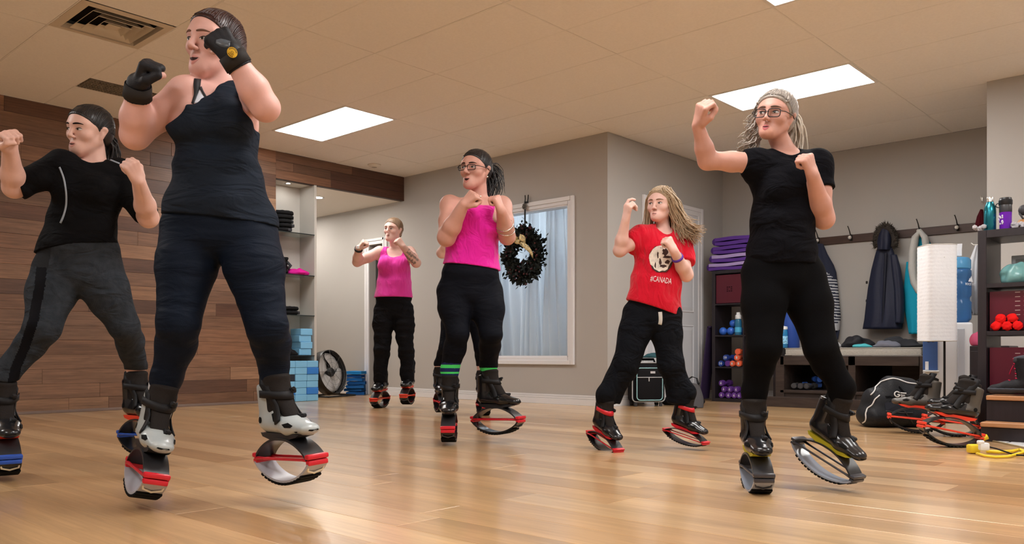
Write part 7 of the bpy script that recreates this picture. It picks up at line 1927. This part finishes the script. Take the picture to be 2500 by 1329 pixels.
def girl_red():
    p = Person(1592, 1108, 4.6, 'girl with long loose hair in a red t-shirt and black sweatpants', .0045)
    P = p.P
    fR = p.boot(1476, 1078, -.05, (.46, -.89), STY['black_redsole'], pitch=-16, scale=.84, squash=.66)
    fL = p.boot(1674, 1066, .0, (.70, -.71), STY['black_redsole'], pitch=-13, scale=.80, squash=.60)
    R = rot_yprd(36, 0, 3)
    p.head(P(1614, 502, .0), R, .88, mouth=.0, young=1.0)
    neck = P(1618, 562, .03); shR = P(1566, 578, -.03); shL = P(1660, 584, .05)
    pel = P(1592, 755, 0); waist = P(1602, 690, .0); chest = P(1612, 620, .0)
    p.torso(pel, waist, chest, neck, shR, shL, .125, .108, .112, hd=.095, wd=.085, cd=.085, lat=(1, .12, 0), bust=.0, sh=.042)
    p.neckto(neck, .040, .042)
    eR = P(1513, 612, -.08); wR = P(1528, 535, -.16)
    std_arm(p, shR, eR, wR, (.040, .036, .033, .033, .022), 'R')
    hR = p.fist(wR, P(1534, 500, -.18) - wR, (-.80, -.45, .2), .85, thumb=1, tag='handR', curl=(58, 70, 40), first=(25, 45, 25))
    eL = P(1676, 672, -.05); wL = P(1645, 612, -.18)
    std_arm(p, shL, eL, wL, (.040, .036, .034, .034, .023), 'L')
    hL = p.fist(wL, P(1628, 582, -.20) - wL, (.35, -.85, .4), .82, thumb=-1, tag='handL')
    std_legs(p, {'R': (P(1562, 770, 0), P(1530, 890, -.06), fR, .078, .055, .046), 'L': (P(1624, 770, .02), P(1636, 890, -.02), fL, .078, .055, .046)})
    p.body(SK4)
    p.face(iris=(.07, .05, .04), brow=(.20, .12, .08), lips=(.60, .30, .26), mw=.78, gaze=(.004, .001), open_=.0)
    hair = hair_mat('hair_blond', (.20, .13, .075), (.52, .38, .24))
    p.hair_cap(hair, p.root, line=(.078, .082), nape=(-.02, -.11), grow=.008)
    p.combed(hair, p.root, (0, -.10, -.04), 200, .0028, 6)
    T = p.HT
    # locks down both sides, the far side flying out to the right
    g1 = [[T(.03, .055, .080), T(.075, .03, .03), T(.085, .0, -.06), T(.085, -.0, -.14), T(.075, .01, -.19)], [T(.05, .02, .080), T(.088, -.02, .0), T(.095, -.03, -.10), T(.095, -.02, -.18)]]
    g2 = [[T(-.03, .055, .080), T(-.075, .025, .04), T(-.09, -.02, -.04), T(-.13, -.05, -.11), T(-.19, -.06, -.15)],
          [T(-.04, .0, .092), T(-.088, -.03, .02), T(-.105, -.06, -.08), T(-.16, -.09, -.15), T(-.23, -.08, -.17)],
          [T(-.02, -.06, .075), T(-.07, -.09, .0), T(-.10, -.10, -.09), T(-.16, -.10, -.17), T(-.20, -.08, -.22)],
          [T(-.05, .03, .068), T(-.085, .0, .0), T(-.10, -.03, -.08), T(-.12, -.04, -.16), T(-.15, -.03, -.21)]]
    strands('hair_locks', g1, hair, p.root, 130, .0034, .010, 4, .3)
    strands('hair_locks', g2, hair, p.root, 330, .0036, .014, 6, .3, wave=.004)
    strands('hair_locks', [[T(.0, -.09, .05), T(.0, -.11, -.04), T(.0, -.10, -.15)], [T(.04, -.08, .05), T(.05, -.10, -.04), T(.04, -.09, -.15)], [T(-.04, -.08, .05), T(-.05, -.10, -.04), T(-.05, -.09, -.15)]], hair, p.root, 90, .007, .012, 7, .4)
    red = mat('cloth_red', (.62, .008, .028), .8, bump=.35, bscale=260, sheen=.15, wr=(9, .9, (2.2, 1, .9)))
    cA = {'armR': [(shR * .55 + eR * .45, eR - shR)], 'armL': [(shL * .35 + eL * .65, eL - shL)]}
    pr = [q.grow(0, cuts=cA.get(q.tag, ())) for q in p.tagged('torso', 'pelvis', 'girdle', 'shoulder', 'armR', 'armL')]
    subs = [Pr(neck + np.array([0, -.04, .07]), neck + np.array([0, -.05, .008]), (.052, .052), k=.01, op=-1)]
    ex = [Pr(pel + (0, 0, .0), waist, (.142, .128), (.115, .105), X=(1, .12, 0), cap=.03, k=.03), Pr(waist, chest, (.128, .122), (.105, .098), X=(1, .12, 0), k=.03)]
    ex += [Pr(shR * .8 + eR * .2, shR * .5 + eR * .5, (.046, .048), k=.02, cuts=cA['armR']), Pr(shL * .8 + eL * .2, shL * .3 + eL * .7, (.047, .048), k=.02, cuts=cA['armL'])]
    p.garment('t_shirt', red, pr + p.tagged('thighR', 'thighL'), .016, clips=[(P(1590, 752, 0), (-.33, 0, -1))], extra=ex, subs=subs, post=folds(.020, 43, (32, 16, 18), 5))
    tp = list(p.gpr)
    # pale torn-edged round print with dark blotches, lettering below
    pm = mat('print_white', (.72, .66, .58), .5, var=.25, vscale=50); pd = mat('print_dark', (.06, .035, .03), .6); pw = mat('print_letters', (.80, .72, .72), .6)
    rs = random.Random(5); cen = np.array((1613, 632.))
    def blotch(cx, cy, rx, ry, m, name, off, n=26, rough=.08):
        rr = [1 + rs.uniform(-rough, rough) for _ in range(n)]
        R_ = [[(cx + rx * f * k * math.cos(t), cy + ry * f * k * math.sin(t)) for k, t in zip(rr, np.linspace(0, 2 * math.pi, n, endpoint=False))] for f in (.02, .35, .7, 1)]
        q = p.proj([x for r in R_ for x in r], tp, off); b = MB(); b.strip([[tuple(q[i * n + j]) for j in range(n)] for i in range(4)], close=True); return b.build(name, m, p.root)
    blotch(1614, 631, 29, 35, pd, 'print_edge', .0035, rough=.05)
    blotch(1613, 630, 27, 32, pm, 'print_disc', .0042, rough=.07)
    for (x, y, a, b_) in ((1624, 616, 7, 9), (1630, 640, 6, 5), (1612, 640, 3, 9), (1600, 648, 2, 7), (1620, 650, 8, 4), (1606, 622, 2, 8), (1628, 628, 9, 3)):
        blotch(x, y, a, b_, pd, 'print_mark', .0048, 14, .25)
    shirt_text(p, '#CANADA', (1587, 686), (1639, 694), 14, tp, pw, 'lettering', .004)
    loop_band('wristband', p.tagged('foreL'), wL * .72 + eL * .28, wL - eL, .014, .003, mat('band_purple', (.13, .05, .40), .5), p.root, n=20, off=.001)
    blk = mat('cloth_sweatpants', (.006, .007, .010), .9, bump=.4, bscale=200, wr=(8, 1.0, (1, 1, 1.6)))
    cu = {'calfR': [(P(1488, 985, -.05), (-.1, 0, -1))], 'calfL': [(P(1652, 985, 0), (0, 0, -1))]}
    lg = [q.grow(0, cuts=cu.get(q.tag, ())) for q in p.tagged('pelvis', 'torso', 'thighR', 'thighL', 'calfR', 'calfL')]
    ex = [Pr(P(1560, 775, .0), P(1524, 890, -.05), (.082, .068), k=.03), Pr(P(1524, 890, -.05), P(1493, 972, -.02), (.068, .056), k=.03, cuts=cu['calfR']),
          Pr(P(1622, 775, .0), P(1640, 890, -.01), (.084, .066), k=.03), Pr(P(1640, 890, -.01), P(1651, 972, 0), (.066, .056), k=.03, cuts=cu['calfL'])]
    p.garment('sweatpants', blk, lg, .012, clips=[(P(1590, 722, 0), (.33, 0, 1))], extra=ex, post=folds(.020, 49, (14, 14, 30), 5))
    p.ribdense('drawstring', [(1612, 762), (1613, 774), (1613, 785), (1611, 793)], 9, mat('cord_white', (.6, .6, .58), .7), n=8, prims=list(p.gpr), off=.004, th=.006)
def girl_black():
    p = Person(1910, 1196, 3.25, 'girl in glasses with blond hair tied back, all in black', .0042)
    P = p.P
    fR = p.boot(1846, 1152, -.05, (-.10, -.995), STY['black'], pitch=-2, scale=.93)
    fL = p.boot(2018, 1122, .0, (.54, -.84), STY['black'], pitch=-24, scale=.90, squash=.85)
    R = rot_yprd(38, 2, 10)
    p.head(P(1893, 287, .0), R, .88, mouth=.001, young=.8)
    neck = P(1922, 372, .04); shR = P(1846, 398, -.02); shL = P(1996, 400, .03)
    pel = P(1908, 650, 0); waist = P(1910, 545, .0); chest = P(1918, 455, .0)
    p.torso(pel, waist, chest, neck, shR, shL, .125, .102, .110, hd=.10, wd=.085, cd=.085, lat=(1, .08, 0), bust=.045, sh=.044)
    p.neckto(neck, .042, .043)
    eR = P(1727, 392, -.04); wR = P(1704, 305, -.10)
    std_arm(p, shR, eR, wR, (.040, .037, .034, .033, .022), 'R')
    hR = p.fist(wR, P(1714, 262, -.14) - wR, (-.6, -.6, .4), .88, thumb=-1, tag='handR', curl=(60, 75, 45))
    eL = P(2012, 535, -.02); wL = P(1984, 428, -.15)
    std_arm(p, shL, eL, wL, (.042, .038, .037, .038, .024), 'L')
    hL = p.fist(wL, P(1970, 385, -.17) - wL, (.5, -.85, .1), .86, thumb=-1, tag='handL')
    std_legs(p, {'R': (P(1864, 670, 0), P(1866, 850, -.08), fR, .082, .058, .050), 'L': (P(1958, 670, .02), P(2004, 850, -.06), fL, .082, .056, .050)})
    p.body(SK3)
    p.face(iris=(.06, .05, .05), brow=(.14, .09, .07), lips=(.42, .10, .11), mw=.74, gaze=(.003, .000), open_=.002)
    hair = hair_mat('hair_ash', (.17, .145, .13), (.52, .47, .42))
    p.hair_cap(hair, p.root, line=(.078, .072), nape=(-.07, -.07), grow=.008)
    p.combed(hair, p.root, (0, -.105, .03), 220, .0030, 7, off=.001)
    T = p.HT
    # combed locks over the cap, curls by the far cheek, tail behind
    loc = []
    for a in np.linspace(-1.2, 1.2, 9):
        sx = math.sin(a)
        loc.append([T(.066 * sx, .074 - .02 * abs(sx), .080 - .03 * abs(sx)), T(.06 * sx, .02, .122 - .03 * abs(sx)), T(.05 * sx, -.06, .108 - .02 * abs(sx)), T(.02 * sx, -.11, .05)])
    strands('hair_locks', loc, hair, p.root, 90, .0055, .005, 14, .6)
    strands('ponytail', [[T(0, -.10, .05), T(-.03, -.15, .03), T(-.05, -.16, -.05), T(-.05, -.14, -.14)], [T(0, -.10, .04), T(-.01, -.16, .02), T(-.02, -.16, -.06), T(-.02, -.13, -.15)]], hair_mat('hair_pale', (.45, .38, .30), (.75, .68, .58)), p.root, 130, .0036, .013, 15, .3)
    cur = []
    for k in range(5):
        z = .02 - .035 * k
        cur.append([T(.070, .03 - .01 * k, z + .05), T(.088, .015, z), T(.11 + .008 * k, .0, z - .02), T(.135 + .004 * k, -.01, z - .035 + .01 * (k % 2))])
        cur.append([T(.070, .02 - .01 * k, z + .03), T(.085, .0, z - .03), T(.095, .01, z - .06), T(.12, .0, z - .075)])
    strands('hair_locks', cur, hair, p.root, 70, .0038, .008, 16, .25, wave=.005)
    p.glasses(mat('glasses_dark', (.012, .008, .010), .25), p.root, w=.026, h=.0165, z=-.004)
    blk = mat('cloth_black_tee', (.004, .004, .006), .9, bump=.4, bscale=300, wr=(8, .7, (1, 1, 1.8)))
    cA = {'armR': [(P(1818, 396, -.02), eR - shR)], 'armL': [(P(2030, 455, 0) * .5 + P(2000, 455, 0) * .5, eL - shL)]}
    pr = [q.grow(0, cuts=cA.get(q.tag, ())) for q in p.tagged('torso', 'pelvis', 'girdle', 'shoulder', 'armR', 'armL')]
    ex = [Pr(shR * .9 + eR * .1, shR * .6 + eR * .4, (.044, .046), k=.02, cuts=cA['armR']), Pr(shL * .9 + eL * .1, shL * .5 + eL * .5, (.045, .048), k=.02, cuts=cA['armL']),
          Pr(pel, waist, (.130, .110), (.108, .095), X=(1, .08, 0), cap=.03, k=.03), Pr(waist, chest, (.110, .114), (.095, .095), X=(1, .08, 0), k=.03)]
    subs = [Pr(neck + np.array([-.01, -.04, .07]), neck + np.array([-.015, -.05, .010]), (.054, .055), k=.01, op=-1)]
    p.garment('t_shirt', blk, pr, .008, clips=[(P(1905, 648, 0), (0, 0, -1))], extra=ex, subs=subs, post=folds(.010, 53, (18, 14, 28), 8))
    lgm = mat('cloth_black_leggings', (.0028, .0028, .0035), .92, bump=.3, bscale=300)
    cu = {'calfR': [(P(1850, 985, -.05), (0, 0, -1))], 'calfL': [(P(2003, 985, 0), (0, 0, -1))]}
    lg = [q.grow(0, cuts=cu.get(q.tag, ())) for q in p.tagged('pelvis', 'torso', 'thighR', 'thighL', 'calfR', 'calfL')]
    p.garment('leggings', lgm, lg, .006, clips=[(P(1905, 600, 0), (0, 0, 1))], post=folds(.006, 59, (12, 12, 44), 8))
girl_red(); girl_black()
# ---------------------------------------------------------------- spare boots on the floor
def floor_boot(u, v, heading, style, label, scale=1.0, name='rebound_boot', z0=.0, pitch=0.0):
    p = on_z(u, v); r = make_boot(None, style, scale, name)
    a = YAW + math.radians(heading)
    r.location = (p.x, p.y, z0 + .004 * scale); r.rotation_euler = (0, pitch, a)
    tag(r, label, 'boot', 'spare rebound boots on the floor'); return r
floor_boot(2312, 1092, 176, dict(STY['taupe'], sole_plate=STY['black_orange']['end_cap']), 'black rebound boot with orange band and grey cuff, nearest the yellow lead', 1.0, pitch=-.20)
floor_boot(2318, 1066, 163, dict(STY['taupe']), 'black rebound boot with orange band, behind the front one', 1.0, pitch=-.16)
floor_boot(2232, 1058, 160, dict(STY['taupe'], shell=STY['taupe']['cuff']), 'grey-cuffed rebound boot standing before the gym bag', 1.0, pitch=-.10)
